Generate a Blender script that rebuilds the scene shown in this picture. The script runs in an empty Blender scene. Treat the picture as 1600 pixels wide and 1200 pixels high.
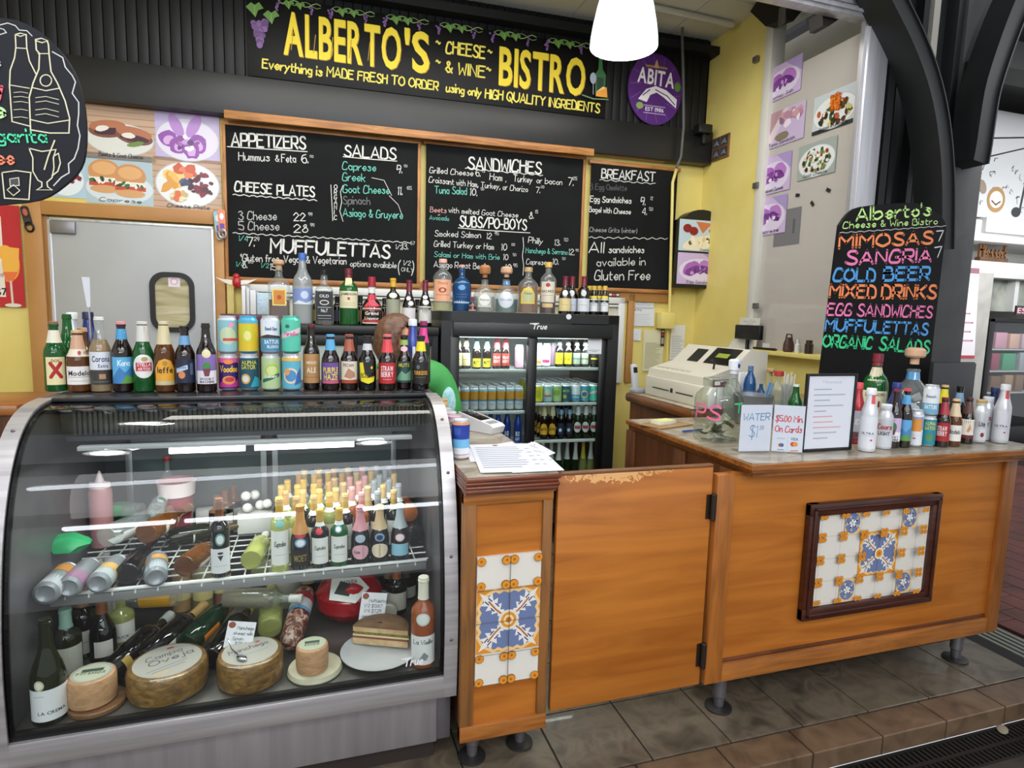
import bpy, bmesh, math, random
from math import sin, cos, pi, radians, atan2, sqrt
from mathutils import Vector, Matrix
from mathutils.geometry import tessellate_polygon
random.seed(7)
SC = bpy.context.scene
COL = SC.collection
# ---------------------------------------------------------------- camera
F_PX, EYE = 947.38, 1.5277
_R = Vector((0.9529271, -0.30197684, 0.0272015))
_U = Vector((0.00876638, 0.11711813, 0.9930793))
_F = Vector((0.30307274, 0.94609372, -0.11425229))
cam_d = bpy.data.cameras.new('camera'); cam = bpy.data.objects.new('camera', cam_d); COL.objects.link(cam)
cam_d.sensor_fit = 'HORIZONTAL'; cam_d.sensor_width = 36; cam_d.lens = F_PX / 1600 * 36
cam_d.clip_start = .05; cam_d.clip_end = 100
cam.matrix_world = Matrix(((_R.x, _U.x, -_F.x, 0), (_R.y, _U.y, -_F.y, 0), (_R.z, _U.z, -_F.z, EYE), (0, 0, 0, 1)))
SC.camera = cam
# ---------------------------------------------------------------- world, exposure, lights
SC.view_settings.view_transform = 'Standard'; SC.view_settings.look = 'None'
SC.view_settings.gamma = 1; SC.view_settings.use_curve_mapping = False
SC.view_settings.exposure = 0.35
SC.cycles.max_bounces = 10; SC.cycles.transparent_max_bounces = 40; SC.cycles.glossy_bounces = 4
SC.cycles.caustics_reflective = False; SC.cycles.caustics_refractive = False
SC.cycles.sample_clamp_indirect = 6
wd = bpy.data.worlds.new('world'); SC.world = wd; wd.use_nodes = True
wn = wd.node_tree.nodes; wl_ = wd.node_tree.links
bgn = wn['Background']; bgn.inputs[0].default_value = (.92, .95, 1, 1); bgn.inputs[1].default_value = .60
def area(name, loc, tgt, sx, sy, power, col=(1, 1, 1)):
    l = bpy.data.lights.new(name, 'AREA'); l.shape = 'RECTANGLE'; l.size = sx; l.size_y = sy; l.energy = power; l.color = col
    o = bpy.data.objects.new(name, l); COL.objects.link(o); o.location = loc
    o.rotation_euler = (Vector(tgt) - Vector(loc)).to_track_quat('-Z', 'Y').to_euler(); return o
def point(name, loc, power, col=(1, 1, 1), r=.08):
    l = bpy.data.lights.new(name, 'POINT'); l.energy = power; l.color = col; l.shadow_soft_size = r
    o = bpy.data.objects.new(name, l); COL.objects.link(o); o.location = loc; return o
area('daylight', (.8, -3.2, 4.6), (1, 2.5, 1), 7, 3.5, 170, (.97, .98, 1))
area('stall_light', (.7, 3.3, 3.45), (.7, 3.6, 0), 3.4, .5, 32, (1, .97, .90))
# ---------------------------------------------------------------- helpers: projection used to read places off the photograph
WA = radians(-2.269); WPX, WPY = 1.969, 4.449          # back wall: direction and pivot
WC, WS = cos(WA), sin(WA)
def ray(px, py): return _F + _R * ((px - 800) / F_PX) - _U * ((py - 600) / F_PX)
def at(px, py, x=None, y=None, z=None, w=None):
    d = ray(px, py)
    if x is not None: s = x / d.x
    elif y is not None: s = y / d.y
    elif z is not None: s = (z - EYE) / d.z
    else:
        n = Vector((WS, -WC, 0)); p0 = Vector((WPX, WPY, 0)) + n * w
        s = ((p0 - Vector((0, 0, EYE))).dot(n)) / d.dot(n)
    return Vector((0, 0, EYE)) + d * s
def wq(px, py, d=0.0):                                   # pixel -> (u, z) on the back wall, d in front of it
    p = at(px, py, w=d); return ((p.x - WPX) * WC + (p.y - WPY) * WS, p.z)
def wpt(u, z, d=0.0): return Vector((WPX + u * WC + d * WS, WPY + u * WS - d * WC, z))
# ---------------------------------------------------------------- materials
MATS = {}
def hx(c):
    if isinstance(c, str):
        c = c.lstrip('#'); v = [int(c[i:i + 2], 16) / 255 for i in (0, 2, 4)]
        return tuple(x / 12.92 if x <= .04045 else ((x + .055) / 1.055) ** 2.4 for x in v) + (1,)
    return tuple(c)[:3] + (1,)
def setp(b, **k):
    for n, v in k.items(): b.inputs[n].default_value = v
def newmat(key):
    m = bpy.data.materials.new(key); m.use_nodes = True; MATS[key] = m
    return m, m.node_tree.nodes, m.node_tree.links, m.node_tree.nodes['Principled BSDF']
def paint(c, rough=.5, metal=0., coat=0., spec=.5):
    key = 'paint_%s_%.2f_%.1f_%.1f_%.1f' % (c, rough, metal, coat, spec)
    if key in MATS: return MATS[key]
    m, n, l, b = newmat(key); b.inputs['Base Color'].default_value = hx(c)
    setp(b, Roughness=rough, Metallic=metal); b.inputs['Coat Weight'].default_value = coat
    b.inputs['Specular IOR Level'].default_value = spec
    m.diffuse_color = hx(c); return m
def emit(c, s, key=None):
    key = key or 'emit_%s_%.2f' % (c, s)
    if key in MATS: return MATS[key]
    m, n, l, b = newmat(key); setp(b, Roughness=.4); b.inputs['Base Color'].default_value = (.8, .8, .8, 1)
    b.inputs['Emission Color'].default_value = hx(c); b.inputs['Emission Strength'].default_value = s
    return m
def thin_glass(tint='#ffffff', key=None, ior=1.45, rough=0.0, diff=0.0, dcol='#ffffff'):
    key = key or 'glass_%s_%.2f_%.2f' % (tint, ior, diff)
    if key in MATS: return MATS[key]
    m, n, l, b = newmat(key); n.remove(b); out = n['Material Output']
    t = n.new('ShaderNodeBsdfTransparent'); t.inputs[0].default_value = hx(tint)
    g = n.new('ShaderNodeBsdfGlossy'); g.inputs['Roughness'].default_value = rough; g.inputs[0].default_value = (1, 1, 1, 1)
    fr = n.new('ShaderNodeFresnel'); ge = n.new('ShaderNodeNewGeometry'); mt = n.new('ShaderNodeMath'); mt.operation = 'MULTIPLY_ADD'   # same Fresnel from both sides of a thin sheet
    l.new(ge.outputs['Backfacing'], mt.inputs[0]); mt.inputs[1].default_value = 1 / ior - ior; mt.inputs[2].default_value = ior; l.new(mt.outputs[0], fr.inputs[0])
    mx = n.new('ShaderNodeMixShader'); l.new(fr.outputs[0], mx.inputs[0])
    if diff:
        d = n.new('ShaderNodeBsdfDiffuse'); d.inputs[0].default_value = hx(dcol)
        m2 = n.new('ShaderNodeMixShader'); m2.inputs[0].default_value = diff
        l.new(t.outputs[0], m2.inputs[1]); l.new(d.outputs[0], m2.inputs[2]); l.new(m2.outputs[0], mx.inputs[1])
    else: l.new(t.outputs[0], mx.inputs[1])
    l.new(g.outputs[0], mx.inputs[2]); l.new(mx.outputs[0], out.inputs[0]); return m
def wood(key, c1, c2, axis='x', scale=1., rough=.38, coat=.15, grain=1., knots=0.):
    if key in MATS: return MATS[key]
    m, n, l, b = newmat(key)
    tc = n.new('ShaderNodeTexCoord'); mp = n.new('ShaderNodeMapping')
    s = {'x': (1.2, 14, 14), 'y': (14, 1.2, 14), 'z': (14, 14, 1.2)}[axis]
    mp.inputs['Scale'].default_value = [v * scale for v in s]
    l.new(tc.outputs['Object'], mp.inputs[0])
    nz = n.new('ShaderNodeTexNoise'); nz.inputs['Scale'].default_value = 2.2; nz.inputs['Detail'].default_value = 7; nz.inputs['Distortion'].default_value = 1.3 * grain
    l.new(mp.outputs[0], nz.inputs['Vector'])
    big = n.new('ShaderNodeTexNoise'); big.inputs['Scale'].default_value = 2.4 * scale; big.inputs['Detail'].default_value = 3
    l.new(tc.outputs['Object'], big.inputs['Vector'])
    ad = n.new('ShaderNodeMath'); ad.operation = 'MULTIPLY_ADD'; ad.inputs[1].default_value = .45
    l.new(big.outputs[0], ad.inputs[0]); ml = n.new('ShaderNodeMath'); ml.operation = 'MULTIPLY'; ml.inputs[1].default_value = .6
    l.new(nz.outputs[0], ml.inputs[0]); l.new(ml.outputs[0], ad.inputs[2])
    cr = n.new('ShaderNodeValToRGB'); cr.color_ramp.elements[0].position = .40; cr.color_ramp.elements[1].position = .62
    cr.color_ramp.elements[0].color = hx(c2); cr.color_ramp.elements[1].color = hx(c1)
    l.new(ad.outputs[0], cr.inputs[0]); l.new(cr.outputs[0], b.inputs['Base Color'])
    setp(b, Roughness=rough); b.inputs['Coat Weight'].default_value = coat; b.inputs['Coat Roughness'].default_value = .25
    return m
def mottled(key, cols, scale=4., rough=.5, metal=0., dist=1., detail=6, stretch=None, bump=0., bscale=40., coat=0.):
    """cols: list of (position, colour)"""
    if key in MATS: return MATS[key]
    m, n, l, b = newmat(key); tc = n.new('ShaderNodeTexCoord'); mp = n.new('ShaderNodeMapping')
    if stretch: mp.inputs['Scale'].default_value = stretch
    l.new(tc.outputs['Object'], mp.inputs[0])
    nz = n.new('ShaderNodeTexNoise'); nz.inputs['Scale'].default_value = scale; nz.inputs['Detail'].default_value = detail; nz.inputs['Distortion'].default_value = dist
    l.new(mp.outputs[0], nz.inputs['Vector'])
    cr = n.new('ShaderNodeValToRGB'); e = cr.color_ramp.elements
    while len(e) < len(cols): e.new(.5)
    for i, (p, c) in enumerate(cols): e[i].position = p; e[i].color = hx(c)
    l.new(nz.outputs[0], cr.inputs[0]); l.new(cr.outputs[0], b.inputs['Base Color'])
    setp(b, Roughness=rough, Metallic=metal); b.inputs['Coat Weight'].default_value = coat
    if bump:
        n2 = n.new('ShaderNodeTexNoise'); n2.inputs['Scale'].default_value = bscale; l.new(tc.outputs['Object'], n2.inputs['Vector'])
        bp = n.new('ShaderNodeBump'); bp.inputs['Strength'].default_value = bump; bp.inputs['Distance'].default_value = .004
        l.new(n2.outputs[0], bp.inputs['Height']); l.new(bp.outputs[0], b.inputs['Normal'])
    return m
BLACK = paint('#0c0c0d', .45); WHITE = paint('#e8e8e6', .5)
STEEL = mottled('brushed_steel', [(.3, '#a9a5a6'), (.7, '#cdc9c9')], 3, .36, .6, 0, 5, (.6, 14, 14))
STEELD = mottled('dull_steel', [(.3, '#77757a'), (.7, '#8c8a8e')], 5, .42, .75, 0, 4)
CHROME = paint('#c8c8cc', .15, 1.)
YELLOW = mottled('yellow_wall_paint', [(.3, '#e0cd74'), (.7, '#eadb88')], 2.5, .55, 0, .3)
DKWALL = paint('#17181a', .5, 0, 0, .3)
# ---------------------------------------------------------------- objects
def tag(o, label=None, cat=None, group=None, kind=None):
    if label: o['label'] = label
    if cat: o['category'] = cat
    if group: o['group'] = group
    if kind: o['kind'] = kind
    return o
def thing(name, label, cat, loc=(0, 0, 0), rz=0., group=None):
    o = bpy.data.objects.new(name, None); o.empty_display_size = .05; COL.objects.link(o)
    o.location = loc; o.rotation_euler = (0, 0, rz); return tag(o, label, cat, group)
REG = {}                                                   # standing round things: name -> radius
def copy_tree(src, loc, rz=0., label=None, group=None, parent=None):
    def rec(o, p):
        c = o.copy(); COL.objects.link(c)
        if p is not None: c.parent = p
        for ch in o.children: rec(ch, c)
        return c
    c = rec(src, parent); c.location = loc; c.rotation_euler = (0, 0, rz)
    if label: c['label'] = label
    if group: c['group'] = group
    if src.name in REG: REG[c.name] = REG[src.name]
    return c
def settle(group, fixed=(), xr=None, yr=None, n=150):
    """ease apart standing things of a group that touch, mostly by moving the farther one back"""
    T = [[o, o.location.x, o.location.y, REG[o.name]] for o in SC.objects if o.parent is None and o.name in REG and o.get('group') in group]
    F = [[None, x, y, r] for x, y, r in fixed]
    for it in range(n):
        hit = False
        for i in range(len(T)):
            for b in T[:i] + F:
                a = T[i]
                if b[0] is not None and abs(a[0].location.z - b[0].location.z) > .05: continue
                dx, dy = a[1] - b[1], a[2] - b[2]; d = sqrt(dx * dx + dy * dy) or 1e-6; ov = a[3] + b[3] + .0015 - d
                if ov <= 0: continue
                hit = True; mv = a if b[0] is None or (a[1] ** 2 + a[2] ** 2) >= (b[1] ** 2 + b[2] ** 2) else b; sg = 1 if mv is a else -1
                L = sqrt(mv[1] ** 2 + mv[2] ** 2); k = ov * .6 + .0003
                mv[1] += k * (mv[1] / L * .5 + sg * dx / d * .7); mv[2] += k * (mv[2] / L * .5 + sg * dy / d * .7)
        for a in T:
            if xr: a[1] = min(max(a[1], xr[0] + a[3]), xr[1] - a[3])
            if yr: a[2] = min(max(a[2], yr[0] + a[3]), yr[1] - a[3])
        if not hit: break
    for o, x, y, r in T: o.location.x, o.location.y = x, y
class MB:
    def __init__(s): s.v = []; s.f = []; s.mi = []; s.cur = 0
    def m(s, i): s.cur = i; return s
    def add(s, vs, fs):
        o = len(s.v); s.v += [tuple(v) for v in vs]
        for f in fs: s.f.append([o + i for i in f]); s.mi.append(s.cur)
        return s
    def box(s, x0, x1, y0, y1, z0, z1, bv=0.):
        if bv <= 0:
            return s.add([(x, y, z) for z in (z0, z1) for y in (y0, y1) for x in (x0, x1)],
                         [(0, 2, 3, 1), (4, 5, 7, 6), (0, 1, 5, 4), (2, 6, 7, 3), (0, 4, 6, 2), (1, 3, 7, 5)])
        b = bmesh.new(); bmesh.ops.create_cube(b, size=1)
        for v in b.verts: v.co = Vector(((x0 + x1) / 2 + v.co.x * (x1 - x0), (y0 + y1) / 2 + v.co.y * (y1 - y0), (z0 + z1) / 2 + v.co.z * (z1 - z0)))
        bmesh.ops.bevel(b, geom=b.edges[:], offset=min(bv, .49 * min(x1 - x0, y1 - y0, z1 - z0)), segments=2, profile=.5, affect='EDGES')
        s.add([v.co for v in b.verts], [[v.index for v in f.verts] for f in b.faces]); b.free(); return s
    def prism(s, pts, axis, a, b):
        """polygon pts (2D) swept along axis from a to b; axis 'x': pts=(y,z); 'y': (x,z); 'z': (x,y)"""
        def P(p, t): return {'x': (t, p[0], p[1]), 'y': (p[0], t, p[1]), 'z': (p[0], p[1], t)}[axis]
        n = len(pts); vs = [P(p, a) for p in pts] + [P(p, b) for p in pts]
        fs = [(i, (i + 1) % n, n + (i + 1) % n, n + i) for i in range(n)]
        tri = tessellate_polygon([[Vector((p[0], p[1], 0)) for p in pts]])
        fs += [tuple(t) for t in tri] + [tuple(n + i for i in reversed(t)) for t in tri]
        return s.add(vs, fs)
    def lathe(s, prof, n=24, asp=1., caps=True, cx=0., cy=0.):
        vs = []; fs = []
        for e in prof:
            z, r = e[0], e[1]; p = e[2] if len(e) > 2 else 2
            for k in range(n):
                t = 2 * pi * (k + .5) / n; c, q = cos(t), sin(t)
                fac = 1. if p == 2 else 1 / (abs(c) ** p + abs(q) ** p) ** (1 / p)
                vs.append((cx + r * fac * c, cy + r * fac * q * asp, z))
        m = len(prof)
        for i in range(m - 1):
            for k in range(n):
                a, b = i * n + k, i * n + (k + 1) % n
                fs.append((a, b, b + n, a + n))
        if caps: fs.append(tuple(reversed(range(n)))); fs.append(tuple((m - 1) * n + k for k in range(n)))
        return s.add(vs, fs)
    def tube(s, pts, r, n=8, caps=True, closed=False):
        pts = [Vector(p) for p in pts]; rs = r if isinstance(r, (list, tuple)) else [r] * len(pts)
        vs = []; fs = []; prev = None; m = len(pts)
        for i, p in enumerate(pts):
            if closed: t = pts[(i + 1) % m] - pts[i - 1]
            else: t = pts[min(i + 1, m - 1)] - pts[max(i - 1, 0)]
            t.normalize()
            if prev is None:
                a = Vector((0, 0, 1)) if abs(t.z) < .9 else Vector((1, 0, 0)); u = t.cross(a).normalized()
            else: u = (prev - t * prev.dot(t)).normalized()
            prev = u; v = t.cross(u)
            for k in range(n):
                q = 2 * pi * k / n; vs.append(p + (u * cos(q) + v * sin(q)) * rs[i])
        for i in range(m if closed else m - 1):
            for k in range(n):
                a, b = i * n + k, i * n + (k + 1) % n; j = ((i + 1) % m) * n
                fs.append((a, b, j + (k + 1) % n, j + k))
        if caps and not closed: fs.append(tuple(reversed(range(n)))); fs.append(tuple((m - 1) * n + k for k in range(n)))
        return s.add(vs, fs)
    def ball(s, c, rx, ry=None, rz=None, n=14, m=9):
        ry = ry or rx; rz = rz or rx; vs = [(c[0], c[1], c[2] - rz)]; fs = []
        for i in range(1, m):
            t = -pi / 2 + pi * i / m
            for k in range(n): vs.append((c[0] + rx * cos(t) * cos(2 * pi * k / n), c[1] + ry * cos(t) * sin(2 * pi * k / n), c[2] + rz * sin(t)))
        vs.append((c[0], c[1], c[2] + rz)); L = len(vs) - 1
        for k in range(n):
            fs.append((0, 1 + (k + 1) % n, 1 + k)); fs.append((L, L - n + k, L - n + (k + 1) % n))
            for i in range(m - 2):
                a = 1 + i * n; fs.append((a + k, a + (k + 1) % n, a + n + (k + 1) % n, a + n + k))
        return s.add(vs, fs)
    def xf(s, M, start=0):
        for i in range(start, len(s.v)): s.v[i] = tuple(M @ Vector(s.v[i]))
        return s
    def build(s, name, mats, parent=None, smooth=True, loc=None, rz=None, ang=28):
        me = bpy.data.meshes.new(name); me.from_pydata(s.v, [], s.f)
        for m in (mats if isinstance(mats, (list, tuple)) else [mats]): me.materials.append(m)
        if any(s.mi): me.polygons.foreach_set('material_index', s.mi)
        if smooth:
            me.polygons.foreach_set('use_smooth', [True] * len(s.f)); me.set_sharp_from_angle(angle=radians(ang))
        me.update(); o = bpy.data.objects.new(name, me); COL.objects.link(o)
        if parent is not None: o.parent = parent
        if loc is not None: o.location = loc
        if rz is not None: o.rotation_euler = (0, 0, rz)
        return o
# ---------------------------------------------------------------- lettering
GL = {'A': "023962 1454", 'B': "0902 ~093948473606 ~063655534202", 'C': "~58492918050312224253", 'D': "0902 ~09294856534222 2202", 'E': "59090252 0646",
 'F': "5909 0902 0646", 'G': "~5849291805031222425355 3555", 'H': "0902 5952 0656", 'I': "1912", 'J': "~595443221203", 'K': "0902 5905 1652",
 'L': "090252", 'M': "0209356962", 'N': "02095259", 'O': "~3918060413325364665839", 'P': "0902 ~094958564505", 'Q': "~3918060413325364665839 3561",
 'R': "0902 ~094958564505 2552", 'S': "~584929181726455453422203", 'T': "0969 3932", 'U': "~09041332536569", 'V': "093269", 'W': "0912365269",
 'X': "0962 6902", 'Y': "0936 693632", 'Z': "09590252",
 'a': "~45261604132243 4642", 'b': "0902 ~05264654432203", 'c': "~45261604132243", 'd': "~45261604132243 4942", 'e': "0444 ~444536261504132243",
 'f': "~48392822 1646", 'g': "~45261604132243 ~46413010", 'h': "0902 ~0526364442", 'i': "0602 0809", 'j': "~26211000 2829", 'k': "0902 4604 1542", 'l': "0902",
 'm': "0602 ~05162522 ~25364542", 'n': "0602 ~0526364442", 'o': "~2615041322434526", 'p': "0600 ~05264644432203", 'q': "~45261604132243 4640", 'r': "0602 ~042636",
 's': "~4536162534432203", 't': "~18132232 0636", 'u': "~0603122244 4642", 'v': "062246", 'w': "0612253246", 'x': "0642 4602", 'y': "0623 4600", 'z': "06460242",
 '0': "~291805132243554829", '1': "182922", '2': "~0718293948574602 0252", '3': "~0829484726 ~264554422203", '4': "390454 4942", '5': "590906 ~063655534203",
 '6': "~49180604132242535446261504", '7': "095922", '8': "~392827465442221314364839", '9': "~564615171929495856 5642", '&': "~5226182938260413224355", "'": "1917", '.': "0203",
 ',': "1301", '-': "0535", '/': "0259", '(': "~19070411", ')': "~09171401", '$': "~584929181726455453422203 3930", '!': "0905 0203", '~': "~0516253445", ':': "0203 0506",
 '*': "1916 0817 0718", '#': "2312 4922", '+': "2523 1434"}
GL = {k: [('~' in t, [(int(t.replace('~', '')[i]), int(t.replace('~', '')[i + 1])) for i in range(0, len(t.replace('~', '')) - 1, 2)]) for t in v.split(' ') if t] for k, v in GL.items()}
def crom(p, n=4):
    if len(p) < 3: return p
    cl = p[0] == p[-1]; out = []
    for i in range(len(p) - 1):
        a = p[i - 1] if i else (p[-2] if cl else p[0]); b, c = p[i], p[i + 1]; d = p[i + 2] if i + 2 < len(p) else (p[1] if cl else p[-1])
        for k in range(n):
            t = k / n; t2, t3 = t * t, t ** 3
            out.append(tuple(.5 * (2 * b[j] + (c[j] - a[j]) * t + (2 * a[j] - 5 * b[j] + 4 * c[j] - d[j]) * t2 + (3 * b[j] - a[j] - 3 * c[j] + d[j]) * t3) for j in (0, 1)))
    out.append(p[-1]); return out
def strokes(s, h, sx=1., slant=0., jit=0.):
    """single-stroke handwriting: polylines with cap height h, baseline at 0; returns (lines, width)"""
    k = h / 7; x = 0; out = []
    for ch in s:
        if ch == ' ': x += 3.4; continue
        g = GL.get(ch)
        if g is None: x += 3; continue
        mx = max(p[0] for _, q in g for p in q); mn = min(p[0] for _, q in g for p in q)
        dy = random.uniform(-jit, jit) * 7; ds = 1 + random.uniform(-jit, jit)
        for sm, q in g:
            q = [((p[0] - mn) * ds + random.uniform(-jit, jit) * 2, (p[1] - 2) * ds + dy + random.uniform(-jit, jit) * 2) for p in q]
            q = crom(q) if sm else q
            out.append([((x + p[0] + p[1] * slant) * k * sx, p[1] * k) for p in q])
        x += (mx - mn) * ds + 1.55
    return out, (x - 1.55) * k * sx
BF = {}
def load_bfont():
    chars = 'ABCDEFGHIJKLMNOPQRSTUVWXYZabcdefghijklmnopqrstuvwxyz0123456789&\'.-!$%:/'
    tmp = []
    for ch in chars:
        cu = bpy.data.curves.new('glyph', 'FONT'); cu.body = ch; cu.offset = .022; cu.resolution_u = 3
        o = bpy.data.objects.new('glyph', cu); COL.objects.link(o); tmp.append((ch, o, cu))
    dg = bpy.context.evaluated_depsgraph_get(); dg.update()
    for ch, o, cu in tmp:
        me = bpy.data.meshes.new_from_object(o.evaluated_get(dg))
        BF[ch] = ([(v.co.x, v.co.y) for v in me.vertices], [tuple(p.vertices) for p in me.polygons])
        bpy.data.meshes.remove(me)
    for ch, o, cu in tmp: bpy.data.objects.remove(o); bpy.data.curves.remove(cu)
load_bfont()
_cap = max(v[1] for v in BF['H'][0])
class Cv:
    """a painted surface: flat 2D shapes laid over each other, each a hair above the last"""
    def __init__(s): s.ops = []
    def raw(s, vs, fs, c): s.ops.append((vs, fs, c)); return s
    def poly(s, pts, c):
        t = tessellate_polygon([[Vector((p[0], p[1], 0)) for p in pts]]); return s.raw(list(pts), [tuple(i) for i in t], c)
    def rect(s, x0, y0, x1, y1, c): return s.raw([(x0, y0), (x1, y0), (x1, y1), (x0, y1)], [(0, 1, 2, 3)], c)
    def ell(s, cx, cy, rx, ry, c, n=22, rot=0., wob=0., a0=0., a1=2 * pi):
        p = []
        for k in range(n):
            t = a0 + (a1 - a0) * k / (n if a1 - a0 > 6.28 else n - 1); f = 1 + random.uniform(-wob, wob)
            x, y = rx * f * cos(t), ry * f * sin(t); p.append((cx + x * cos(rot) - y * sin(rot), cy + x * sin(rot) + y * cos(rot)))
        return s.poly(p, c)
    def lines(s, ls, w, c):
        vs = []; fs = []
        for q in ls:
            if len(q) < 2: continue
            o = len(vs); m = len(q)
            for i in range(m):
                a = Vector(q[max(i - 1, 0)]); b = Vector(q[min(i + 1, m - 1)]); p = Vector(q[i])
                if 0 < i < m - 1:
                    d1 = (p - a).normalized() if (p - a).length else Vector((1, 0)); d2 = (b - p).normalized() if (b - p).length else d1
                    t = d1 + d2; t = t.normalized() if t.length > .3 else d1
                    k = min(1.6, 1 / max(.55, t.dot(d1)))
                else: t = (b - a); t = t.normalized() if t.length else Vector((1, 0)); k = 1
                nrm = Vector((-t.y, t.x)) * (w / 2 * k)
                e = t * (w * .4) if i == m - 1 else (t * (-w * .4) if i == 0 else Vector((0, 0)))
                if w > .0042: e = Vector((0, 0))
                vs += [tuple(p + nrm + e), tuple(p - nrm + e)]
            fs += [(o + 2 * i, o + 2 * i + 1, o + 2 * i + 3, o + 2 * i + 2) for i in range(m - 1)]
        if w > .0042:
            for q in ls:
                for i, p in enumerate(q):
                    if 0 < i < len(q) - 1:
                        d1 = Vector(p) - Vector(q[i - 1]); d2 = Vector(q[i + 1]) - Vector(p)
                        if d1.length < 1e-7 or d2.length < 1e-7 or d1.angle(d2) < .6: continue
                    o = len(vs); vs += [(p[0] + w * .5 * cos(pi / 4 * k), p[1] + w * .5 * sin(pi / 4 * k)) for k in range(8)]; fs.append(tuple(range(o, o + 8)))
        return s.raw(vs, fs, c)
    def line(s, pts, w, c): return s.lines([pts], w, c)
    def hand(s, t, x, y, h, c, w=None, width=None, al='l', slant=.06, jit=.03, sx=.82, ang=0.):
        ls, W = strokes(t, h, sx, slant, jit); k = 1.
        if width: k = width / max(W, 1e-6); W = width
        o = {'l': 0, 'c': -W / 2, 'r': -W}[al]; ca, sa = cos(ang), sin(ang)
        ls = [[(x + (p[0] * k + o) * ca - p[1] * sa, y + (p[0] * k + o) * sa + p[1] * ca) for p in q] for q in ls]
        return s.lines(ls, w or h * .13, c)
    def block(s, t, x, y, h, c, width=None, al='l', ang=0., slant=0., sx=1.):
        k = h / _cap; X = 0; vs = []; fs = []
        for ch in t:
            if ch == ' ': X += .3; continue
            if ch not in BF: continue
            v, f = BF[ch]; mn = min(p[0] for p in v); mx = max(p[0] for p in v); o = len(vs)
            vs += [(X + p[0] - mn + p[1] * slant, p[1]) for p in v]; fs += [tuple(o + i for i in g) for g in f]; X += mx - mn + .07
        W = (X - .07) * k * sx; q = sx
        if width: q = sx * width / max(W, 1e-6); W = width
        o = {'l': 0, 'c': -W / 2, 'r': -W}[al]; ca, sa = cos(ang), sin(ang); out = []
        for p in vs:
            a, b = p[0] * k * q + o, p[1] * k; out.append((x + a * ca - b * sa, y + a * sa + b * ca))
        return s.raw(out, fs, c)
    def build(s, name, parent=None, fmap=None, strip=0., lift=.0002, step=.00009, rough=.55, loc=None, rz=None):
        """fmap(u, v, d) -> point; default: plane x=u, z=v, facing -y"""
        fmap = fmap or (lambda u, v, d: (u, -d, v)); mats = []; b = MB()
        for i, (vs, fs, c) in enumerate(s.ops):
            m = paint(c, rough) if isinstance(c, str) else c
            if m not in mats: mats.append(m)
            b.cur = mats.index(m); d = lift + step * i
            if strip:
                for f in fs:
                    q = [vs[j] for j in f]; k0 = math.floor(min(p[0] for p in q) / strip + 1e-6); k1 = math.ceil(max(p[0] for p in q) / strip - 1e-6)
                    for k in range(k0, max(k1, k0 + 1)):
                        r = q
                        for lim, sg in ((k * strip, 1), ((k + 1) * strip, -1)):
                            o = []
                            for j in range(len(r)):
                                A, B = r[j - 1], r[j]; da, db = (A[0] - lim) * sg, (B[0] - lim) * sg
                                if (da < 0) != (db < 0): t = da / (da - db); o.append((A[0] + (B[0] - A[0]) * t, A[1] + (B[1] - A[1]) * t))
                                if db >= 0: o.append(B)
                            r = o
                            if len(r) < 3: break
                        if len(r) >= 3: b.add([fmap(p[0], p[1], d) for p in r], [tuple(range(len(r)))])
            else: b.add([fmap(p[0], p[1], d) for p in vs], fs)
        return b.build(name, mats, parent, smooth=False, loc=loc, rz=rz)
def wavy(x0, x1, y, amp=.004, n=24, dy=0.): return [(x0 + (x1 - x0) * i / n, y + dy * i / n + amp * sin(i * 1.9) + random.uniform(-amp, amp) * .3) for i in range(n + 1)]
def grain_photo(c, x0, y0, x1, y1, base, dark, n=9):
    c.rect(x0, y0, x1, y1, base)
    for i in range(n):
        y = y0 + (y1 - y0) * (i + .5) / n; c.line([(x0, y), (x0 + (x1 - x0) * .5, y + random.uniform(-.01, .01) * (y1 - y0)), (x1, y + random.uniform(-.02, .02) * (y1 - y0))], (y1 - y0) * random.uniform(.006, .02), dark)
# ================================================================= the setting
def wbox(mb, px0, py0, px1, py1, d0, d1, bv=0.):           # a box on the back wall between two photo corners, depths d0..d1 in front of it
    u0, z1 = wq(px0, py0, d1); u1, z0 = wq(px1, py1, d1)
    return mb.box(u0, u1, -d1, -d0, z0, z1, bv)
def on_wall(o): o.location = (WPX, WPY, 0); o.rotation_euler = (0, 0, WA); return o
def struct(name, mb, mats, **k): return tag(mb.build(name, mats, **k), kind='structure')
CEIL = 3.72
on_wall(struct('wall_back', MB().box(-6, 1.2, 0, .12, -.02, CEIL), YELLOW))
# beadboard above the beam: boards with open grooves between
zb = wq(925, 190, .02)[1]; zc = wq(1100, 262)[1]; zt2 = wq(1100, 82)[1]
m = MB(); u = -5.2
while u < 1.0:
    m.box(u, u + .058, -.03, 0, zb - .05, CEIL, .003); u += .062
m.m(1).box(-5.2, 1.02, -.012, 0, zb - .05, CEIL)
on_wall(struct('trim_1', m, [DKWALL, paint('#040404', .7, 0, 0, .2)]))
m = MB().box(-5.2, 1.03, -.11, 0, zc, zb, .004)
on_wall(struct('trim_2', m, mottled('black_beam_paint', [(.3, '#151617'), (.7, '#1e1f20')], 2, .42, 0, .4)))
m = MB().box(-5.2, 1.03, -.13, 0, zt2, CEIL - .14, .004)
on_wall(struct('trim_3', m, DKWALL))
struct('wall_left', MB().box(-2.6, -2.48, 2.3, 4.8, -.02, CEIL), YELLOW)
RX = 3.0                                                   # right-hand wall plane
yw0 = at(1188, 200, x=RX).y; ywc = wpt(1.05, 0).y
struct('wall_right', MB().box(RX, RX + .14, yw0, 4.55, -.02, CEIL), YELLOW)
sz = at(1141, 541, x=RX).z
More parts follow.
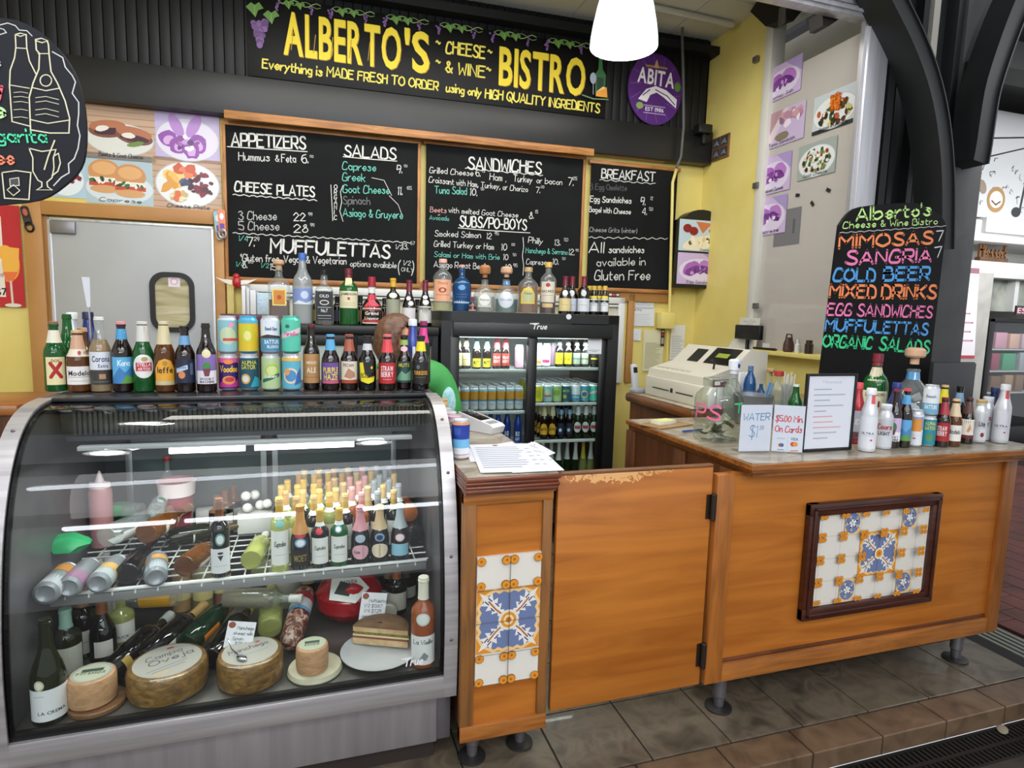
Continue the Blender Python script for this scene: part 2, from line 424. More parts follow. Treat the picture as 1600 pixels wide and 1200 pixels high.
struct('wall_right_below_sill', MB().box(RX, RX + .14, 2.86, yw0, -.02, sz - .03), YELLOW)
struct('trim_4', MB().box(RX - .09, RX + .16, 2.86, yw0 + .02, sz - .03, sz, .004), YELLOW)
cl = mottled('ceiling_panels', [(.3, '#d6d8d2'), (.7, '#e6e8e2')], 1.2, .7, 0, .5)
m = MB()
for i in range(8):
    for j in range(3): m.box(-3 + i * .8, -3 + i * .8 + .794, 2.0 + j * .9, 2.0 + j * .9 + .894, CEIL, CEIL + .03)
m.box(-3.2, 3.4, 2.0, 4.7, CEIL + .02, CEIL + .05)
struct('ceiling', m, cl)
# floor: slate-look tiles on a low platform, bullnose border, then drain and the market paving
slate = mottled('slate_tile', [(.28, '#453d33'), (.44, '#5d5345'), (.56, '#6c6151'), (.72, '#55463a')], 7, .36, 0, 1.3, 10, None, .25, 18, .1)
border = mottled('border_tile', [(.28, '#4d3c2e'), (.5, '#68533f'), (.75, '#77614b')], 8, .4, 0, 1.2, 8, None, .2, 20)
grout = paint('#1d1a17', .8)
m = MB(); X0 = .775 - 12 * .3235; P = .3235
m.m(1).box(-4, 3.13, 1.575, 4.6, -.08, -.006)
m.m(0)
for i in range(23):
    x = X0 + i * P
    if x > 3.0: break
    y = 1.70
    while y < 4.5:
        m.box(x + .003, min(x + P - .003, 3.13), y, y + .317, -.03, 0, .002); y += .3235
m.m(2); x = -3.5
while x < 2.9: m.box(x, min(x + .317, 3.06), 1.568, 1.693, -.075, 0, .004); x += .3235
struct('floor', m, [slate, grout, border], smooth=False)
m = MB().box(-5, 12, -4, 1.42, -.2, -.075)
struct('floor_market', m, mottled('market_paving', [(.3, '#2b2722'), (.7, '#4a433a')], 2.4, .5, 0, 1, 8, None, .3, 30))
m = MB().m(0).box(-5, 6, 1.42, 1.565, -.2, -.11).m(1)
x = .3
while x < 5:
    for k in (0, 1): m.box(x, x + .013, 1.428 + k * .07, 1.49 + k * .07, -.10, -.078)
    x += .024
m.box(.3, 5, 1.42, 1.43, -.11, -.074).box(.3, 5, 1.485, 1.5, -.11, -.076).box(.3, 5, 1.555, 1.566, -.11, -.074)
struct('floor_drain', m, [paint('#090807', .7), paint('#25221f', .45, .4)], smooth=False)
tag(MB().ball((0, 0, .002), .035, .02, .006).build('dry_leaf', paint('#8a7f6c', .8), loc=at(1566, 1140, z=-.074), rz=.6), 'small pale leaf lying on the drain grate', 'leaf')
# aisle to the right: pavers, metal threshold strips
pav = paint('#5d302a', .6); m = MB(); x = 3.42; r = 0
m.m(1).box(3.3, 12, 1.42, 9, -.2, -.05).m(0)
while x < 7.5:
    y = 1.5 + (.09 if r % 2 else 0)
    while y < 6.5: m.box(x, x + .145, y, y + .205, -.06, -.03, .003); y += .21
    x += .15; r += 1
m.m(2).box(3.13, 3.41, 1.42, 6, -.2, -.045)
for k in range(6): m.box(3.16 + k * .04, 3.18 + k * .04, 1.45, 6, -.05, -.036)
struct('floor_aisle', m, [mottled('red_paver', [(.3, '#43241f'), (.7, '#6e3b33')], 3, .6, 0, .5), paint('#241512', .8), paint('#8d9186', .4, .5)], smooth=False)
# side window in the right wall: pane, white jamb, aluminium post, header
yf = 2.88; hz = at(1360, 33, y=yf).z
ALU = mottled('aluminium', [(.3, '#b4b4ba'), (.7, '#d2d2d8')], 3, .38, .55, 0, 3, (8, 8, .4))
pane = thin_glass('#f2f2ef', 'side_window_glass', 1.5, 0, .62, '#dcd6d1')
w = MB().box(RX + .03, RX + .036, yf + .03, yw0 - .03, sz, hz - .02)
struct('window_1', w, pane)
m = MB().box(RX - .01, RX + .1, yw0 - .075, yw0, sz, CEIL, .004); struct('trim_5', m, paint('#d9d7cf', .5))
m = MB().box(RX - .03, RX + .12, yf - .03, yf + .035, sz, 3.6, .004).box(RX - .045, RX - .03, yf - .01, yf + .02, sz, 3.6)
struct('trim_6', m, ALU)
m = MB().box(RX + .12, RX + .95, yf + .12, yf + .16, -.02, 4.3).box(RX + .14, RX + .19, yf - .03, yf + .12, 0, 4.3).box(RX + .30, RX + .34, yf + .06, yf + .12, 0, 4.3).box(RX + .46, RX + .5, yf + .06, yf + .12, 0, 4.3)
struct('trim_14', m, paint('#141617', .5))
struct('ceiling_aisle', MB().box(RX + .9, 14, yf + .2, 8, 4.25, 4.35).box(RX + .9, 14, 4.4, 4.7, 4.0, 4.25), paint('#2a2b2b', .6))
m = MB().box(1.2, RX, yf - .02, yf + .05, hz, hz + .055, .004).box(1.2, RX + .1, yf, yf + .04, hz + .07, CEIL).box(1.2, RX, yf - .035, yf - .02, hz + .02, hz + .035)
struct('trim_7', m, ALU)
for py, lb in ((93, 'top'), (290, 'middle'), (478, 'bottom')):
    p = at(1180, py, x=RX - .02)
    tag(MB().box(RX - .03, RX - .011, p.y - .03, p.y + .02, p.z - .02, p.z + .02, .003).build('window_clip', STEELD), 'grey metal clip on the white window jamb, %s one of three' % lb, 'clip', 'clips on the window jamb')
def yz(px, py, x): q = at(px, py, x=x); return (q.y, q.z)
BXX = RX - .09
t = thing('header_bracket', 'dark wooden bracket under the header beside the yellow wall', 'bracket', (0, 0, 0))
MB().prism([yz(*q, BXX) for q in ((1172, 18), (1192, -12), (1236, -4), (1240, 10), (1224, 30), (1196, 41))], 'x', BXX, BXX + .08).build('block', paint('#15110f', .6), t)
q0, q1 = yz(1219, 12, BXX - .012), yz(1224, 36, BXX - .012); MB().box(BXX - .012, BXX, q1[0] - .012, q0[0] + .012, q1[1], q0[1], .002).build('strap', STEELD, t)
yb_ = yf + .06
def xz_(px, py): q = at(px, py, y=yb_); return (q.x, q.z)
m = MB().prism([xz_(*q) for q in ((1285, 18), (1318, 25), (1295, 41), (1286, 40))], 'y', yb_, yb_ + .10)
tag(m.build('header_block', paint('#15110f', .6)), 'dark tapered block under the middle of the aluminium header', 'bracket')
# what stands behind the side window: the neighbour's pale board wall and low dark counter
struct('wall_neighbour', MB().box(RX + .55, RX + .6, 2.95, 4.6, 0, CEIL), mottled('neighbour_board', [(.3, '#a9a69a'), (.7, '#bdb9ae')], 1.5, .6, 0, .5))
tag(MB().box(RX + .3, RX + .54, 3.2, 4.5, 0, 1.78, .01).build('neighbour_cabinet', paint('#6f6a68', .5)), 'grey cabinet seen dimly through the lower half of the side window', 'cabinet')
# black iron column with curved braces
IRON = mottled('iron_paint', [(.3, '#17191a'), (.7, '#222425')], 3, .45, 0, .4)
IRONG = mottled('column_paint', [(.3, '#3b3b3c'), (.7, '#4a4a4a')], 4, .55, 0, .8)
cx0 = at(1482, 310, y=yf).x; cx1 = at(1530, 310, y=yf).x
ct = thing('iron_column', 'grey iron column with black curved braces behind the drinks board', 'column', ((cx0 + cx1) / 2, yf, 0)); ct['kind'] = 'structure'
hw = (cx1 - cx0) / 2
MB().box(-hw, hw, 0, .24, -.2, 4.2, .006).build('post', IRONG, ct)
MB().box(-hw - .05, -hw, .02, .20, 1.0, 4.2, .004).box(-.25 - hw, -hw - .05, .10, .16, 1.3, 4.2).build('flange', IRON, ct)
def brace(pts, wdt, y0, y1, parent):
    mb = MB(); pts = crom(pts, 3); n = len(pts); o = []; i_ = []
    for k, p in enumerate(pts):
        A = Vector(pts[max(k - 1, 0)]); B = Vector(pts[min(k + 1, n - 1)]); t = (B - A).normalized(); nn = Vector((-t.y, t.x)); P = Vector(p)
        o.append(P + nn * wdt / 2); i_.append(P - nn * wdt / 2)
    for (a, b, ya, yb) in ((0., 1., y0 + .012, y1), (-.02, .06, y0, y1 + .01), (.94, 1.02, y0, y1 + .01)):
        R1 = [p + (q - p) * a for p, q in zip(o, i_)]; R2 = [p + (q - p) * b for p, q in zip(o, i_)]
        vs = [(p.x, y, p.y) for p, q in zip(R1, R2) for p, y in ((p, ya), (q, ya), (q, yb), (p, yb))]
        fs = [(4 * k + j, 4 * k + (j + 1) % 4, 4 * k + 4 + (j + 1) % 4, 4 * k + 4 + j) for k in range(n - 1) for j in range(4)] + [(0, 3, 2, 1), (4 * n - 4, 4 * n - 3, 4 * n - 2, 4 * n - 1)]
        mb.add(vs, fs)
    return mb.build('brace', IRON, parent, ang=30)
def xz(px, py, y): p = at(px, py, y=y); return (p.x - (cx0 + cx1) / 2, p.z)
L = [xz(a, b, yf - .20) for a, b in ((1378, -60), (1408, 0), (1436, 57), (1458, 115), (1472, 172), (1480, 235), (1483, 300), (1482, 390))]
brace(L, .10, -.20, -.03, ct)
Lr = [xz(a, b, yf - .2) for a, b in ((1640, -80), (1602, 0), (1578, 60), (1555, 130), (1546, 177), (1539, 225), (1534, 252))]
brace(Lr, .125, -.20, -.05, ct)
bt = MB()
for a, b in ((1513, 216), (1509, 243)):
    p = xz(a, b, yf - .05); bt.ball((p[0], -.05, p[1]), .022, .022, .022)
p = xz(1510, 230, yf - .03); bt.box(p[0] - .05, p[0] + .14, -.04, 0, p[1] - .09, p[1] + .5, .004); bt.build('bolt_plate', IRON, ct)
# near column at the right edge of the picture
struct('iron_column_near', MB().box(2.80, 2.96, 1.43, 1.54, -.2, 4.2, .006).box(2.785, 2.975, 1.425, 1.555, -.2, .02, .006), mottled('near_column_paint', [(.3, '#171513'), (.7, '#2a2521')], 12, .55, .2, 1.))
# conduits and ceiling pipe
def wtube(pts, r, d): return [(u, -d - 0 * z, z) for u, z in [wq(a, b, d) for a, b in pts]]
m = MB().tube(wtube([(1067, 2), (1066, 60), (1068, 130), (1068, 200), (1064, 245), (1057, 262)], .012, .15), .011, 8)
t = on_wall(thing('conduit', 'thin grey electrical conduit running down the black wall beside the round purple sign', 'pipe'))
m.build('pipe', paint('#55595a', .5), t)
m = MB().tube(wtube([(1057, 264), (1051, 285), (1050, 330), (1046, 488)], .012, .085), .012, 8).tube(wtube([(1043, 518), (1042, 610)], .01, .03), .011, 8)
t2 = on_wall(thing('painted_conduit', 'yellow painted conduit and junction box right of the breakfast board', 'pipe'))
m.build('pipe', YELLOW, t2)
wbox(MB(), 1034, 488, 1054, 514, 0, .10, .006).build('junction_box', YELLOW, t2)
p0 = at(1000, 7, z=CEIL - .03); p1 = at(1145, 39, z=CEIL - .03)
dv = (p1 - p0).normalized(); t = tag(MB().tube([p0 - dv * 2.2, p1], .022, 10).build('ceiling_pipe', paint('#cfcfc8', .5)), 'white pipe fixed along the ceiling above the yellow corner', 'pipe')
u, z = wq(1096, 205, .12)
t = thing('security_camera', 'small black security camera at the right end of the black beam', 'camera', wpt(u, z, .111), WA)
MB().box(-.07, .05, -.09, 0, -.035, .035, .01).build('housing', BLACK, t)
MB().box(-.02, .02, -.07, -.02, -.11, -.03, .01).build('lens_mount', BLACK, t)
# ================================================================= counters
HON = wood('honey_ply', '#c0752a', '#a35c1c', 'x', .55, .36, .2, .8)
HONS = wood('worn_stile', '#96622f', '#6d4a28', 'z', 1.1, .5, .05)
HONR = wood('honey_rail', '#b4702f', '#8a5222', 'x', 1.1, .42, .15)
HONV = wood('honey_stile', '#b06a2a', '#8d5320', 'z', 1.0, .4, .15)
RED = wood('red_moulding', '#7d3d22', '#552512', 'x', 1.3, .3, .35)
REDY = wood('red_moulding_side', '#7d3d22', '#552512', 'y', 1.3, .3, .35)
OAK = wood('oak_moulding', '#a8682c', '#6f3f17', 'x', 1.5, .35, .25)
OAKY = wood('oak_moulding_side', '#7d4a20', '#55300f', 'y', 1.5, .35, .25)
DBR = wood('brown_panel', '#6b3f1f', '#4c2a13', 'z', .8, .4, .15)
LAM = mottled('stone_laminate', [(.25, '#6f6658'), (.5, '#9b917f'), (.7, '#b7ae9d'), (.85, '#8a7d6a')], 5, .3, 0, 2.2, 9, (1, 2.4, 1), 0, 40, .2)
MAH = wood('mahogany_frame', '#4a2114', '#31140b', 'x', 1.2, .3, .3)
def foot(parent, x, y, z1, flange=True, r=.026):
    mb = MB().lathe([(.012, r * .72), (.05, r * .85), (.055, r), (z1, r)], 18, cx=x, cy=y)
    o = mb.build('leg', STEELD, parent)
    MB().lathe([(0, r * 2.0), (.008, r * 2.0), (.014, r * 1.2)], 20, cx=x, cy=y).build('floor_flange', paint('#4a4745', .4, .7), o)
def moulding(x0, x1, y0, y1, ztop, steps, sides):
    """stacked edge strips under a top; steps = (overhang, thickness) from the top down"""
    mb = MB(); z = ztop
    for ov, th in steps:
        mb.box(x0 - (ov if 'l' in sides else 0), x1 + (ov if 'r' in sides else 0), y0 - ov, y1, z - th, z, min(.005, th * .4)); z -= th
    return mb, z
def tile_motif(c, cx, cy, s, blue, org, rot=0):
    """one quarter-leaf tile of the blue and orange majolica, corner at (cx, cy) pointing to the centre of a rosette; s signed size pair"""
    sx, sy = s; k = abs(sx)
    f = lambda a, b: (cx + a * sx, cy + b * sy)
    c.poly([f(*p) for p in ((0, 0), (.95, 0), (1.0, .16), (.93, .30), (1.0, .45), (.82, .78), (.78, .82), (.45, 1.0), (.30, .93), (.16, 1.0), (0, .95))], '#f1c98a')
    c.poly([f(*p) for p in ((0, 0), (.84, 0), (.9, .16), (.83, .30), (.9, .42), (.76, .72), (.72, .76), (.42, .9), (.30, .83), (.16, .9), (0, .84))], blue)
    leaf = [(.14, .14), (.34, .14), (.34, .26), (.54, .22), (.50, .36), (.72, .34), (.64, .48), (.88, .52), (.76, .62), (.92, .92), (.62, .76), (.52, .88), (.48, .64), (.34, .72), (.36, .50), (.22, .54), (.26, .34), (.14, .34)]
    c.poly([f(*p) for p in leaf], '#e9e6df')
    c.line([f(.12, .12), f(.4, .36), f(.62, .62)], k * .05, org)
    for p in ((.36, .5), (.5, .36), (.58, .68), (.68, .58)): c.line([f(p[0] - .05, p[1] - .05), f(p[0] + .05, p[1] + .05)], k * .035, '#2e3d78')
def corner_flower(c, cx, cy, s, org, full):
    for a, b in (((1, 1), (-1, 1), (1, -1), (-1, -1)) if full is None else full):
        c.ell(cx + a * s * .55, cy + b * s * .55, s * .62, s * .62, '#8a4c12', 10); c.ell(cx + a * s * .55, cy + b * s * .55, s * .56, s * .56, org, 10)
        c.ell(cx + a * s * .5, cy + b * s * .5, s * .2, s * .2, '#b5661a', 8)
ORG = '#e2942f'; BLU = '#6f7ea6'
# --- narrow end counter beside the case
lx0, lx1, ly, lz0, CT = .431, .7356, 1.8106, .112, 1.023
lc = thing('end_counter', 'narrow orange wooden counter end with a small blue tile panel, right of the glass case', 'counter', ((lx0 + lx1) / 2, ly, 0))
h = (lx1 - lx0) / 2
MB().box(-h + .01, h - .01, .03, 1.16, lz0 + .02, CT - .06).build('carcass', DBR, lc)
m = MB().box(-h + .04, h - .035, .012, .03, lz0 + .03, CT - .06); m.build('front_panel', HON, lc)
MB().box(-h, -h + .045, 0, .03, lz0, CT - .06, .003).build('stile', HONS, lc)
MB().box(h - .035, h, 0, .03, lz0 + .005, CT - .06, .003).build('stile', HONS, lc)
MB().box(-h, h, -.004, .03, lz0, lz0 + .055, .004).build('bottom_rail', HONR, lc)
MB().box(-h, h, -.002, .03, CT - .10, CT - .06, .003).build('top_rail', HONR, lc)
mb, z = moulding(-h, h, -.022, 1.16, CT - .004, ((.012, .016), (.006, .012), (.010, .012), (.004, .016)), 'r'); mb.build('moulding', RED, lc)
MB().box(-h + .003, h + .004, -.026, 1.15, CT - .006, CT, .002).build('countertop', LAM, lc)
for x, y in ((-.09, .07), (.09, .09), (-.09, 1.05), (.09, 1.05)): foot(lc, x, y, lz0 + .02, True, .024)
c = Cv(); a0 = at(746, 872, y=ly); a1 = at(840, 1058, y=ly); W = a1.x - a0.x; tz0, tz1 = a1.z, a0.z; T = W / 2
c.rect(-T, tz0, T, tz1, '#d9d3c8'); zc_ = (tz0 + tz1) / 2; hh = (tz1 - tz0) / 4
for i in (-1, 1):
    for k in range(4): c.rect(min(0, i * T) + .0012, tz0 + k * hh + .0012, max(0, i * T) - .0012, tz0 + (k + 1) * hh - .0012, '#e6e1d6' if k in (0, 3) else ORG)
for i in (-1, 1):
    for j in (-1, 1): tile_motif(c, 0, zc_, (i * T, j * hh), BLU, '#b46b2a')
c.ell(0, zc_, .036, .036, '#e9e2cf', 16); c.ell(0, zc_, .027, .027, ORG, 14); c.ell(0, zc_, .018, .018, '#f4d9a0', 12); c.ell(0, zc_, .010, .010, '#c9751c', 10)
for i in (-1, 1):
    for j in (0, 1, 3, 4):
        full = [(-i, 1)] if j in (0, 3) else [(-i, -1)]
        corner_flower(c, i * T, tz0 + j * hh, .025, ORG, full)
        corner_flower(c, 0, tz0 + j * hh, .025, ORG, [(1, 1 if j in (0, 3) else -1), (-1, 1 if j in (0, 3) else -1)])
for y_ in (tz0 + hh, zc_, tz1 - hh): c.line([(-T, y_), (T, y_)], .0018, '#6d655c')
c.line([(0, tz0), (0, tz1)], .002, '#4d463f')
xo = (a0.x + a1.x) / 2 - (lx0 + lx1) / 2
tp = MB().box(xo - T, xo + T, .002, .013, tz0, tz1).build('tile_panel', paint('#d9d3c8', .25), lc)
o = c.build('glaze', tp, rough=.18); o.location = (xo, .002, 0)
# --- swing gate
gx0, gx1, gy = lx1 + .015, 1.352, 1.812
gt = thing('swing_gate', 'plain orange plywood swing gate with chipped top edge and two hinges', 'gate', (gx0, gy, 0))
gm = HON.copy(); gm.name = 'chipped_ply'; MATS['chipped_ply'] = gm
n_, l_ = gm.node_tree.nodes, gm.node_tree.links; b_ = n_['Principled BSDF']; src = b_.inputs['Base Color'].links[0].from_socket
tc_ = n_.new('ShaderNodeTexCoord'); nz_ = n_.new('ShaderNodeTexNoise'); nz_.inputs['Scale'].default_value = 38; nz_.inputs['Detail'].default_value = 5; nz_.inputs['Distortion'].default_value = 2
l_.new(tc_.outputs['Object'], nz_.inputs[0]); sp_ = n_.new('ShaderNodeSeparateXYZ'); l_.new(tc_.outputs['Object'], sp_.inputs[0])
def mth(op, a, b=None, c=None, cl=False):
    q = n_.new('ShaderNodeMath'); q.operation = op; q.use_clamp = cl
    for i, v in enumerate((a, b, c)):
        if v is None: continue
        if hasattr(v, 'is_linked'): l_.new(v, q.inputs[i])
        else: q.inputs[i].default_value = v
    return q.outputs[0]
up_ = mth('MULTIPLY_ADD', sp_.outputs[2], 12, -11.05, True)             # 0 below z=.92, 1 at the top edge
xx_ = mth('SUBTRACT', .42, mth('ABSOLUTE', mth('SUBTRACT', sp_.outputs[0], .21)), None)
msk = mth('GREATER_THAN', mth('ADD', mth('MULTIPLY', up_, mth('MULTIPLY', xx_, 1.6)), mth('MULTIPLY', nz_.outputs[0], .9)), .84)
mx_ = n_.new('ShaderNodeMix'); mx_.data_type = 'RGBA'; l_.new(msk, mx_.inputs[0]); l_.new(src, mx_.inputs[6]); mx_.inputs[7].default_value = hx('#d9a363')
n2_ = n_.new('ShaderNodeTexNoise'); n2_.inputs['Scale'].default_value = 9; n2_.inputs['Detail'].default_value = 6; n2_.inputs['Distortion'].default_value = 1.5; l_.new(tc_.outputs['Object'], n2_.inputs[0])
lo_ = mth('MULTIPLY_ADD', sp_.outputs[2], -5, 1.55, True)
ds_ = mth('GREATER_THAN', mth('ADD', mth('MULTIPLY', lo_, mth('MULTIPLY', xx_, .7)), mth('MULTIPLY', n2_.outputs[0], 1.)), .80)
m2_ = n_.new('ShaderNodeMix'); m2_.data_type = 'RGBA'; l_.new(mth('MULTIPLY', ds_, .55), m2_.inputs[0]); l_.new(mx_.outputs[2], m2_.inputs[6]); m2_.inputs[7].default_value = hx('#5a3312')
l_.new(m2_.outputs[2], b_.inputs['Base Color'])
MB().box(0, gx1 - gx0, 0, .022, .165, CT - .022, .003).build('panel', gm, gt)
MB().box(-.001, gx1 - gx0 + .001, -.001, .023, CT - .022, CT - .012, .003).build('top_edge', wood('gate_edge', '#8a5a34', '#5d3a1f', 'x', 1.2, .55), gt)
HNG = paint('#4c423a', .35, .8)
for z in (.855, .285):
    hb = MB().lathe([(z - .05, .007), (z - .047, .0105), (z + .047, .0105), (z + .05, .007)], 14, cx=gx1 - gx0 + .001, cy=-.012)
    hb.box(gx1 - gx0 - .022, gx1 - gx0 + .010, -.003, 0, z - .045, z + .045)
    hb.build('hinge', HNG, gt)
# --- right counter
rx0, rx1, ry = 1.365, 2.910, 1.800; BK = 2.665; TX0 = 1.455
rc = thing('bar_counter', 'long orange wooden counter with a framed blue and orange tile panel', 'counter', ((rx0 + rx1) / 2, ry, 0)); ox = (rx0 + rx1) / 2
rz0 = .165
MB().box(TX0 + .03 - ox, rx1 - .02 - ox, .04, BK - ry, rz0 + .02, CT - .05).build('carcass', DBR, rc)
MB().box(rx0 + .065 - ox, rx1 - .06 - ox, .018, .04, rz0 + .05, CT - .05).build('front_panel', HON, rc)
MB().box(rx0 - ox, rx0 + .075 - ox, 0, .04, rz0, CT - .05, .004).build('stile', HONV, rc)
MB().box(rx1 - .07 - ox, rx1 - ox, 0, .04, rz0, CT - .05, .004).build('stile', HONV, rc)
MB().box(rx0 + .075 - ox, rx1 - .07 - ox, 0, .04, rz0, rz0 + .07, .004).build('bottom_rail', HONR, rc)
MB().box(rx0 + .075 - ox, rx1 - .07 - ox, .012, .022, rz0 + .07, rz0 + .085, .003).build('panel_bead', wood('bead_wood', '#6b3a1c', '#4a2611', 'x', 1.2, .4), rc)
xe = TX0 + .03 - ox - .012                               # panelled side towards the gate
sd = MB().box(xe, xe + .012, .04, BK - ry, rz0 + .02, CT - .05); sd.box(xe - .014, xe, .04, .12, rz0, CT - .05, .003).box(xe - .014, xe, .36, .44, rz0, CT - .05, .003).box(xe - .014, xe, BK - ry - .08, BK - ry, rz0, CT - .05, .003)
sd.build('side_panel', DBR, rc)
mb = MB(); z = CT - .004
for ov, th in ((.085, .018), (.07, .014), (.055, .018)):
    mb.prism([(TX0 + .085 - ov - ox, BK - ry), (TX0 + .085 - ov - ox, -ov + .02), (TX0 + .085 - ov - ox, -ov + .02), (rx1 + ov * .6 - ox, -ov), (rx1 + ov * .6 - ox, BK - ry)], 'z', z - th, z); z -= th
mb.build('moulding', OAK, rc)
MB().prism([(TX0 + .012 - ox, BK - ry), (TX0 + .012 - ox, -.052), (rx1 + .04 - ox, -.072), (rx1 + .04 - ox, BK - ry)], 'z', CT - .006, CT).build('countertop', LAM, rc)
for x, y in ((1.498, .08), (2.79, .085), (1.498, .78), (2.79, .78)): foot(rc, x - ox, y, rz0 + .03, True, .026)
a0 = at(1265, 790, y=ry); a1 = at(1453, 937, y=ry); b0 = at(1470, 770, y=ry); b1 = at(1251, 970, y=ry)
fx0, fx1, fz0, fz1 = (at(1263, 790, y=ry).x + b1.x) / 2 - ox, b0.x - ox + .003, b1.z, b0.z
fr = MB(); fw_ = .05
fr.box(fx0, fx1, -.012, .018, fz0, fz0 + fw_, .005).box(fx0, fx1, -.012, .018, fz1 - fw_, fz1, .005).box(fx0, fx0 + fw_, -.011, .018, fz0, fz1, .005).box(fx1 - fw_, fx1, -.011, .018, fz0, fz1, .005)
fr.box(fx0 + .016, fx1 - .016, -.018, -.01, fz0 + .016, fz0 + .028, .003).box(fx0 + .016, fx1 - .016, -.018, -.01, fz1 - .028, fz1 - .016, .003).box(fx0 + .016, fx0 + .028, -.018, -.01, fz0 + .016, fz1 - .016, .003).box(fx1 - .028, fx1 - .016, -.018, -.01, fz0 + .016, fz1 - .016, .003)
fo = fr.build('tile_frame', MAH, rc)
X0_, X1_, Z0_, Z1_ = fx0 + .038, fx1 - .038, fz0 + .038, fz1 - .038
MB().box(X0_, X1_, .004, .016, Z0_, Z1_).build('tile_panel', paint('#e2ddd2', .2), fo)
c = Cv(); NX, NZ = 6.1, 4.3; tw = (X1_ - X0_) / NX; th_ = (Z1_ - Z0_) / NZ; cxm = X0_ + tw * 3.35; czm = Z0_ + th_ * 2.2
c.rect(X0_, Z0_, X1_, Z1_, '#e2ddd2')
xs = [cxm + tw * k for k in range(-4, 4)]; zs = [czm + th_ * k for k in range(-3, 4)]
cl = lambda v, a, b: max(a, min(b, v))
for x in xs:
    if X0_ < x < X1_: c.line([(x, Z0_), (x, Z1_)], .0016, '#b9b2a6')
for z_ in zs:
    if Z0_ < z_ < Z1_: c.line([(X0_, z_), (X1_, z_)], .0016, '#b9b2a6')
for i in (-1, 1):
    for j in (-1, 1):
        c.rect(min(cxm, cxm + i * tw), min(czm, czm + j * th_), max(cxm, cxm + i * tw), max(czm, czm + j * th_), ORG)
        tile_motif(c, cxm, czm, (i * tw * .97, j * th_ * .97), BLU, '#b46b2a')
for i, j in ((-2, 2), (1, 2), (-2, -2), (1, -2)):
    j2 = j if j > 0 else j; x0 = cxm + (i if i > 0 else i + 0) * tw; zb_ = czm + (1 if j > 0 else -2) * th_
    x0 = cxm + (1 if i > 0 else -2) * tw
    zt = min(zb_ + th_, Z1_ - .001); zb_ = max(zb_, Z0_ + .001)
    c.rect(x0 + tw * .12, zb_, x0 + tw * .9, zt, '#f1c98a'); c.ell(x0 + tw * .5, (zb_ + zt) / 2, tw * .38, (zt - zb_) * .46, BLU, 14)
    for k in range(5):
        a = k * 1.25 + i; c.line([(x0 + tw * .5, (zb_ + zt) / 2), (x0 + tw * (.5 + .22 * cos(a)), (zb_ + zt) / 2 + th_ * .22 * sin(a)), (x0 + tw * (.5 + .33 * cos(a + .3)), (zb_ + zt) / 2 + th_ * .32 * sin(a + .3))], tw * .09, '#ece8e0')
c.ell(cxm, czm, tw * .24, tw * .24, '#f1ead8', 14); c.ell(cxm, czm, tw * .17, tw * .17, ORG, 12); c.ell(cxm, czm, tw * .08, tw * .08, '#c9751c', 10)
for x in xs:
    for z_ in zs:
        if abs(x - cxm) < tw * .5 and abs(z_ - czm) < th_ * .5: continue
        if abs(x - cxm) < tw * 1.05 and abs(z_ - czm) < th_ * .1: pass
        e_ = tw * .17 * 1.2
        q = [(a, b) for a, b in ((1, 1), (-1, 1), (1, -1), (-1, -1)) if X0_ < x + min(0, a) * e_ and x + max(0, a) * e_ < X1_ and Z0_ < z_ + min(0, b) * e_ and z_ + max(0, b) * e_ < Z1_]
        if q: corner_flower(c, x, z_, tw * .17, ORG, q)
o = c.build('glaze', fo, rough=.16); o.location = (0, .004, 0)
# --- till counter behind (rounded oak edge), against the side wall
tc0 = at(978, 612, z=1.06); tc1 = at(1100, 650, z=1.06); TX = (tc0.x + tc1.x) / 2 + .0; TY = tc0.y
bc = thing('till_counter', 'brown wooden back counter with rounded front edge under the cash register', 'counter', (TX, 2.70, 0))
MB().box(.05, RX - TX - .01, .0, TY - 2.70 - .03, 0, 1.0).build('carcass', DBR, bc)
MB().box(.02, RX - TX - .012, -.02, TY - 2.70, 1.0, 1.06, .022).build('moulding', OAKY, bc)
MB().box(.035, RX - TX - .015, -.01, TY - 2.70 - .02, 1.058, 1.063, .002).build('countertop', LAM, bc)
# --- small wooden counter at far left
p = at(27, 640, y=3.3)
lt = thing('side_counter', 'brown wooden counter end just visible at the left edge, beyond the glass case', 'counter', (p.x, 3.3, 0))
MB().box(-.8, 0, 0, .5, p.z - .03, p.z + .02, .01).build('countertop', OAK, lt)
MB().box(-.8, -.03, .02, .5, 0, p.z - .03).build('carcass', DBR, lt)
# ================================================================= refrigerated case (curved glass)
cx0_, cx1_, cyf, cyb = -.8508, .4252, 1.8546, 2.755
SH_Y, SH_Z, DECK = 2.10, .640, .352
case = thing('display_case', 'stainless steel refrigerated display case with a curved glass front, packed with wine and cheese', 'display case', ((cx0_ + cx1_) / 2, cyf, 0))
hw_ = (cx1_ - cx0_) / 2
PROF = [(-.010, .262), (-.016, .40), (-.018, .50), (-.012, .62), (.004, .74), (.030, .87), (.062, .97), (.105, 1.06), (.165, 1.14), (.235, 1.19), (.315, 1.215), (.42, 1.222)]
PROF = [(b[0], b[1]) for b in crom(PROF, 3)]
def inset(pr, d):
    o = []
    for i, p in enumerate(pr):
        a = Vector(pr[max(i - 1, 0)]); b = Vector(pr[min(i + 1, len(pr) - 1)]); t = (b - a).normalized(); o.append((p[0] + t.y * d, p[1] - t.x * d))
    return o
BD = cyb - cyf
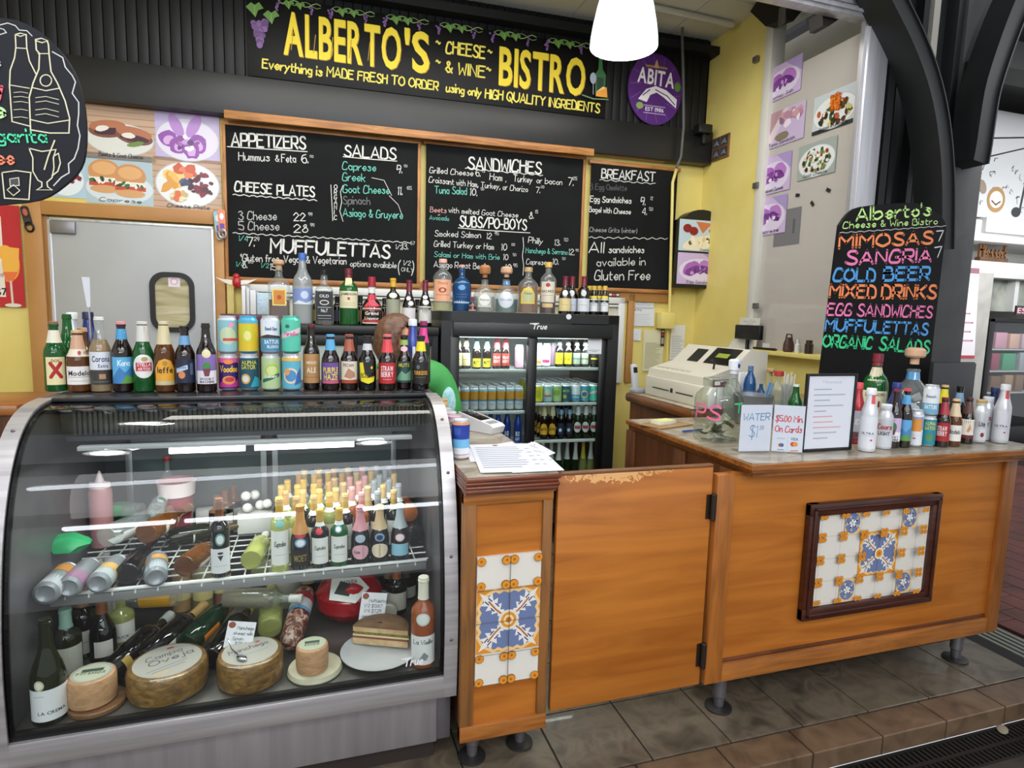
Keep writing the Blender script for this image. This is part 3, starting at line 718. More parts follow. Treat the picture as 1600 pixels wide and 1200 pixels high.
for s in (-1, 1):                                          # solid end panels: insulated wall, steel band over the curved edge
    x0, x1 = (-hw_, -hw_ + .042) if s < 0 else (hw_ - .042, hw_)
    ins = [(a, b) for a, b in inset(PROF, .006)]
    side = MB().prism(ins + [(BD, 1.216), (BD, .262)], 'x', x0 + .001, x1 - .001).build('side_panel', STEELD, case)
    bnd = MB(); inn = inset(PROF, .006)
    for i in range(len(PROF) - 1):
        a, b, c_, d = PROF[i], PROF[i + 1], inn[i + 1], inn[i]
        bnd.prism([a, b, c_, d], 'x', x0 - (.002 if s < 0 else .001), x1 + .001)
    bnd.build('steel_band', STEEL, side)
    for k in (5, 12, 19, 25):
        p = PROF[min(k, len(PROF) - 1)]; MB().ball(((x0 + x1) / 2, p[0] - .001, p[1]), .006, .004, .006, 8, 5).build('screw', paint('#77737a', .4, .8), side)
gi0 = inset(PROF, .012)
gp = [p for p in gi0 if p[1] > .335 and p[0] < .43]
def sheet(pr, x0, x1, mb):
    vs = []; 
    for p in pr: vs += [(x0, p[0], p[1]), (x1, p[0], p[1])]
    return mb.add(vs, [(2 * i, 2 * i + 1, 2 * i + 3, 2 * i + 2) for i in range(len(pr) - 1)])
sheet(gp, -hw_ + .042, hw_ - .042, MB()).build('front_glass', thin_glass('#f4f8f6', 'case_glass', 1.5), case)
gk = MB()                                                  # black gasket round the glass
for s in (-1, 1):
    x = s * (hw_ - .042); g2 = inset(PROF, .020)
    q = [(a, b) for a, b in zip(gi0, g2) if a[1] > .335]
    for i in range(len(q) - 1): gk.prism([q[i][0], q[i + 1][0], q[i + 1][1], q[i][1]], 'x', min(x, x - s * .013), max(x, x - s * .013))
gk.box(-hw_ + .042, hw_ - .042, .0, .016, .335, .358)
gk.build('gasket', paint('#0a0a0a', .4), case)
bm_ = MB().box(-hw_ + .038, hw_ - .038, -.012, .03, .262, .335, .004); bm_.build('front_bumper', STEEL, case)
MB().box(-hw_ + .02, hw_ - .055, .035, BD, .075, .262, .003).build('base_panel', mottled('base_steel', [(.3, '#8d8789'), (.7, '#a39c9e')], 3, .4, .45, 0, 4, (8, 8, .5)), case)
MB().box(hw_ - .055, hw_ - .005, .05, BD, .07, .262, .003).build('base_corner', STEELD, case)
MB().box(-hw_ + .04, hw_ - .06, .07, BD - .05, 0, .075).build('plinth', paint('#2c211e', .7), case)
MB().box(-hw_ + .042, hw_ - .042, .42, BD, 1.196, 1.222, .003).box(-hw_ + .042, hw_ - .042, .395, .425, 1.212, 1.224, .002).build('top_panel', mottled('top_steel', [(.3, '#3a3a3c'), (.7, '#4b4b4e')], 3, .25, .6, 0, 3), case)
MB().box(-hw_ + .042, hw_ - .042, .02, BD - .06, .262, DECK, .003).build('deck', mottled('deck_steel', [(.3, '#5c5a56'), (.7, '#75726d')], 4, .3, .6), case)
DKI = paint('#3a3c3e', .5)
bk = MB().box(-hw_ + .042, hw_ - .042, BD - .05, BD - .03, DECK, 1.196).build('back_panel', DKI, case)
for k, (a, b) in enumerate(((-.52, .0), (.02, .54))):
    fr = MB(); z0, z1 = .42, 1.0; y = BD - .052
    fr.box(a, a + .025, y - .014, y, z0, z1, .003).box(b - .025, b, y - .014, y, z0, z1, .003).box(a, b, y - .014, y, z0, z0 + .03, .003).box(a, b, y - .014, y, z1 - .03, z1, .003)
    d = fr.build('sliding_door', paint('#8c9092', .35, .5), case)
    MB().box(a + .025, b - .025, y - .006, y - .003, z0 + .03, z1 - .03).build('pane', paint('#565e60', .12), d)
ev = MB().box(-hw_ + .06, hw_ - .06, .40, BD - .06, 1.10, 1.19, .004)
for i in range(78): ev.m(1).box(-hw_ + .10 + i * .0145, -hw_ + .108 + i * .0145, .388, .40, 1.105, 1.18)
ev.m(2).box(-hw_ + .08, hw_ - .08, .385, .40, 1.085, 1.10)
ev.build('evaporator_grille', [paint('#141516', .5), paint('#2c2e30', .5), paint('#3d4042', .4, .4)], case)
# lamp strip under the canopy
lf = MB().box(-hw_ + .12, hw_ - .10, .345, .375, 1.060, 1.075, .003).build('light_fixture', paint('#b9bcbd', .4), case)
for a, b in ((-.26, -.03), (.0, .33)):
    MB().tube([(a, .355, 1.05), (b, .355, 1.05)], .011, 10).build('tube', emit('#f3fbff', 5.), lf)
area('case_light', (cx0_ + hw_, cyf + .34, 1.035), (cx0_ + hw_, cyf + .30, 0), 1.0, .06, 3.6, (.95, 1, .98))
# wire shelf
ws = MB(); sy0, sy1 = SH_Y - cyf, BD - .07; zsh = SH_Z - .008
for i in range(11): ws.tube([(-hw_ + .05, sy0 + .02 + i * (sy1 - sy0 - .02) / 10, zsh), (hw_ - .05, sy0 + .02 + i * (sy1 - sy0 - .02) / 10, zsh)], .003, 6)
for i in range(18):
    x = -hw_ + .10 + i * (2 * hw_ - .2) / 17; ws.tube([(x, sy1, zsh + .003), (x, sy0 + .004, zsh + .003), (x, sy0, zsh - .014)], .0028, 6)
ws.tube([(-hw_ + .06, sy0, zsh + .004), (hw_ - .06, sy0, zsh + .004)], .006, 8)
sh = ws.build('wire_shelf', paint('#d4d6d4', .35), case)
MB().box(-hw_ + .06, hw_ - .06, sy0 + .002, sy0 + .008, zsh - .034, zsh - .006, .002).build('shelf_rail', paint('#8f9190', .4, .4), sh)
# maker's mark printed on the glass, near the lower right corner
c = Cv(); c.block('True', 0, 0, .026, '#e8e8e8', .062, 'c', .0, .22); c.line([(-.042, .026), (.0, .0272)], .005, '#e8e8e8')
p = at(645, 1032, y=cyf); o = c.build('glass_mark', case); o.location = (p.x - (cx0_ + hw_), -.008, p.z - .012)
# ================================================================= back-bar fridge and cabinet
FD = .80                                                   # front face this far off the back wall
u0, zt_ = wq(690, 487, FD); u1, _ = wq(968, 492, FD); FZ = (zt_ + wq(968, 492, FD)[1]) / 2; FW = u1 - u0
fp = wpt((u0 + u1) / 2, 0, FD)
FK = paint('#18191a', .42); FK2 = paint('#0b0b0c', .35)
fg = thing('glass_door_fridge', 'black two-door glass-front fridge full of beer cans and bottles', 'refrigerator', fp, WA)
H2 = FW / 2; ZB = .14
def fz(px, py): return wq(px, py, FD - .03)[1]
def fu(px, py): return wq(px, py, FD - .03)[0] - (u0 + u1) / 2
cab = MB().box(-H2, -H2 + .06, 0, .74, ZB, FZ).box(H2 - .075, H2, 0, .74, ZB, FZ).box(-H2, H2, 0, .74, FZ - .06, FZ).box(-H2, H2, 0, .74, ZB, ZB + .1).box(-H2, H2, .70, .74, ZB, FZ)
cab.build('cabinet', FK, fg)
MB().box(-H2 + .06, H2 - .075, .69, .70, ZB + .1, FZ - .06).build('liner', paint('#c9cdcd', .5), fg)
MB().box(-H2 + .07, H2 - .05, -.02, 0, FZ - .155, FZ - .065, .006).build('header', FK, fg)
c = Cv(); c.block('True', 0, 0, .034, '#e6e6e6', .10, 'c', 0, .22); c.line([(-.062, .034), (-.005, .036)], .007, '#e6e6e6')
o = c.build('badge', fg); o.location = (fu(839, 514), -.021, fz(839, 514))
for x in (-H2 + .1, H2 - .1):
    for y in (.08, .66): MB().lathe([(0, .03), (ZB, .03)], 12, cx=x, cy=y).build('caster', BLACK, fg)
fsh = []
DIV = fu(829, 600)
for a, b, zs_, nm in ((-H2 + .06, DIV, ((707, 578), (707, 645)), 'l'), (DIV, H2 - .075, ((835, 575), (833, 631), (833, 690)), 'r')):
    for q in zs_:
        z = fz(*q); fsh.append((nm, z))
        s_ = MB().box(a + .03, b - .03, .05, .055, z - .016, z + .003, .001)
        for k in range(9): s_.box(a + .03, b - .03, .07 + k * .07, .076 + k * .07, z - .005, z)
        s_.build('shelf', paint('#dfe3e2', .4), fg)
zlo = fz(833, 690) - .335; fsh.append(('l', fz(707, 645) - .225)); fsh.append(('r', zlo))
for nm in ('l', 'r'):
    z = [q for q in fsh if q[0] == nm][-1][1]; a, b = ((-H2 + .06, DIV) if nm == 'l' else (DIV, H2 - .075))
    MB().box(a + .03, b - .03, .05, .66, z - .012, z).build('shelf', paint('#cdd1d0', .4), fg)
gm_ = thin_glass('#eef4f2', 'fridge_glass', 1.45)
for a, b, y in ((-H2 + .055, DIV + .03, .0), (DIV - .03, H2 - .06, .022)):
    z1 = FZ - .155; z0 = ZB + .06; w = .06; zg = fz(710, 521)
    d = MB().box(a, a + w, y, y + .02, z0, z1, .004).box(b - w, b, y, y + .02, z0, z1, .004).box(a + w, b - w, y, y + .02, z0, z0 + w, .004).box(a + w, b - w, y, y + .02, zg, z1, .004).build('door', FK2, fg)
    MB().box(a + w, b - w, y + .008, y + .012, z0 + w, zg).build('pane', gm_, d)
    lt_ = MB().box(a + w, b - w, y + .035, y + .055, fz(710, 527), fz(710, 521.5)).build('light_strip', emit('#f4fbff', 1.6), fg)
FRS = (fp, (u0 + u1) / 2)
area('fridge_light', wpt((u0 + u1) / 2, FZ - .20, FD - .06), wpt((u0 + u1) / 2, .2, FD - .35), FW - .25, .04, 5, (.95, 1, 1))
def fpos(u, y, z):                                          # fridge-local -> world
    return Vector((fp.x + u * WC - y * WS, fp.y + u * WS + y * WC, z))
# qr-less notice stuck on the right door
c = Cv(); c.rect(-.05, -.06, .05, .06, '#e9ebee'); c.lines([[(-.03, .035), (.03, .035)], [(-.035, -.035), (.035, -.035)], [(-.02, -.045), (.02, -.045)]], .004, '#9a9ca0')
p = wpt(*wq(929, 539, FD - .02), FD - .018); o = c.build('door_notice', None, rough=.5, loc=p, rz=WA); tag(o, 'white paper notice stuck inside the top right of the fridge door', 'notice')
# low black cabinet left of the fridge with glass doors
lu0, lz_ = wq(414, 505, FD + .0); lu1 = u0 - .012; LZ = wq(560, 509, FD)[1]
lp = wpt((lu0 + lu1) / 2, 0, FD - .02); lw = (lu1 - lu0) / 2
lb = thing('back_bar_cabinet', 'low black back bar cabinet with glass doors, under the row of liquor bottles', 'cabinet', lp, WA)
LZS = LZ
MB().box(-lw, lw, .03, .70, .1, LZS - .05).build('carcass', FK2, lb); MB().box(-lw, lw, -.01, .72, LZS - .05, LZS, .006).build('top', FK, lb)
for k in range(2):
    a = -lw + .04 + k * (2 * lw - .06) / 2; b = a + (2 * lw - .06) / 2 - .02
    d = MB().box(a, a + .05, 0, .03, .16, LZS - .06, .003).box(b - .05, b, 0, .03, .16, LZS - .06, .003).box(a, b, 0, .03, .16, .22, .003).box(a, b, 0, .03, LZS - .12, LZS - .06, .003).build('door', FK, lb)
    MB().box(a + .05, b - .05, .012, .016, .22, LZS - .12).build('pane', paint('#b9c3bd', .15), d)
# ================================================================= signs, boards, photographs and papers on the walls
PINE = wood('pine_trim', '#bd8348', '#8f5a2a', 'x', 1.4, .5, .05); PINEZ = wood('pine_trim_upright', '#bd8348', '#8f5a2a', 'z', 1.4, .5, .05)
TAN = mottled('tan_casing', [(.3, '#a9763f'), (.7, '#b98950')], 2, .5, 0, .4)
class Plane:
    """a surface in the place: pixel -> its (u, v); and the mapping of a canvas onto it"""
    def __init__(s, f, px0, py0): s.f = f; s.o = f(px0, py0)
    def q(s, px, py): a = s.f(px, py); return (a[0] - s.o[0], a[1] - s.o[1])
    def hgt(s, px, py, h): a = s.q(px, py); b = s.q(px, py - h); return abs(b[1] - a[1])
    def hand(s, c, t, a, b, h, col, w=.108, **k):
        p, e = s.q(*a), s.q(*b); H = s.hgt(a[0], a[1], h); W = sqrt((e[0] - p[0]) ** 2 + (e[1] - p[1]) ** 2)
        c.hand(t, p[0], p[1], H, col, H * w, W, ang=atan2(e[1] - p[1], e[0] - p[0]), **k)
    def handh(s, c, t, a, h, col, w=.108, **k):
        p = s.q(*a); H = s.hgt(a[0], a[1], h); c.hand(t, p[0], p[1], H, col, H * w, ang=k.pop('ang', -.02), **k)
    def block(s, c, t, a, b, h, col, **k):
        p, e = s.q(*a), s.q(*b); W = sqrt((e[0] - p[0]) ** 2 + (e[1] - p[1]) ** 2)
        c.block(t, p[0], p[1], s.hgt(a[0], a[1], h), col, W, ang=atan2(e[1] - p[1], e[0] - p[0]), **k)
    def line(s, c, pts, wpx, col): c.line([s.q(*p) for p in pts], s.hgt(pts[0][0], pts[0][1], wpx), col)
    def wavy(s, c, a, b, wpx, col, amp=1.2):
        p, e = s.q(*a), s.q(*b); k = s.hgt(a[0], a[1], 1); c.line(wavy(p[0], e[0], p[1], amp * k, max(8, int(abs(b[0] - a[0]) / 4)), e[1] - p[1]), wpx * k, col)
    def poly(s, c, pts, col): c.poly([s.q(*p) for p in pts], col)
    def ell(s, c, px, py, rx, ry, col, **k):
        p = s.q(px, py); a = s.q(px + rx, py); c.ell(p[0], p[1], sqrt((a[0] - p[0]) ** 2 + (a[1] - p[1]) ** 2), s.hgt(px, py, ry), col, **k)
def wall_thing(name, label, cat, px, py, d, group=None):
    """an Empty on the back wall at a photo point, turned with the wall, and the Plane that goes with it"""
    u, z = wq(px, py, d); return thing(name, label, cat, wpt(u, z, d), WA, group), Plane(lambda a, b: wq(a, b, d), px, py)
# ---- the shop's name board
t, P = wall_thing('shop_sign', 'long black shop sign with big yellow block lettering and painted grapevine border', 'sign', 385, 118, .055)
a, b = P.q(386, 60), P.q(948, 130); z0 = P.q(388, 118)[1]; z1 = max(P.q(385, -12)[1], P.q(952, 80)[1])
MB().box(a[0], b[0], 0, .022, z0, z1, .003).build('board', paint('#060607', .5, 0, 0, .25), t)
YL, YD = '#f2d932', '#b98f12'; c = Cv()
for dx, col in ((1.2, YD), (0, YL)):
    P.block(c, "ALBERTO", (443 + dx, 83 + dx), (626 + dx, 108 + dx), 66, col); P.block(c, "S", (644 + dx, 110 + dx), (671 + dx, 113 + dx), 62, col)
    P.block(c, "'", (632 + dx, 108 + dx), (640 + dx, 109 + dx), 62, col)
    P.block(c, "BISTRO", (779 + dx, 131 + dx), (913 + dx, 149 + dx), 59, col)
for x in (455, 490, 517, 546, 575): P.line(c, [(x, 78 + (x - 455) * .137), (x + 3, 50 + (x - 455) * .137)], 1.2, YD)
P.hand(c, "CHEESE", (697, 83), (757, 91), 18, '#f0e05a', .16); P.hand(c, "& WINE", (696, 113), (757, 121), 17, '#f0e05a', .16)
for a in ((681, 72), (681, 102), (762, 86), (760, 114)): P.handh(c, "~", a, 14, '#f0e05a', .18)
P.hand(c, "Everything is", (410, 106), (503, 119), 14, '#f0e05a', .17); P.hand(c, "MADE FRESH TO ORDER", (511, 119), (684, 141), 14, '#f0e05a', .17)
P.hand(c, "using only", (697, 143), (751, 151), 13, '#f0e05a', .17); P.hand(c, "HIGH QUALITY INGREDIENTS", (758, 153), (936, 176), 14, '#f0e05a', .17)
def grapes(px, py, s, n=14):
    for i in range(n):
        r = i / n; P.ell(c, px + random.uniform(-1, 1) * s * (1 - r) * .5, py + r * s * 1.6, s * .20, s * .20, random.choice(['#6b4a80', '#7d5a94', '#5a3c70']), n=8)
def leaf(px, py, s):
    P.poly(c, [(px - s, py - s * .2), (px - s * .4, py - s * .7), (px, py - s * .4), (px + s * .5, py - s * .7), (px + s, py), (px + s * .4, py + s * .2), (px + s * .1, py + s), (px - s * .4, py + s * .4)], '#5f8a3c'); P.line(c, [(px, py + s * .7), (px, py - s * .3)], .8, '#8fb35e')
grapes(406, 34, 24, 60); leaf(398, 14, 14); leaf(424, 26, 13)
for k in range(6):
    x = 435 + k * 84; y = 8 + (x - 435) * .148 - 6
    P.line(c, [(x + i * 6, y + i * .9 + 4 * sin(i * 1.1)) for i in range(12)], 1.5, '#8aa864'); P.line(c, [(x + i * 6, y + i * .9 - 4 * sin(i * 1.1)) for i in range(12)], 1.2, '#6f8d4c')
    leaf(x + 16, y + 5, 9); leaf(x + 34, y + 7, 8); grapes(x - 2, y + 2, 9, 12); grapes(x + 52, y + 10, 8, 10)
P.poly(c, [(928, 150), (928, 118), (933, 110), (934, 93), (939, 93), (940, 111), (945, 119), (943, 152)], '#2f6b3c'); P.poly(c, [(931, 148), (931, 122), (941, 124), (940, 149)], '#1d3f2a')
P.ell(c, 925, 124, 5, 9, '#a9b0c4', n=14); P.line(c, [(925, 132), (925, 149)], 1.2, '#a9b0c4'); P.poly(c, [(929, 152), (930, 144), (946, 138), (947, 154)], '#f0a33a'); P.poly(c, [(930, 145), (940, 137), (946, 139)], '#f6d68a')
P.line(c, [(908, 150), (925, 156), (948, 157)], 2, '#6d8a5a')
o = c.build('lettering', t)
# ---- round purple brewery sign
t, P = wall_thing('round_sign', 'round purple sign with white lettering and a white arched bridge, right of the shop sign', 'sign', 1024, 140, .06)
R = (P.q(1066, 146)[0] - P.q(982, 135)[0]) / 2; RZ = (P.q(1024, 84)[1] - P.q(1024, 196)[1]) / 2; m = MB()
m.prism([(R * cos(2 * pi * k / 40), RZ * sin(2 * pi * k / 40)) for k in range(40)], 'y', 0, .012).build('disc', paint('#57287a', .4), t)
c = Cv()
for k in range(14):
    a = 2 * pi * k / 14 + .2; c.line([(R * .55 * cos(a), RZ * .55 * sin(a)), (R * .93 * cos(a + .15), RZ * .93 * sin(a + .15))], .006, '#7b4aa3')
c.poly([(-R * .62, -RZ * .32), (-R * .34, -RZ * .02), (0, RZ * .10), (R * .4, RZ * .02), (R * .82, -RZ * .2), (R * .8, -RZ * .45), (R * .3, -RZ * .18), (R * .05, -RZ * .08), (-R * .18, -RZ * .17), (-R * .3, -RZ * .38)], '#f1eef4')
c.lines([[(R * .0, 0), (R * .45, -RZ * .14), (R * .75, -RZ * .36)], [(-R * .45, -RZ * .2), (-R * .2, -RZ * .02)]], .008, '#57287a')
c.block('ABITA', 0, RZ * .13, RZ * .42, '#f4f1f6', R * 1.36, 'c', -.05); c.block('EST 1986', 0, -RZ * .62, RZ * .11, '#e8def0', R * .68, 'c')
c.rect(-R * .4, RZ * .60, R * .4, RZ * .66, '#a8824a'); c.poly([(-R * .1, RZ * .6), (0, RZ * .85), (R * .1, RZ * .6)], '#c9a56a'); c.ell(R * .82, RZ * .15, R * .12, RZ * .14, '#5f8a3c', 8); c.ell(-R * .55, -RZ * .5, R * .14, RZ * .1, '#8fae5e', 8)
c.lines([[(-R * .4, -RZ * .47), (R * .4, -RZ * .47)], [(-R * .4, -RZ * .68), (R * .4, -RZ * .68)]], .005, '#cbb8dc'); c.build('emblem', t)
# ---- menu boards
CH, TL, PK = '#dcdcd8', '#66c4b2', '#d8a098'
CB = mottled('chalkboard', [(.35, '#131415'), (.75, '#1b1d1e')], 3, .75, 0, .6); CB.node_tree.nodes['Principled BSDF'].inputs['Specular IOR Level'].default_value = .15
def board(name, label, x0, x1, pyt0, pyt1, pyb, left=True, right=True, bot=16):
    t, P = wall_thing(name, label, 'menu board', x0, pyb, .045)
    a = P.q(x0, pyb); b = P.q(x1, pyb); z1 = (P.q(x0, pyt0)[1] + P.q(x1, pyt1)[1]) / 2; W = b[0]
    MB().box(0, W, 0, .012, 0, z1).build('chalkboard', CB, t)
    f = .022
    MB().box(-f, W + f, -.008, .02, z1, z1 + .028, .003).build('frame', PINE, t); MB().box(-f, W + f, -.008, .02, -.03, 0, .003).build('frame', PINE, t)
    if left: MB().box(-f, 0, -.008, .02, 0, z1, .003).build('frame', PINEZ, t)
    if right: MB().box(W, W + f, -.008, .02, 0, z1, .003).build('frame', PINEZ, t)
    return t, P
t, P = board('menu_board', 'widest black chalkboard menu, headed appetizers and salads', 358, 651, 194, 226, 432)
c = Cv(); H = lambda *a, **k: P.hand(c, *a, **k); S = lambda *a, **k: P.handh(c, *a, **k)
H("APPETIZERS", (362, 227), (477, 233), 19, CH, .15); P.line(c, [(355, 229), (480, 237)], 1.4, CH)
H("Hummus", (373, 250), (421, 252), 12, CH); S("&", (430, 252), 10, CH); H("Feta", (440, 253), (462, 254), 12, CH); S("6.", (471, 254), 13, CH); S("00", (484, 246), 4, CH)
H("CHEESE", (367, 299), (424, 303), 15, CH, .16); H("PLATES", (433, 304), (491, 307), 15, CH, .16); P.wavy(c, (364, 304), (495, 313), 1.4, CH)
H("3 Cheese", (373, 343), (432, 344), 13, '#b4b6b4'); H("22", (459, 345), (477, 345), 12, CH); S("99", (482, 337), 5, CH)
H("5 Cheese", (373, 359), (436, 360), 13, '#b4b6b4'); H("28", (459, 363), (481, 363), 12, CH); S("99", (485, 354), 5, CH)
P.wavy(c, (364, 364), (640, 379), 1.2, CH); S("1/4", (373, 376), 8, TL); S("7.", (386, 384), 14, CH); S("29", (397, 376), 6, CH)
H("MUFFULETTAS", (423, 394), (608, 403), 20, CH, .17); S("1/2", (618, 389), 7, CH); S("13.", (628, 389), 9, CH); S("67", (641, 382), 5, CH)
H("*Gluten free, Vegan & Vegetarian", (376, 408), (541, 413), 11, CH); H("options available", (547, 416), (619, 419), 9, CH)
S("(", (622, 426), 20, CH, .06); S("1/2", (630, 414), 7, CH); S("ONLY", (627, 424), 6, CH); S(")", (643, 428), 20, CH, .06)
S("1/4", (369, 416), 7, TL); S("8.", (379, 418), 10, CH); S("25", (388, 411), 5, CH); S("1/2", (408, 418), 7, TL); S("15", (422, 422), 10, CH)
H("SALADS", (538, 244), (618, 249), 17, CH, .15); P.line(c, [(536, 245), (580, 249), (620, 252)], 1.3, CH)
H("Caprese", (535, 265), (587, 268), 12, TL); S("9.", (620, 270), 12, CH); S("00", (631, 261), 4, CH); H("Greek", (535, 282), (570, 284), 12, TL)
H("Goat Cheese", (536, 301), (608, 303), 12, TL); S("11.", (621, 304), 12, CH); S("65", (636, 296), 5, CH); H("Spinach", (536, 319), (578, 320), 12, '#6d706f'); H("Asiago & Gruyere", (536, 338), (629, 342), 12, TL)
for k, ch in enumerate("ORGANIC"): S(ch, (522, 295 + k * 8), 6.5, CH, .16, jit=.01)
P.line(c, [(517, 289), (520, 345)], 1, CH); P.line(c, [(536, 290), (532, 300), (534, 315), (531, 330), (536, 346)], 1, CH); P.line(c, [(581, 278), (600, 282), (609, 300), (612, 306)], .8, CH); P.line(c, [(608, 306), (622, 320), (628, 336)], .8, CH)
c.build('chalk_writing', t)
t, P = board('menu_board', 'black chalkboard menu headed sandwiches, middle of the three on the back wall', 664, 904, 228, 245, 441, left=False)
c = Cv()
H("SANDWICHES", (731, 264), (845, 271), 18, CH, .15); P.wavy(c, (727, 262 + 1), (848, 274), 1.2, CH)
H("Grilled Cheese", (671, 270), (739, 275), 9, CH); S("6.", (743, 275), 10, CH); S("15", (753, 269), 5, CH); H("Ham", (765, 281), (784, 283), 10, CH); S(",", (790, 284), 7, CH); H("Turkey", (802, 283), (831, 286), 10, CH); H("or bacon", (838, 286), (878, 289), 9, CH); S("7.", (887, 289), 12, CH); S("25", (895, 281), 5, CH)
H("Croissant with Ham, Turkey, or Chorizo", (670, 285), (824, 300), 9, CH); S("7.", (837, 301), 9, CH); S("00", (845, 294), 4, CH); H("Tuna Salad", (679, 302), (729, 304), 11, TL); S("10.", (734, 305), 11, CH); S("50", (751, 297), 4, CH)
H("Beets", (672, 331), (697, 333), 8, PK); H("with melted Goat Cheese", (701, 332), (809, 340), 8, CH); S("8.", (827, 341), 10, CH); S("15", (836, 333), 5, CH); S("or", (684, 337), 4, PK); H("Avocado", (671, 343), (701, 345), 7, TL)
H("SUBS/PO-BOYS", (718, 354), (822, 359), 16, CH, .14); P.line(c, [(716, 356), (760, 360), (828, 364)], 1.2, CH)
H("Smoked Salmon", (679, 369), (751, 372), 9, CH); S("12", (760, 373), 9, CH); S("95", (773, 367), 5, CH); H("Grilled Turkey or Ham", (678, 385), (771, 390), 9, CH); S("10", (783, 391), 10, CH); S("00", (799, 384), 4, CH)
H("Salami or Ham with Brie", (678, 401), (780, 406), 8, TL); S("10", (786, 406), 9, CH); S("50", (801, 400), 4, CH); H("Asiago Roast Beef", (678, 417), (758, 421), 9, CH); S("12", (789, 424), 11, CH); S("95", (802, 417), 5, CH)
P.line(c, [(817, 371), (818, 385), (816, 400), (818, 415), (817, 430)], 1, CH)
H("Philly", (825, 379), (847, 382), 9, CH); S("13.", (866, 383), 9, CH); S("50", (881, 377), 5, CH); H("Manchego & Serrano", (821, 395), (886, 398), 8, TL); S("12.", (888, 398), 9, CH); S("95", (899, 393), 4, CH); H("Caprese", (822, 413), (853, 414), 8, CH); S("10.", (863, 413), 9, CH); S("50", (878, 406), 4, CH)
c.build('chalk_writing', t)
t, P = board('menu_board', 'narrow black chalkboard menu headed breakfast, rightmost of the three on the back wall', 917, 1049, 256, 266, 448, left=False, right=False)
c = Cv()
H("BREAKFAST", (940, 278), (1023, 283), 14, CH, .15); P.wavy(c, (937, 281), (1024, 287), 1, CH); H("3 Egg Omelette", (922, 296), (979, 298), 9, '#55585a'); H("Egg Sandwiches", (922, 315), (986, 318), 9, CH, .15); S("9.", (1001, 320), 12, CH); S("12", (1016, 312), 5, CH)
H("Bagel with Cheese", (920, 331), (985, 335), 8, CH, .15); S("4.", (1003, 335), 10, CH); S("50", (1014, 329), 5, CH); H("Cheese Grits (winter)", (921, 362), (995, 364), 7, '#a9abaa'); P.wavy(c, (920, 371), (1043, 373), 1, CH, 1.6)
H("All", (920, 395), (943, 395), 16, CH); H("sandwiches", (951, 395), (1006, 395), 10, CH, .15); H("available in", (932, 416), (1008, 414), 12, CH); H("Gluten Free", (929, 438), (1015, 437), 15, CH)
c.build('chalk_writing', t)
t, P = wall_thing('wood_plank', 'long pale pine plank fixed above the two wider chalkboards', 'plank', 350, 185, .13)
b = P.q(928, 241); MB().box(0, b[0], -.006, .018, .002, .054, .004).build('plank', PINE, t)
MB().box(0, P.q(1055, 266)[0] - .05, .07, .125, .034, .050, .003).build('ledge', wood('pale_pine', '#c7a071', '#a9804f', 'x', 1.2, .5), t)
# ---- tan casing, white pass-through window and grey swing door in the back wall
u0, zt = wq(341, 432); u1, _ = wq(1046, 455); zc1 = wq(1046, 462)[1]
on_wall(struct('trim_8', MB().box(u0, u1, -.03, 0, zc1 - .06, zt + .02, .003).box(wq(980, 470)[0], wq(990, 470)[0], -.03, 0, 1.0, zc1, .003), TAN))
w0, wz = wq(380, 447, .03); w1, _ = wq(976, 462, .03); wz = wq(690, 455, .03)[1]; WHT = paint('#dfe1e0', .45)
m = MB().box(w0, w1, -.05, -.0, wz - .05, wz, .004).box(w0, w0 + .05, -.05, 0, 1.0, wz, .004).box(w1 - .055, w1, -.05, 0, 1.0, wz, .004).box(w0, w1, -.045, 0, wz - .075, wz - .058, .003)
on_wall(struct('window_2', m, WHT))
m = MB().box(w0 + .05, w1 - .055, -.012, -.004, 1.0, wz - .07); on_wall(struct('window_2_pane', m, mottled('pass_through_glass', [(.35, '#cfc9a8'), (.65, '#e6e3d2')], 2, .2, 0, .5)))
d0, dz = wq(70, 337, .0); d1 = wq(336, 352, 0)[0]; dz = (wq(70, 337)[1] + wq(336, 352)[1]) / 2
m = MB().box(d0 - .10, d0, -.05, 0, 0, dz + .10, .004).box(d0, d1, -.05, 0, dz, dz + .085, .004).box(d1, d1 + .06, -.05, 0, 0, dz + .10, .004).box(d0, d0 + .02, -.02, 0, 0, dz)
on_wall(struct('trim_9', m, TAN))
dt = on_wall(thing('door_1', 'grey metal swing door with a small rounded window, behind the bottles at the left', 'door')); dt['kind'] = 'structure'
GD = mottled('grey_door', [(.3, '#a2a5a8'), (.7, '#b0b3b6')], 1.2, .45, 0, .5)
MB().box(d0 + .022, d1 - .004, -.035, -.002, .02, dz - .012, .003).build('leaf', GD, dt)
MB().box(d0 + .022, d0 + .045, -.038, -.0, .02, dz - .012, .002).box(d1 - .022, d1 - .004, -.038, 0, .02, dz - .012, .002).box(d0 + .022, d1 - .004, -.038, 0, dz - .03, dz - .012, .002).build('edge_strip', ALU, dt)
a0 = wq(78, 341, .04); a1 = wq(119, 366, .04); MB().box(a0[0], a1[0], -.055, -.036, a1[1], a0[1] - .012, .004).build('pivot_plate', STEELD, dt)
a0, a1 = wq(233, 424, .04), wq(306, 519, .04)
def rrect(x0, x1, z0, z1, r, n=6):
    o = []
    for cx, cz, s in ((x1 - r, z1 - r, 0), (x0 + r, z1 - r, 1), (x0 + r, z0 + r, 2), (x1 - r, z0 + r, 3)):
        for k in range(n + 1): t = pi / 2 * (s + k / n); o.append((cx + r * cos(t), cz + r * sin(t)))
    return o
ring = rrect(a0[0], a1[0], a1[1], a0[1], .09); rin = rrect(a0[0] + .03, a1[0] - .03, a1[1] + .03, a0[1] - .03, .065)
m = MB(); n = len(ring)
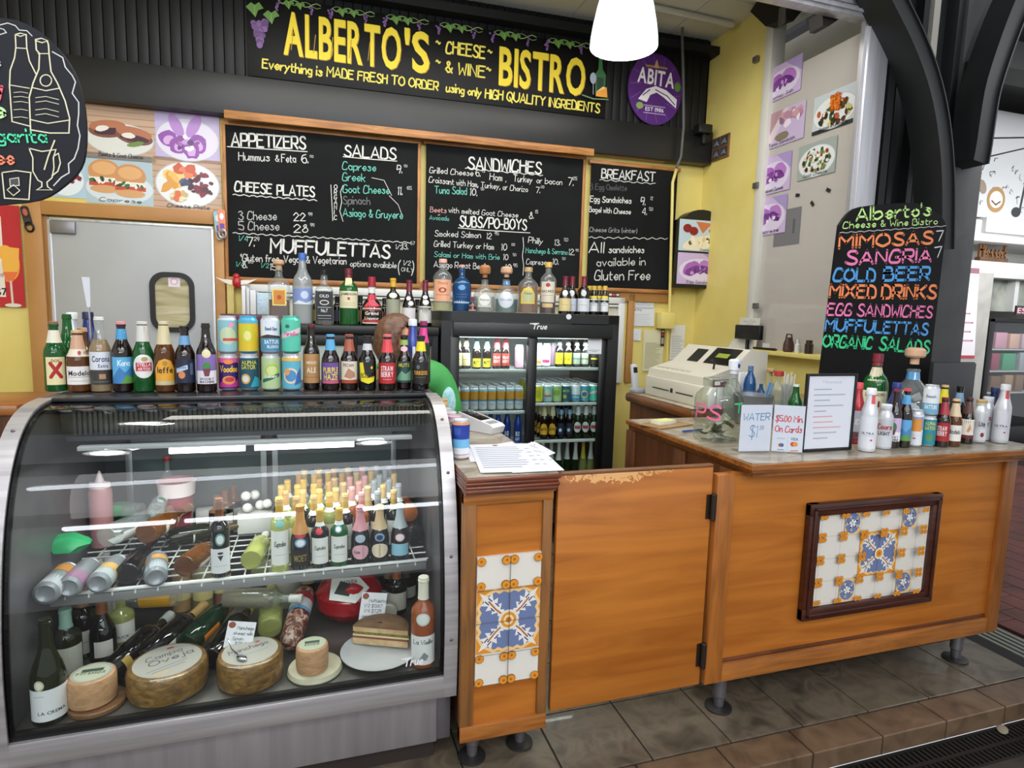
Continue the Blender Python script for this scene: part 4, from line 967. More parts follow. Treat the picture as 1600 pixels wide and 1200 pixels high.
m.add([(p[0], -.055, p[1]) for p in ring] + [(p[0], -.055, p[1]) for p in rin] + [(p[0], -.034, p[1]) for p in ring] + [(p[0], -.034, p[1]) for p in rin],
      [f for i in range(n) for f in ((i, n + i, n + (i + 1) % n, (i + 1) % n), (i, (i + 1) % n, 2 * n + (i + 1) % n, 2 * n + i), (n + i, 3 * n + i, 3 * n + (i + 1) % n, n + (i + 1) % n))])
wf = m.build('window_gasket', paint('#0c0c0c', .4), dt)
m = MB().prism(rin, 'y', -.040, -.036); m.build('pane', mottled('door_glass', [(.3, '#6b644a'), (.5, '#b9b08a'), (.7, '#d9d5c4')], 3, .12, 0, 1, 4, (.5, 1, 3)), wf)
c = Cv(); c.rect(-.035, -.035, .035, .035, '#dcd6e0'); c.ell(0, 0, .022, .022, '#d8a0b8', 14); c.ell(0, 0, .015, .015, '#efe3ea', 12)
o = c.build('sticker', wf); p = wq(272, 440, .042); o.location = (p[0], -.041, p[1])
# yellow panel wall at the far left carries a red drinks poster
t, P = wall_thing('drinks_poster', 'red-bordered poster of an orange drink in a stemmed glass, cut by the left edge', 'poster', 40, 480, .02)
c = Cv(); L0 = P.q(-150, 400)[0]; z1 = P.q(20, 321)[1]; c.rect(L0, 0, 0, z1, '#b9202a'); c.rect(L0 + .03, .06, -.10, z1 - .07, '#e8e0d8')
P.ell(c, 17, 412, 14, 26, '#e9a23c'); P.ell(c, 8, 395, 12, 12, '#f0b040'); P.poly(c, [(2, 385), (30, 388), (29, 420), (20, 440), (10, 440), (4, 420)], '#eeb24a'); P.poly(c, [(4, 425), (28, 425), (20, 441), (12, 441)], '#e2713a'); P.line(c, [(17, 440), (20, 474)], 3, '#d9cdbf'); P.ell(c, 21, 477, 13, 3, '#e3dcd0')
P.block(c, "$7", (-6, 461), (12, 461), 11, '#2a2424'); P.hand(c, "sa", (-4, 432), (5, 432), 7, '#4a4444'); c.build('print', t)
# ---- bottle openers hung on the casing
for px0, py0, px1, py1, col, lb, s in ((37, 322, 48, 360, '#1c1a1c', 'black bottle opener hanging on the left door casing', 1), (339, 330, 345, 375, '#7fb2c9', 'blue and silver bottle opener, left of the pair on the right door casing', 1), (347, 328, 349, 372, '#d97a4a', 'orange and purple bottle opener, right of the pair on the right door casing', 1)):
    u, z = wq(px0, py0, .055); u2, z2 = wq(px1, py1, .055); L = sqrt((u2 - u) ** 2 + (z2 - z) ** 2); an = atan2(u2 - u, -(z2 - z))
    t = thing('bottle_opener', lb, 'bottle opener', wpt(u, z, {37: .056, 339: .064, 347: .078}[px0]), WA); t.rotation_euler = (0, -an, WA)
    MB().prism(rrect(-.022, .022, -L * .78, 0, .015, 4), 'y', -.004, 0).build('handle', paint(col, .3), t)
    pts = [(.021 * cos(a), -.002, -L * .86 + .028 * sin(a)) for a in [2 * pi * k / 14 for k in range(14)]]; MB().tube(pts, .006, 6, closed=True).build('ring', paint('#1c1a1c' if col == '#1c1a1c' else '#b9bcc0', .3, .6), t)
    c = Cv(); c.ell(0, -L * .25, .013, .022, '#b9574a' if col == '#1c1a1c' else '#e8e4ea', 12); c.rect(-.014, -L * .7, .014, -L * .5, '#3a2c28' if col == '#1c1a1c' else '#6a4aa0'); o = c.build('print', t); o.location = (0, -.004, 0)
# ---- winged heart ornament
t, P = wall_thing('winged_heart', 'red winged heart ornament with white wings, under the left end of the chalkboards', 'ornament', 370, 441, .115)
k = P.hgt(370, 440, 1)
MB().ball((0, 0, 0), 7 * k, 5 * k, 9 * k).ball((-.5 * k, 0, 9 * k), 5 * k, 4 * k, 5 * k).build('heart', paint('#b0262c', .25), t)
for s in (-1, 1): MB().prism([(s * 6 * k, -4 * k), (s * 16 * k, -2 * k), (s * 31 * k, 7 * k), (s * 20 * k, 4 * k), (s * 12 * k, 4 * k), (s * 6 * k, 3 * k)][::s], 'y', -.008, .004).build('wing', paint('#dcdad2', .4), t)
# ---- food photographs
def plate(c, cx, cy, r, col='#e3e6ea', ry=None): c.ell(cx, cy, r * 1.04, (ry or r) * 1.04, '#b9bec6', 30); c.ell(cx, cy, r, ry or r, col, 30)
def blobs(c, cx, cy, rx, ry, cols, n, s, wob=.25):
    for i in range(n):
        a, q = random.uniform(0, 2 * pi), sqrt(random.random()); c.ell(cx + rx * q * cos(a), cy + ry * q * sin(a), s * random.uniform(.6, 1.3), s * random.uniform(.5, 1.1), random.choice(cols), 8, random.uniform(0, 3), wob)
PV = ['#8a4a9c', '#a866b8', '#6a3a86', '#c79ad6', '#5a2f78']
def purple_sandwich(c, W, H, seed):
    random.seed(seed); c.rect(0, 0, W, H, '#cbb2dc'); c.poly([(W * .55, H), (W, H), (W, H * .55)], '#a894c8'); plate(c, W * .5, H * .45, W * .46, '#ddd2ea', H * .38)
    c.ell(W * .32, H * .5, W * .2, H * .22, '#a964bb', 18, .4, .05); c.ell(W * .34, H * .44, W * .17, H * .13, '#7b3f92', 14, .4, .1); c.ell(W * .68, H * .56, W * .2, H * .2, '#b77cc8', 18, -.5, .05); c.ell(W * .66, H * .47, W * .17, H * .11, '#6c3684', 14, -.4, .1)
    blobs(c, W * .5, H * .42, W * .3, H * .12, PV + ['#efe4f4'], 14, W * .045)
def photo(name, label, mk, W, H, loc, rot, group, caption=None, capcol='#1a1512', fmap=None, caph=.07):
    c = Cv(); mk(c, W, H)
    if caption: c.hand(caption, W * .5, H * .05, H * caph, capcol, None, W * .62, 'c')
    o = c.build(name, None, fmap, rough=.35, loc=loc); o.rotation_euler = rot; return tag(o, label, 'photograph', group)
def beets(c, W, H):
    random.seed(3); grain_photo(c, 0, 0, W, H, '#c2a288', '#a07f64'); plate(c, W * .5, H * .36, W * .47, '#d9dbd6', H * .27)
    for cx, cy, r in ((.33, .50, .25), (.70, .42, .0)):
        c.ell(W * cx, H * cy, W * .27, H * .13, '#7a4a36', 20, r - .15); c.ell(W * cx, H * (cy + .07), W * .26, H * .10, '#b4704f', 20, r - .15); c.ell(W * cx, H * (cy - .02), W * .2, H * .06, '#3f1a28', 16, r - .1, .12); c.ell(W * (cx - .08), H * (cy + .02), W * .1, H * .05, '#e8e2da', 10, r, .1)
    c.ell(W * .72, H * .30, W * .14, H * .04, '#6a8a3a', 10, .3, .2)
def flower(c, W, H):
    random.seed(4); c.rect(0, 0, W, H, '#bcaed8'); plate(c, W * .5, H * .45, W * .48, '#dcd7ea', H * .42)
    for x, y, a in ((.33, .72, 2.0), (.6, .74, 1.1)): c.ell(W * x, H * y, W * .09, H * .26, '#b184cc', 14, a - pi / 2)
    for x, y in ((.2, .45), (.36, .33), (.66, .38), (.55, .26)): c.ell(W * x, H * y, W * .15, H * .17, '#8e4aa8', 14, x * 3, .12); c.ell(W * x, H * (y - .03), W * .09, H * .09, '#cfa8dc', 10, x * 3, .1)
    blobs(c, W * .45, H * .4, W * .22, H * .15, PV + ['#efe9f6'], 14, W * .05)
def burger(c, W, H):
    random.seed(5); c.rect(0, 0, W, H, '#a9bfca'); plate(c, W * .5, H * .32, W * .5, '#cfdbe0', H * .30)
    for x, y in ((.28, .40), (.66, .34)):
        c.ell(W * x, H * (y + .24), W * .24, H * .24, '#c98f5a', 20); c.ell(W * x, H * (y + .30), W * .18, H * .13, '#dba86f', 16); c.rect(W * (x - .23), H * (y + .02), W * (x + .23), H * (y + .12), '#e6e4da'); c.rect(W * (x - .23), H * (y - .05), W * (x + .23), H * (y + .03), '#c2452e'); blobs(c, W * x, H * (y + .06), W * .22, H * .04, ['#3f6a2a', '#2c3a20', '#efeee6'], 9, W * .04); c.ell(W * x, H * (y - .11), W * .22, H * .08, '#cf9d66', 16)
def cheeseplate(c, W, H):
    random.seed(6); grain_photo(c, 0, 0, W, H, '#bd9d84', '#9c7a60'); plate(c, W * .5, H * .5, W * .46, '#e4e5e8', H * .42)
    blobs(c, W * .28, H * .56, W * .18, H * .16, ['#e8b860', '#f0cc80', '#d89a40'], 16, W * .08); blobs(c, W * .70, H * .52, W * .17, H * .2, ['#5a1426', '#7a2034', '#421020'], 24, W * .05); blobs(c, W * .52, H * .76, W * .17, H * .08, ['#c95a3a', '#e0805a'], 8, W * .07); blobs(c, W * .46, H * .54, W * .08, H * .07, ['#35406a', '#4a5686'], 7, W * .04); blobs(c, W * .35, H * .28, W * .16, H * .08, ['#e8d8b0', '#d86a3a', '#c9b07a'], 10, W * .05)
def berries(c, W, H):
    random.seed(8); c.rect(0, 0, W, H, '#a9c6da'); plate(c, W * .5, H * .4, W * .46, '#dbe6ee', H * .36); blobs(c, W * .6, H * .5, W * .28, H * .2, ['#7a1a2a', '#a82a3a', '#3a1020'], 14, W * .07)
grp = 'food photographs above the grey door'
for px0, py0, px1, py1, mk, nm, cap in ((133, 246, 240, 164, beets, 'photograph of beet sandwiches on a white plate, top left above the grey door', 'Beets & Goat Cheese'), (243, 249, 342, 181, flower, 'purple-faded photograph of sliced food on a plate, top right above the grey door', None),
        (135, 316, 237, 245, burger, 'photograph of two stacked tomato and cheese rolls on a blue plate, above the grey door', 'Caprese'), (241, 326, 345, 252, cheeseplate, 'photograph of a cheese plate with grapes and crackers, nearest the chalkboards', 'Cheese Plate'), (70, 306, 131, 240, berries, 'photograph of berries on a blue plate, mostly hidden by the oval hanging sign', None)):
    u, z = wq(px0, py0, .02); u1, z1 = wq(px1, py1, .02); photo('food_photo', nm, mk, u1 - u, z1 - z, wpt(u, z, .015), (0, 0, WA), grp, cap)
on_wall(struct('trim_10', MB().box(wq(60, 300)[0], wq(346, 300)[0], -.012, 0, wq(240, 330)[1], wq(240, 175)[1], .002), paint('#e3d27a', .5)))
# photographs taped to the side window (plane facing the stall)
grp = 'food photographs taped to the side window'
SX = RX + .024
def side_photo(px0, py0, px1, py1, mk, label, cap=None, rot=0., caph=.09):
    a, b = at(px0, py0, x=SX), at(px1, py1, x=SX); W = a.y - b.y; Hh = b.z - a.z
    o = photo('food_photo', label, mk, W, Hh, (SX, a.y, a.z), (0, 0, 0), grp, cap, fmap=lambda u, v, d: (-d, -u, v), caph=caph); o.rotation_euler = (rot, 0, 0)
def ps(seed): return lambda c, W, H: purple_sandwich(c, W, H, seed)
def salad(c, W, H):
    random.seed(11); c.rect(0, 0, W, H, '#2d3338'); c.rect(0, H * .1, W, H, '#c3ccd0'); plate(c, W * .5, H * .45, W * .48, '#e2e6e8', H * .42); blobs(c, W * .5, H * .42, W * .38, H * .3, ['#3f5a2a', '#56331f', '#e6dfcb', '#b9552f', '#24301a', '#c9c07a'], 46, W * .06)
    for i in range(26): c.line([(W * (.42 + random.uniform(0, .2)), H * (.45 + random.uniform(0, .1))), (W * (.38 + random.uniform(0, .3)), H * random.uniform(.6, .9)), (W * (.4 + random.uniform(0, .3)), H * random.uniform(.5, .9))], W * .022, random.choice(['#e2721c', '#f08a2c', '#c95a14']))
def greens(c, W, H):
    random.seed(12); c.rect(0, 0, W, H, '#9fa9a4'); plate(c, W * .5, H * .45, W * .47, '#dfe4e4', H * .43); blobs(c, W * .5, H * .47, W * .36, H * .33, ['#3d5a30', '#6f8f45', '#efece2', '#9a3426', '#4a2c1c', '#e3dfd0'], 70, W * .045)
def tuna(c, W, H):
    random.seed(13); c.rect(0, 0, W, H, '#c4b2d4'); c.poly([(0, 0), (W * .55, H), (0, H)], '#b08a94'); c.poly([(W * .1, H * .2), (W * .5, H), (W * .62, H), (W * .25, H * .1)], '#d9c9d4'); blobs(c, W * .7, H * .7, W * .26, H * .14, ['#e9dcea', '#c79a9c', '#b5869c', '#8a6a8a'], 24, W * .07); c.ell(W * .5, H * .25, W * .16, H * .12, '#857a62', 14, 0, .1)
side_photo(1193, 166, 1255, 82, ps(1), 'purple photograph of a turkey sandwich, topmost on the side window', 'Turkey Sub')
side_photo(1189, 238, 1260, 155, tuna, 'pinkish purple photograph of a tuna sandwich, second down the left column on the side window', 'Tuna Sandwich')
side_photo(1183, 308, 1238, 234, ps(2), 'purple photograph of a pressed sandwich, third down the left column on the side window', 'Croissant Duncan')
side_photo(1175, 371, 1231, 302, ps(5), 'purple photograph of a filled roll, lowest on the side window', 'Caprese')
side_photo(1268, 213, 1343, 124, salad, 'photograph of a salad heaped with orange carrot shreds on the side window', 'Asiago & Gruyere')
side_photo(1245, 284, 1309, 210, greens, 'photograph of a green salad on a white plate on the side window', 'Goat Cheese')
c = Cv()
a = at(1207, 386, x=SX); b = at(1252, 322, x=SX); W = a.y - b.y; Hh = b.z - a.z
c.rect(0, 0, W, Hh, '#77767a'); c.rect(W * .72, Hh * .3, W * .8, Hh * .7, '#5c5b5f'); tag(c.build('grey_card', None, lambda u, v, d: (-d, -u, v), loc=(SX + .004, a.y, a.z)), 'grey card stuck behind the lowest photograph on the side window', 'card')
for px, py, an, lb in ((1294, 297, .5, 'upper right'), (1269, 318, .9, 'middle'), (1246, 305, .2, 'leftmost')):
    p = at(px, py, x=SX); c = Cv(); c.rect(-.018, -.011, .018, .011, '#26221f'); o = c.build('tape_scrap', None, lambda u, v, d: (-d, -u, v), loc=(SX, p.y, p.z)); o.rotation_euler = (an, 0, 0); tag(o, 'scrap of black tape on the side window, %s of the three' % lb, 'tape', 'tape scraps on the side window')
# ---- wall box by the corner carrying two photographs
t, P = wall_thing('wall_screen', 'black wall-mounted box with rounded top carrying two breakfast photographs, in the yellow corner', 'screen', 1090, 450, .14)
a, b = P.q(1054, 450), P.q(1129, 450); zt = P.q(1090, 327)[1]; W = b[0] - a[0]
out = [(a[0], 0), (b[0], 0), (b[0], zt * .86)] + [((a[0] + b[0]) / 2 + W * .36 * cos(q), zt * .86 + zt * .14 * sin(q)) for q in [pi * k / 10 for k in range(11)]] + [(a[0], zt * .86)]
MB().prism(out, 'y', .0, .13).build('casing', paint('#0d0d0e', .35), t)
c = Cv(); x0, x1 = a[0] + .012, b[0] - .02
def brk(c, x0, x1, z0, z1):
    W, H = x1 - x0, z1 - z0; c.rect(x0, z0, x1, z1, '#bcd0dc'); c.ell(x0 + W * .5, z0 + H * .28, W * .42, H * .22, '#e9dfc4', 18, .2, .08); blobs(c, x0 + W * .5, z0 + H * .3, W * .3, H * .12, ['#efe6cf', '#d9c592', '#5a5a30'], 14, W * .05)
    c.poly([(x0 + W * .36, z0 + H * .95), (x0 + W * .52, z0 + H * .58), (x0 + W * .72, z0 + H * .92)], '#c9744a'); c.ell(x0 + W * .8, z0 + H * .74, W * .16, H * .1, '#c9784c', 14, .3)
    for x, y in ((.18, .72), (.32, .64)): c.ell(x0 + W * x, z0 + H * y, W * .1, H * .14, '#8a1822', 12)
brk(c, x0, x1, zt * .47, zt * .865); c.hand('Cheese Omelette', x0 + (x1 - x0) * .72, zt * .48, .018, '#3a3228', None, (x1 - x0) * .48, 'c')
W, Hh = x1 - x0, zt * .40; c2 = Cv(); purple_sandwich(c2, W, Hh, 9)
for vs, fs, col in c2.ops: c.raw([(x0 + p[0], zt * .045 + p[1]) for p in vs], fs, col)
c.hand('Egg Sandwich', x0 + W * .5, zt * .06, .022, '#4a2a6a', None, W * .55, 'c'); c.build('photo_print', t, rough=.25)
# ---- papers on the yellow wall
def paper(px0, py0, px1, py1, label, col='#dfe3ea', ink='#8d93a0', head=None, n=12, grp_=None, d=.012, cat='notice'):
    u, z = wq(px0, py1, d); u1, z1 = wq(px1, py0, d); W, Hh = u1 - u, z1 - z; c = Cv(); c.rect(0, 0, W, Hh, col)
    if head: c.block(head, W * .12, Hh * .8, Hh * .1, '#3a3f48', W * .34)
    for i in range(n): y = Hh * (.08 + .64 * i / n); c.line([(W * .1, y), (W * random.uniform(.6, .92), y)], Hh * .012, ink)
    o = c.build('notice', None, loc=wpt(u, z, d), rz=WA); return tag(o, label, cat, grp_)
g = 'papers on the yellow wall'
paper(989, 457, 1022, 482, 'white notice with a dark heading bar, topmost on the yellow wall right of the fridge', n=7, grp_=g)
paper(985, 481, 1023, 509, 'white notice headed ATC on the yellow wall', head='ATC', n=7, grp_=g)
paper(984, 514, 1002, 532, 'small white slip taped under the ATC notice', n=4, grp_=g)
paper(1003, 516, 1038, 580, 'long cream sheet of small print beside the telephone', '#dcd9b8', '#a9a888', n=20, grp_=g)
paper(1046, 508, 1071, 562, 'white instruction sheet right of the yellow conduit', '#e6e7ea', '#9a9ca4', n=13, grp_=g)
u, z = wq(1032, 541, .02); c = Cv(); c.rect(0, 0, .035, .14, '#2a2423'); c.rect(.006, .085, .03, .105, '#b9382e'); c.rect(.006, .115, .03, .13, '#d9d6d0'); c.rect(.006, .02, .03, .07, '#a9a6a4')
tag(c.build('sticker_strip', None, loc=wpt(u, z, .016), rz=WA), 'narrow strip of card stickers beside the yellow conduit', 'sticker')
c = Cv(); c.rect(0, 0, .10, .028, '#22201f')
for k, col in enumerate(('#d9d9dc', '#d0503a', '#c9c9cf')): c.rect(.008 + k * .031, .006, .032 + k * .031, .022, col)
u, z = wq(950, 463, .05); tag(c.build('card_stickers', None, loc=wpt(u, z, .052), rz=WA), 'small strip of payment card stickers above the white window frame', 'sticker')
# ---- little framed tile sign on the yellow side wall
a, b = at(1113, 258, x=RX), at(1142, 205, x=RX); t = thing('small_wall_sign', 'small wooden framed sign with dark lettering tiles on the yellow side wall', 'sign', (RX - .012, (a.y + b.y) / 2, a.z + .02))
W = a.y - b.y; Hh = (b.z - a.z) * .86; MB().box(0, .012, -W / 2, W / 2, 0, Hh, .003).build('frame', wood('sign_wood', '#8a5f36', '#5f3f22', 'y', 1.5, .5), t)
c = Cv()
for i in range(2):
    for j in range(2):
        x = -W / 2 + W * (.08 + .45 * i); z = Hh * (.08 + .46 * j); c.rect(x, z, x + W * .4, z + Hh * .4, '#3b3c42'); c.line([(x + W * .06, z + Hh * .1), (x + W * .2, z + Hh * .3), (x + W * .32, z + Hh * .08)], W * .04, '#9a9aa2'); c.ell(x + W * .2, z + Hh * .2, W * .08, W * .08, '#7a7a82', 8)
c.build('tiles', t, lambda u, v, d: (-d, -u, v))
# ---- hanging oval chalkboard, near left
OY = 1.70
t = thing('hanging_sign', 'dark hanging chalkboard with scalloped chalk border and drawn wine bottles, cut by the left edge', 'sign', tuple(at(0, 175, y=OY)))
P = Plane(lambda a, b: (lambda p: (p.x, p.z))(at(a, b, y=OY)), 0, 175)
edge = [(0, 28), (30, 33), (66, 52), (98, 84), (120, 122), (132, 170), (134, 225), (126, 262), (100, 290), (62, 312), (0, 320)]
pts = crom([P.q(*e) for e in edge], 3); ctr = P.q(-18, 175)[0]
pts = pts + [(2 * ctr - p[0], p[1]) for p in reversed(pts)]
MB().prism(pts, 'y', 0, .012).build('board', paint('#14161e', .6, 0, 0, .25), t)
hk = MB(); zt = P.q(0, 30)[1]; hk.tube([(ctr, .006, zt - .01), (ctr, .006, zt + .7)], .003, 6).build('chain', CHROME, t)
c = Cv(); KR = '#d9d3b0'
P.line(c, [(-12, 42), (12, 36), (24, 40), (30, 47), (42, 48), (50, 56)], 1.5, '#c9c9c4')
P.line(c, [(82, 81), (98, 90), (102, 105), (113, 118), (118, 128), (113, 146), (123, 160), (123, 178), (121, 196), (125, 212), (122, 232), (116, 248), (107, 256), (108, 270), (96, 277), (84, 290)], 1.8, '#c9c9c4')
P.line(c, [(-3, 55), (10, 51), (6, 46), (-4, 43)], 1.4, '#c9c9c4')
P.line(c, [(24, 54), (25, 74), (23, 90), (16, 110), (15, 135), (19, 190), (46, 197)], 1.8, KR); P.line(c, [(41, 54), (42, 75), (46, 95), (56, 115)], 1.8, KR); P.line(c, [(24, 54), (32, 52), (41, 54), (32, 57), (24, 54)], 1.6, KR); P.line(c, [(16, 133), (46, 138)], 1.4, KR); P.line(c, [(25, 75), (42, 76)], 1.4, KR)
P.line(c, [(56, 62), (57, 78), (62, 84), (61, 108), (52, 130), (46, 152), (48, 203), (78, 208), (108, 208), (109, 185), (102, 158), (90, 130), (80, 112), (77, 86), (76, 70), (74, 64)], 2, KR); P.line(c, [(56, 62), (65, 60), (75, 64), (66, 67), (57, 64)], 1.6, KR); P.line(c, [(60, 84), (77, 84)], 1.4, KR)
P.line(c, [(72 + 9 * cos(a), 126 + 9 * sin(a)) for a in [k * pi / 7 for k in range(15)]], 1.6, KR); P.line(c, [(50, 137), (72, 142), (94, 138)], 1.6, KR); P.line(c, [(47, 187), (75, 193), (108, 188)], 1.6, KR)
for y in (153, 160, 172, 180): P.line(c, [(56, y), (72, y - 2), (92, y + 3)], 1, KR)
for y in (145, 152, 160, 172, 184): P.line(c, [(22, y), (34, y - 1), (44, y + 1)], .9, KR)
P.line(c, [(46, 232), (52, 247), (52, 268), (60, 282), (66, 285), (66, 292), (58, 297), (82, 297), (75, 292), (74, 285), (82, 278), (85, 262), (84, 247), (88, 234), (66, 237), (46, 232)], 1.8, KR); P.line(c, [(85, 244), (92, 240), (95, 255), (91, 268), (82, 275)], 1.8, KR); P.line(c, [(86, 220), (76, 245), (70, 265)], 2, KR)
P.line(c, [(4, 270), (8, 310), (46, 312), (49, 270), (26, 267), (4, 270)], 1.8, KR); P.poly(c, [(16, 280), (30, 278), (31, 290), (17, 291)], '#3a3c46'); P.line(c, [(16, 280), (30, 278), (31, 290), (17, 291), (16, 280)], 1.2, KR); P.line(c, [(12, 297), (22, 289), (32, 298), (22, 306), (12, 297)], 1.2, KR)
P.hand(c, "garita", (-3, 222), (74, 223), 20, '#3fd79a', .13, slant=0, jit=.01); P.hand(c, "ee", (-3, 257), (23, 257), 21, '#f0805a', .14, slant=0, jit=.01); P.hand(c, "y", (-2, 150), (6, 150), 24, '#ee5a6a', .2, jit=0); P.hand(c, "e", (-8, 184), (9, 184), 24, '#b9e89a', .18, jit=0); P.hand(c, "s", (-8, 105), (2, 105), 16, '#a9b0a9', .15, jit=0)
c.build('chalk_drawing', t)
# ---- leaning drinks board on the right counter
DY = 2.30
p0 = at(1395, 600, y=DY); t = thing('drinks_board', 'tall black arched drinks board in bright lettering standing on the bar counter', 'sign', (p0.x, DY, CT))
P = Plane(lambda a, b: (lambda p: (p.x - p0.x, p.z - CT))(at(a, b, y=DY)), 0, 0); P.o = (0, 0)
le, re_ = P.q(1281, 600), P.q(1450, 600); sl = (P.q(1312, 352)[0] - le[0]) / (P.q(1312, 352)[1] - le[1]); sr = (P.q(1479, 352)[0] - re_[0]) / (P.q(1479, 352)[1] - re_[1])
pts = [(le[0] - sl * le[1], .002), (re_[0] - sr * re_[1], .002)] + crom([P.q(*e) for e in ((1479, 354), (1470, 337), (1446, 322), (1426, 317), (1400, 318), (1345, 323), (1325, 334), (1312, 352))], 3)
MB().prism(pts, 'y', 0, .016).build('board', paint('#0a0a0b', .6, 0, 0, .2), t)
MB().box(-.25, -.21, .05, .07, .004, .75).box(.21, .25, .05, .07, .004, .75).box(-.25, .25, .018, .07, .72, .75).build('strut', paint('#1a1614', .6), t)
c = Cv(); OR, PI_, BL, GR, LG = '#f58a52', '#ee7db0', '#4f9ddd', '#38cf88', '#c8f090'
H = lambda *a, **k: P.hand(c, *a, **dict(dict(slant=.04, jit=.012), **k))
H("Alberto's", (1338, 345), (1454, 336), 20, LG, .17); H("Cheese & Wine Bistro", (1317, 357), (1464, 350), 10, LG, .16); P.wavy(c, (1312, 364), (1478, 353), 1, '#c9c9c9', .8)
H("MIMOSAS", (1311, 388), (1456, 380), 19, OR, .23); H("SANGRIA", (1321, 413), (1454, 408), 20, PI_, .22); H("COLD", (1302, 439), (1366, 439), 19, BL, .22); H("BEER", (1380, 438), (1451, 437), 20, BL, .22)
H("MIXED", (1296, 464), (1367, 465), 19, OR, .22); H("DRINKS", (1377, 466), (1461, 466), 20, OR, .22); H("EGG SANDWICHES", (1292, 492), (1455, 496), 18, PI_, .18); H("MUFFULETTAS", (1289, 516), (1448, 523), 18, BL, .21); H("ORGANIC", (1285, 541), (1361, 545), 18, GR, .2); H("SALADS", (1373, 546), (1450, 552), 19, GR, .2)
H("7", (1462, 377), (1473, 376), 16, '#e8e8e8', .12); H("7", (1460, 403), (1471, 401), 16, '#e8e8e8', .12); c.build('lettering', t)
# ================================================================= bottles and cans
SHAPES = {
 'long': [(0, .86), (.008, .97), (.02, 1), (.54, 1), (.60, .95), (.66, .78), (.73, .56), (.80, .46), (.93, .40), (.935, .46), (.97, .46), (.972, .42), (1, .42)],
 'stub': [(0, .88), (.01, .98), (.025, 1), (.50, 1), (.57, .95), (.64, .78), (.72, .58), (.80, .47), (.93, .41), (.935, .47), (.97, .47), (.972, .43), (1, .43)],
 'stella': [(0, .86), (.01, .97), (.02, 1), (.50, 1), (.58, .93), (.66, .72), (.74, .54), (.93, .42), (.935, .47), (.97, .47), (1, .44)],
 'wine': [(0, .90), (.006, .98), (.012, 1), (.60, 1), (.64, .95), (.68, .78), (.71, .56), (.74, .43), (.78, .38), (.95, .36), (.955, .40), (.975, .40), (.98, .37), (1, .37)],
 'burg': [(0, .90), (.006, .98), (.012, 1), (.40, 1), (.47, .96), (.55, .82), (.63, .62), (.70, .46), (.77, .38), (.95, .35), (.955, .40), (.975, .40), (.98, .36), (1, .36)],
 'champ': [(0, .90), (.006, .98), (.012, 1), (.40, 1), (.48, .95), (.58, .78), (.68, .55), (.78, .42), (.90, .36), (.92, .42), (.95, .40), (.97, .45), (.99, .42), (1, .3)],
 'can': [(.05, .03), (.045, .35), (.02, .62), (0, .72), (.012, .80), (.05, .99), (.07, 1), (.88, 1), (.945, .84), (.955, .82), (.97, .86), (1, .86), (1, .80), (.965, .78)],
 'alu': [(0, .90), (.01, .98), (.025, 1), (.56, 1), (.62, .97), (.70, .80), (.78, .62), (.86, .53), (.90, .50), (.905, .56), (.985, .56), (1, .52)],
 'alucan': [(0, .90), (.01, .98), (.025, 1), (.66, 1), (.74, .94), (.80, .80), (.85, .66), (.87, .62), (.875, .68), (.985, .68), (1, .62)],
 'jack': [(0, .94, 6), (.01, 1, 6), (.60, 1, 6), (.66, .92, 4), (.70, .70, 3), (.73, .46), (.78, .38), (.84, .42), (.90, .34), (.92, .36), (1, .36)],
 'square': [(0, .94, 6), (.01, 1, 6), (.62, 1, 6), (.70, .9, 4), (.75, .60, 3), (.79, .36), (.88, .30), (.89, .36), (.92, .36), (.92, .30), (.93, .30)],
 'liq': [(0, .92), (.01, 1), (.60, 1), (.66, .96), (.72, .80), (.77, .52), (.80, .38), (.90, .33), (.905, .37), (.93, .37), (1, .36)],
 'goose': [(0, .9), (.01, 1), (.55, 1), (.61, .96), (.67, .80), (.73, .54), (.79, .40), (.92, .34), (.925, .36), (1, .35)],
 'round': [(0, .86), (.02, 1), (.34, 1), (.48, .93), (.58, .76), (.65, .52), (.70, .34), (.80, .28), (.81, .32), (.83, .32), (.83, .28), (.84, .27)],
 'bell': [(0, .92), (.02, 1), (.25, 1), (.40, .90), (.50, .66), (.56, .44), (.62, .34), (.78, .28), (.79, .33), (.82, .33), (1, .31)],
 'jug': [(0, .93), (.012, 1), (.50, 1), (.58, .98), (.66, .86), (.72, .62), (.76, .40), (.80, .32), (.90, .29), (.905, .34), (.925, .34), (1, .33)],
 'pet': [(0, .80), (.02, .98), (.10, 1), (.30, .97), (.32, 1), (.55, 1), (.57, .97), (.66, .98), (.76, .82), (.85, .50), (.90, .36), (.92, .42), (.93, .36), (1, .36)],
}
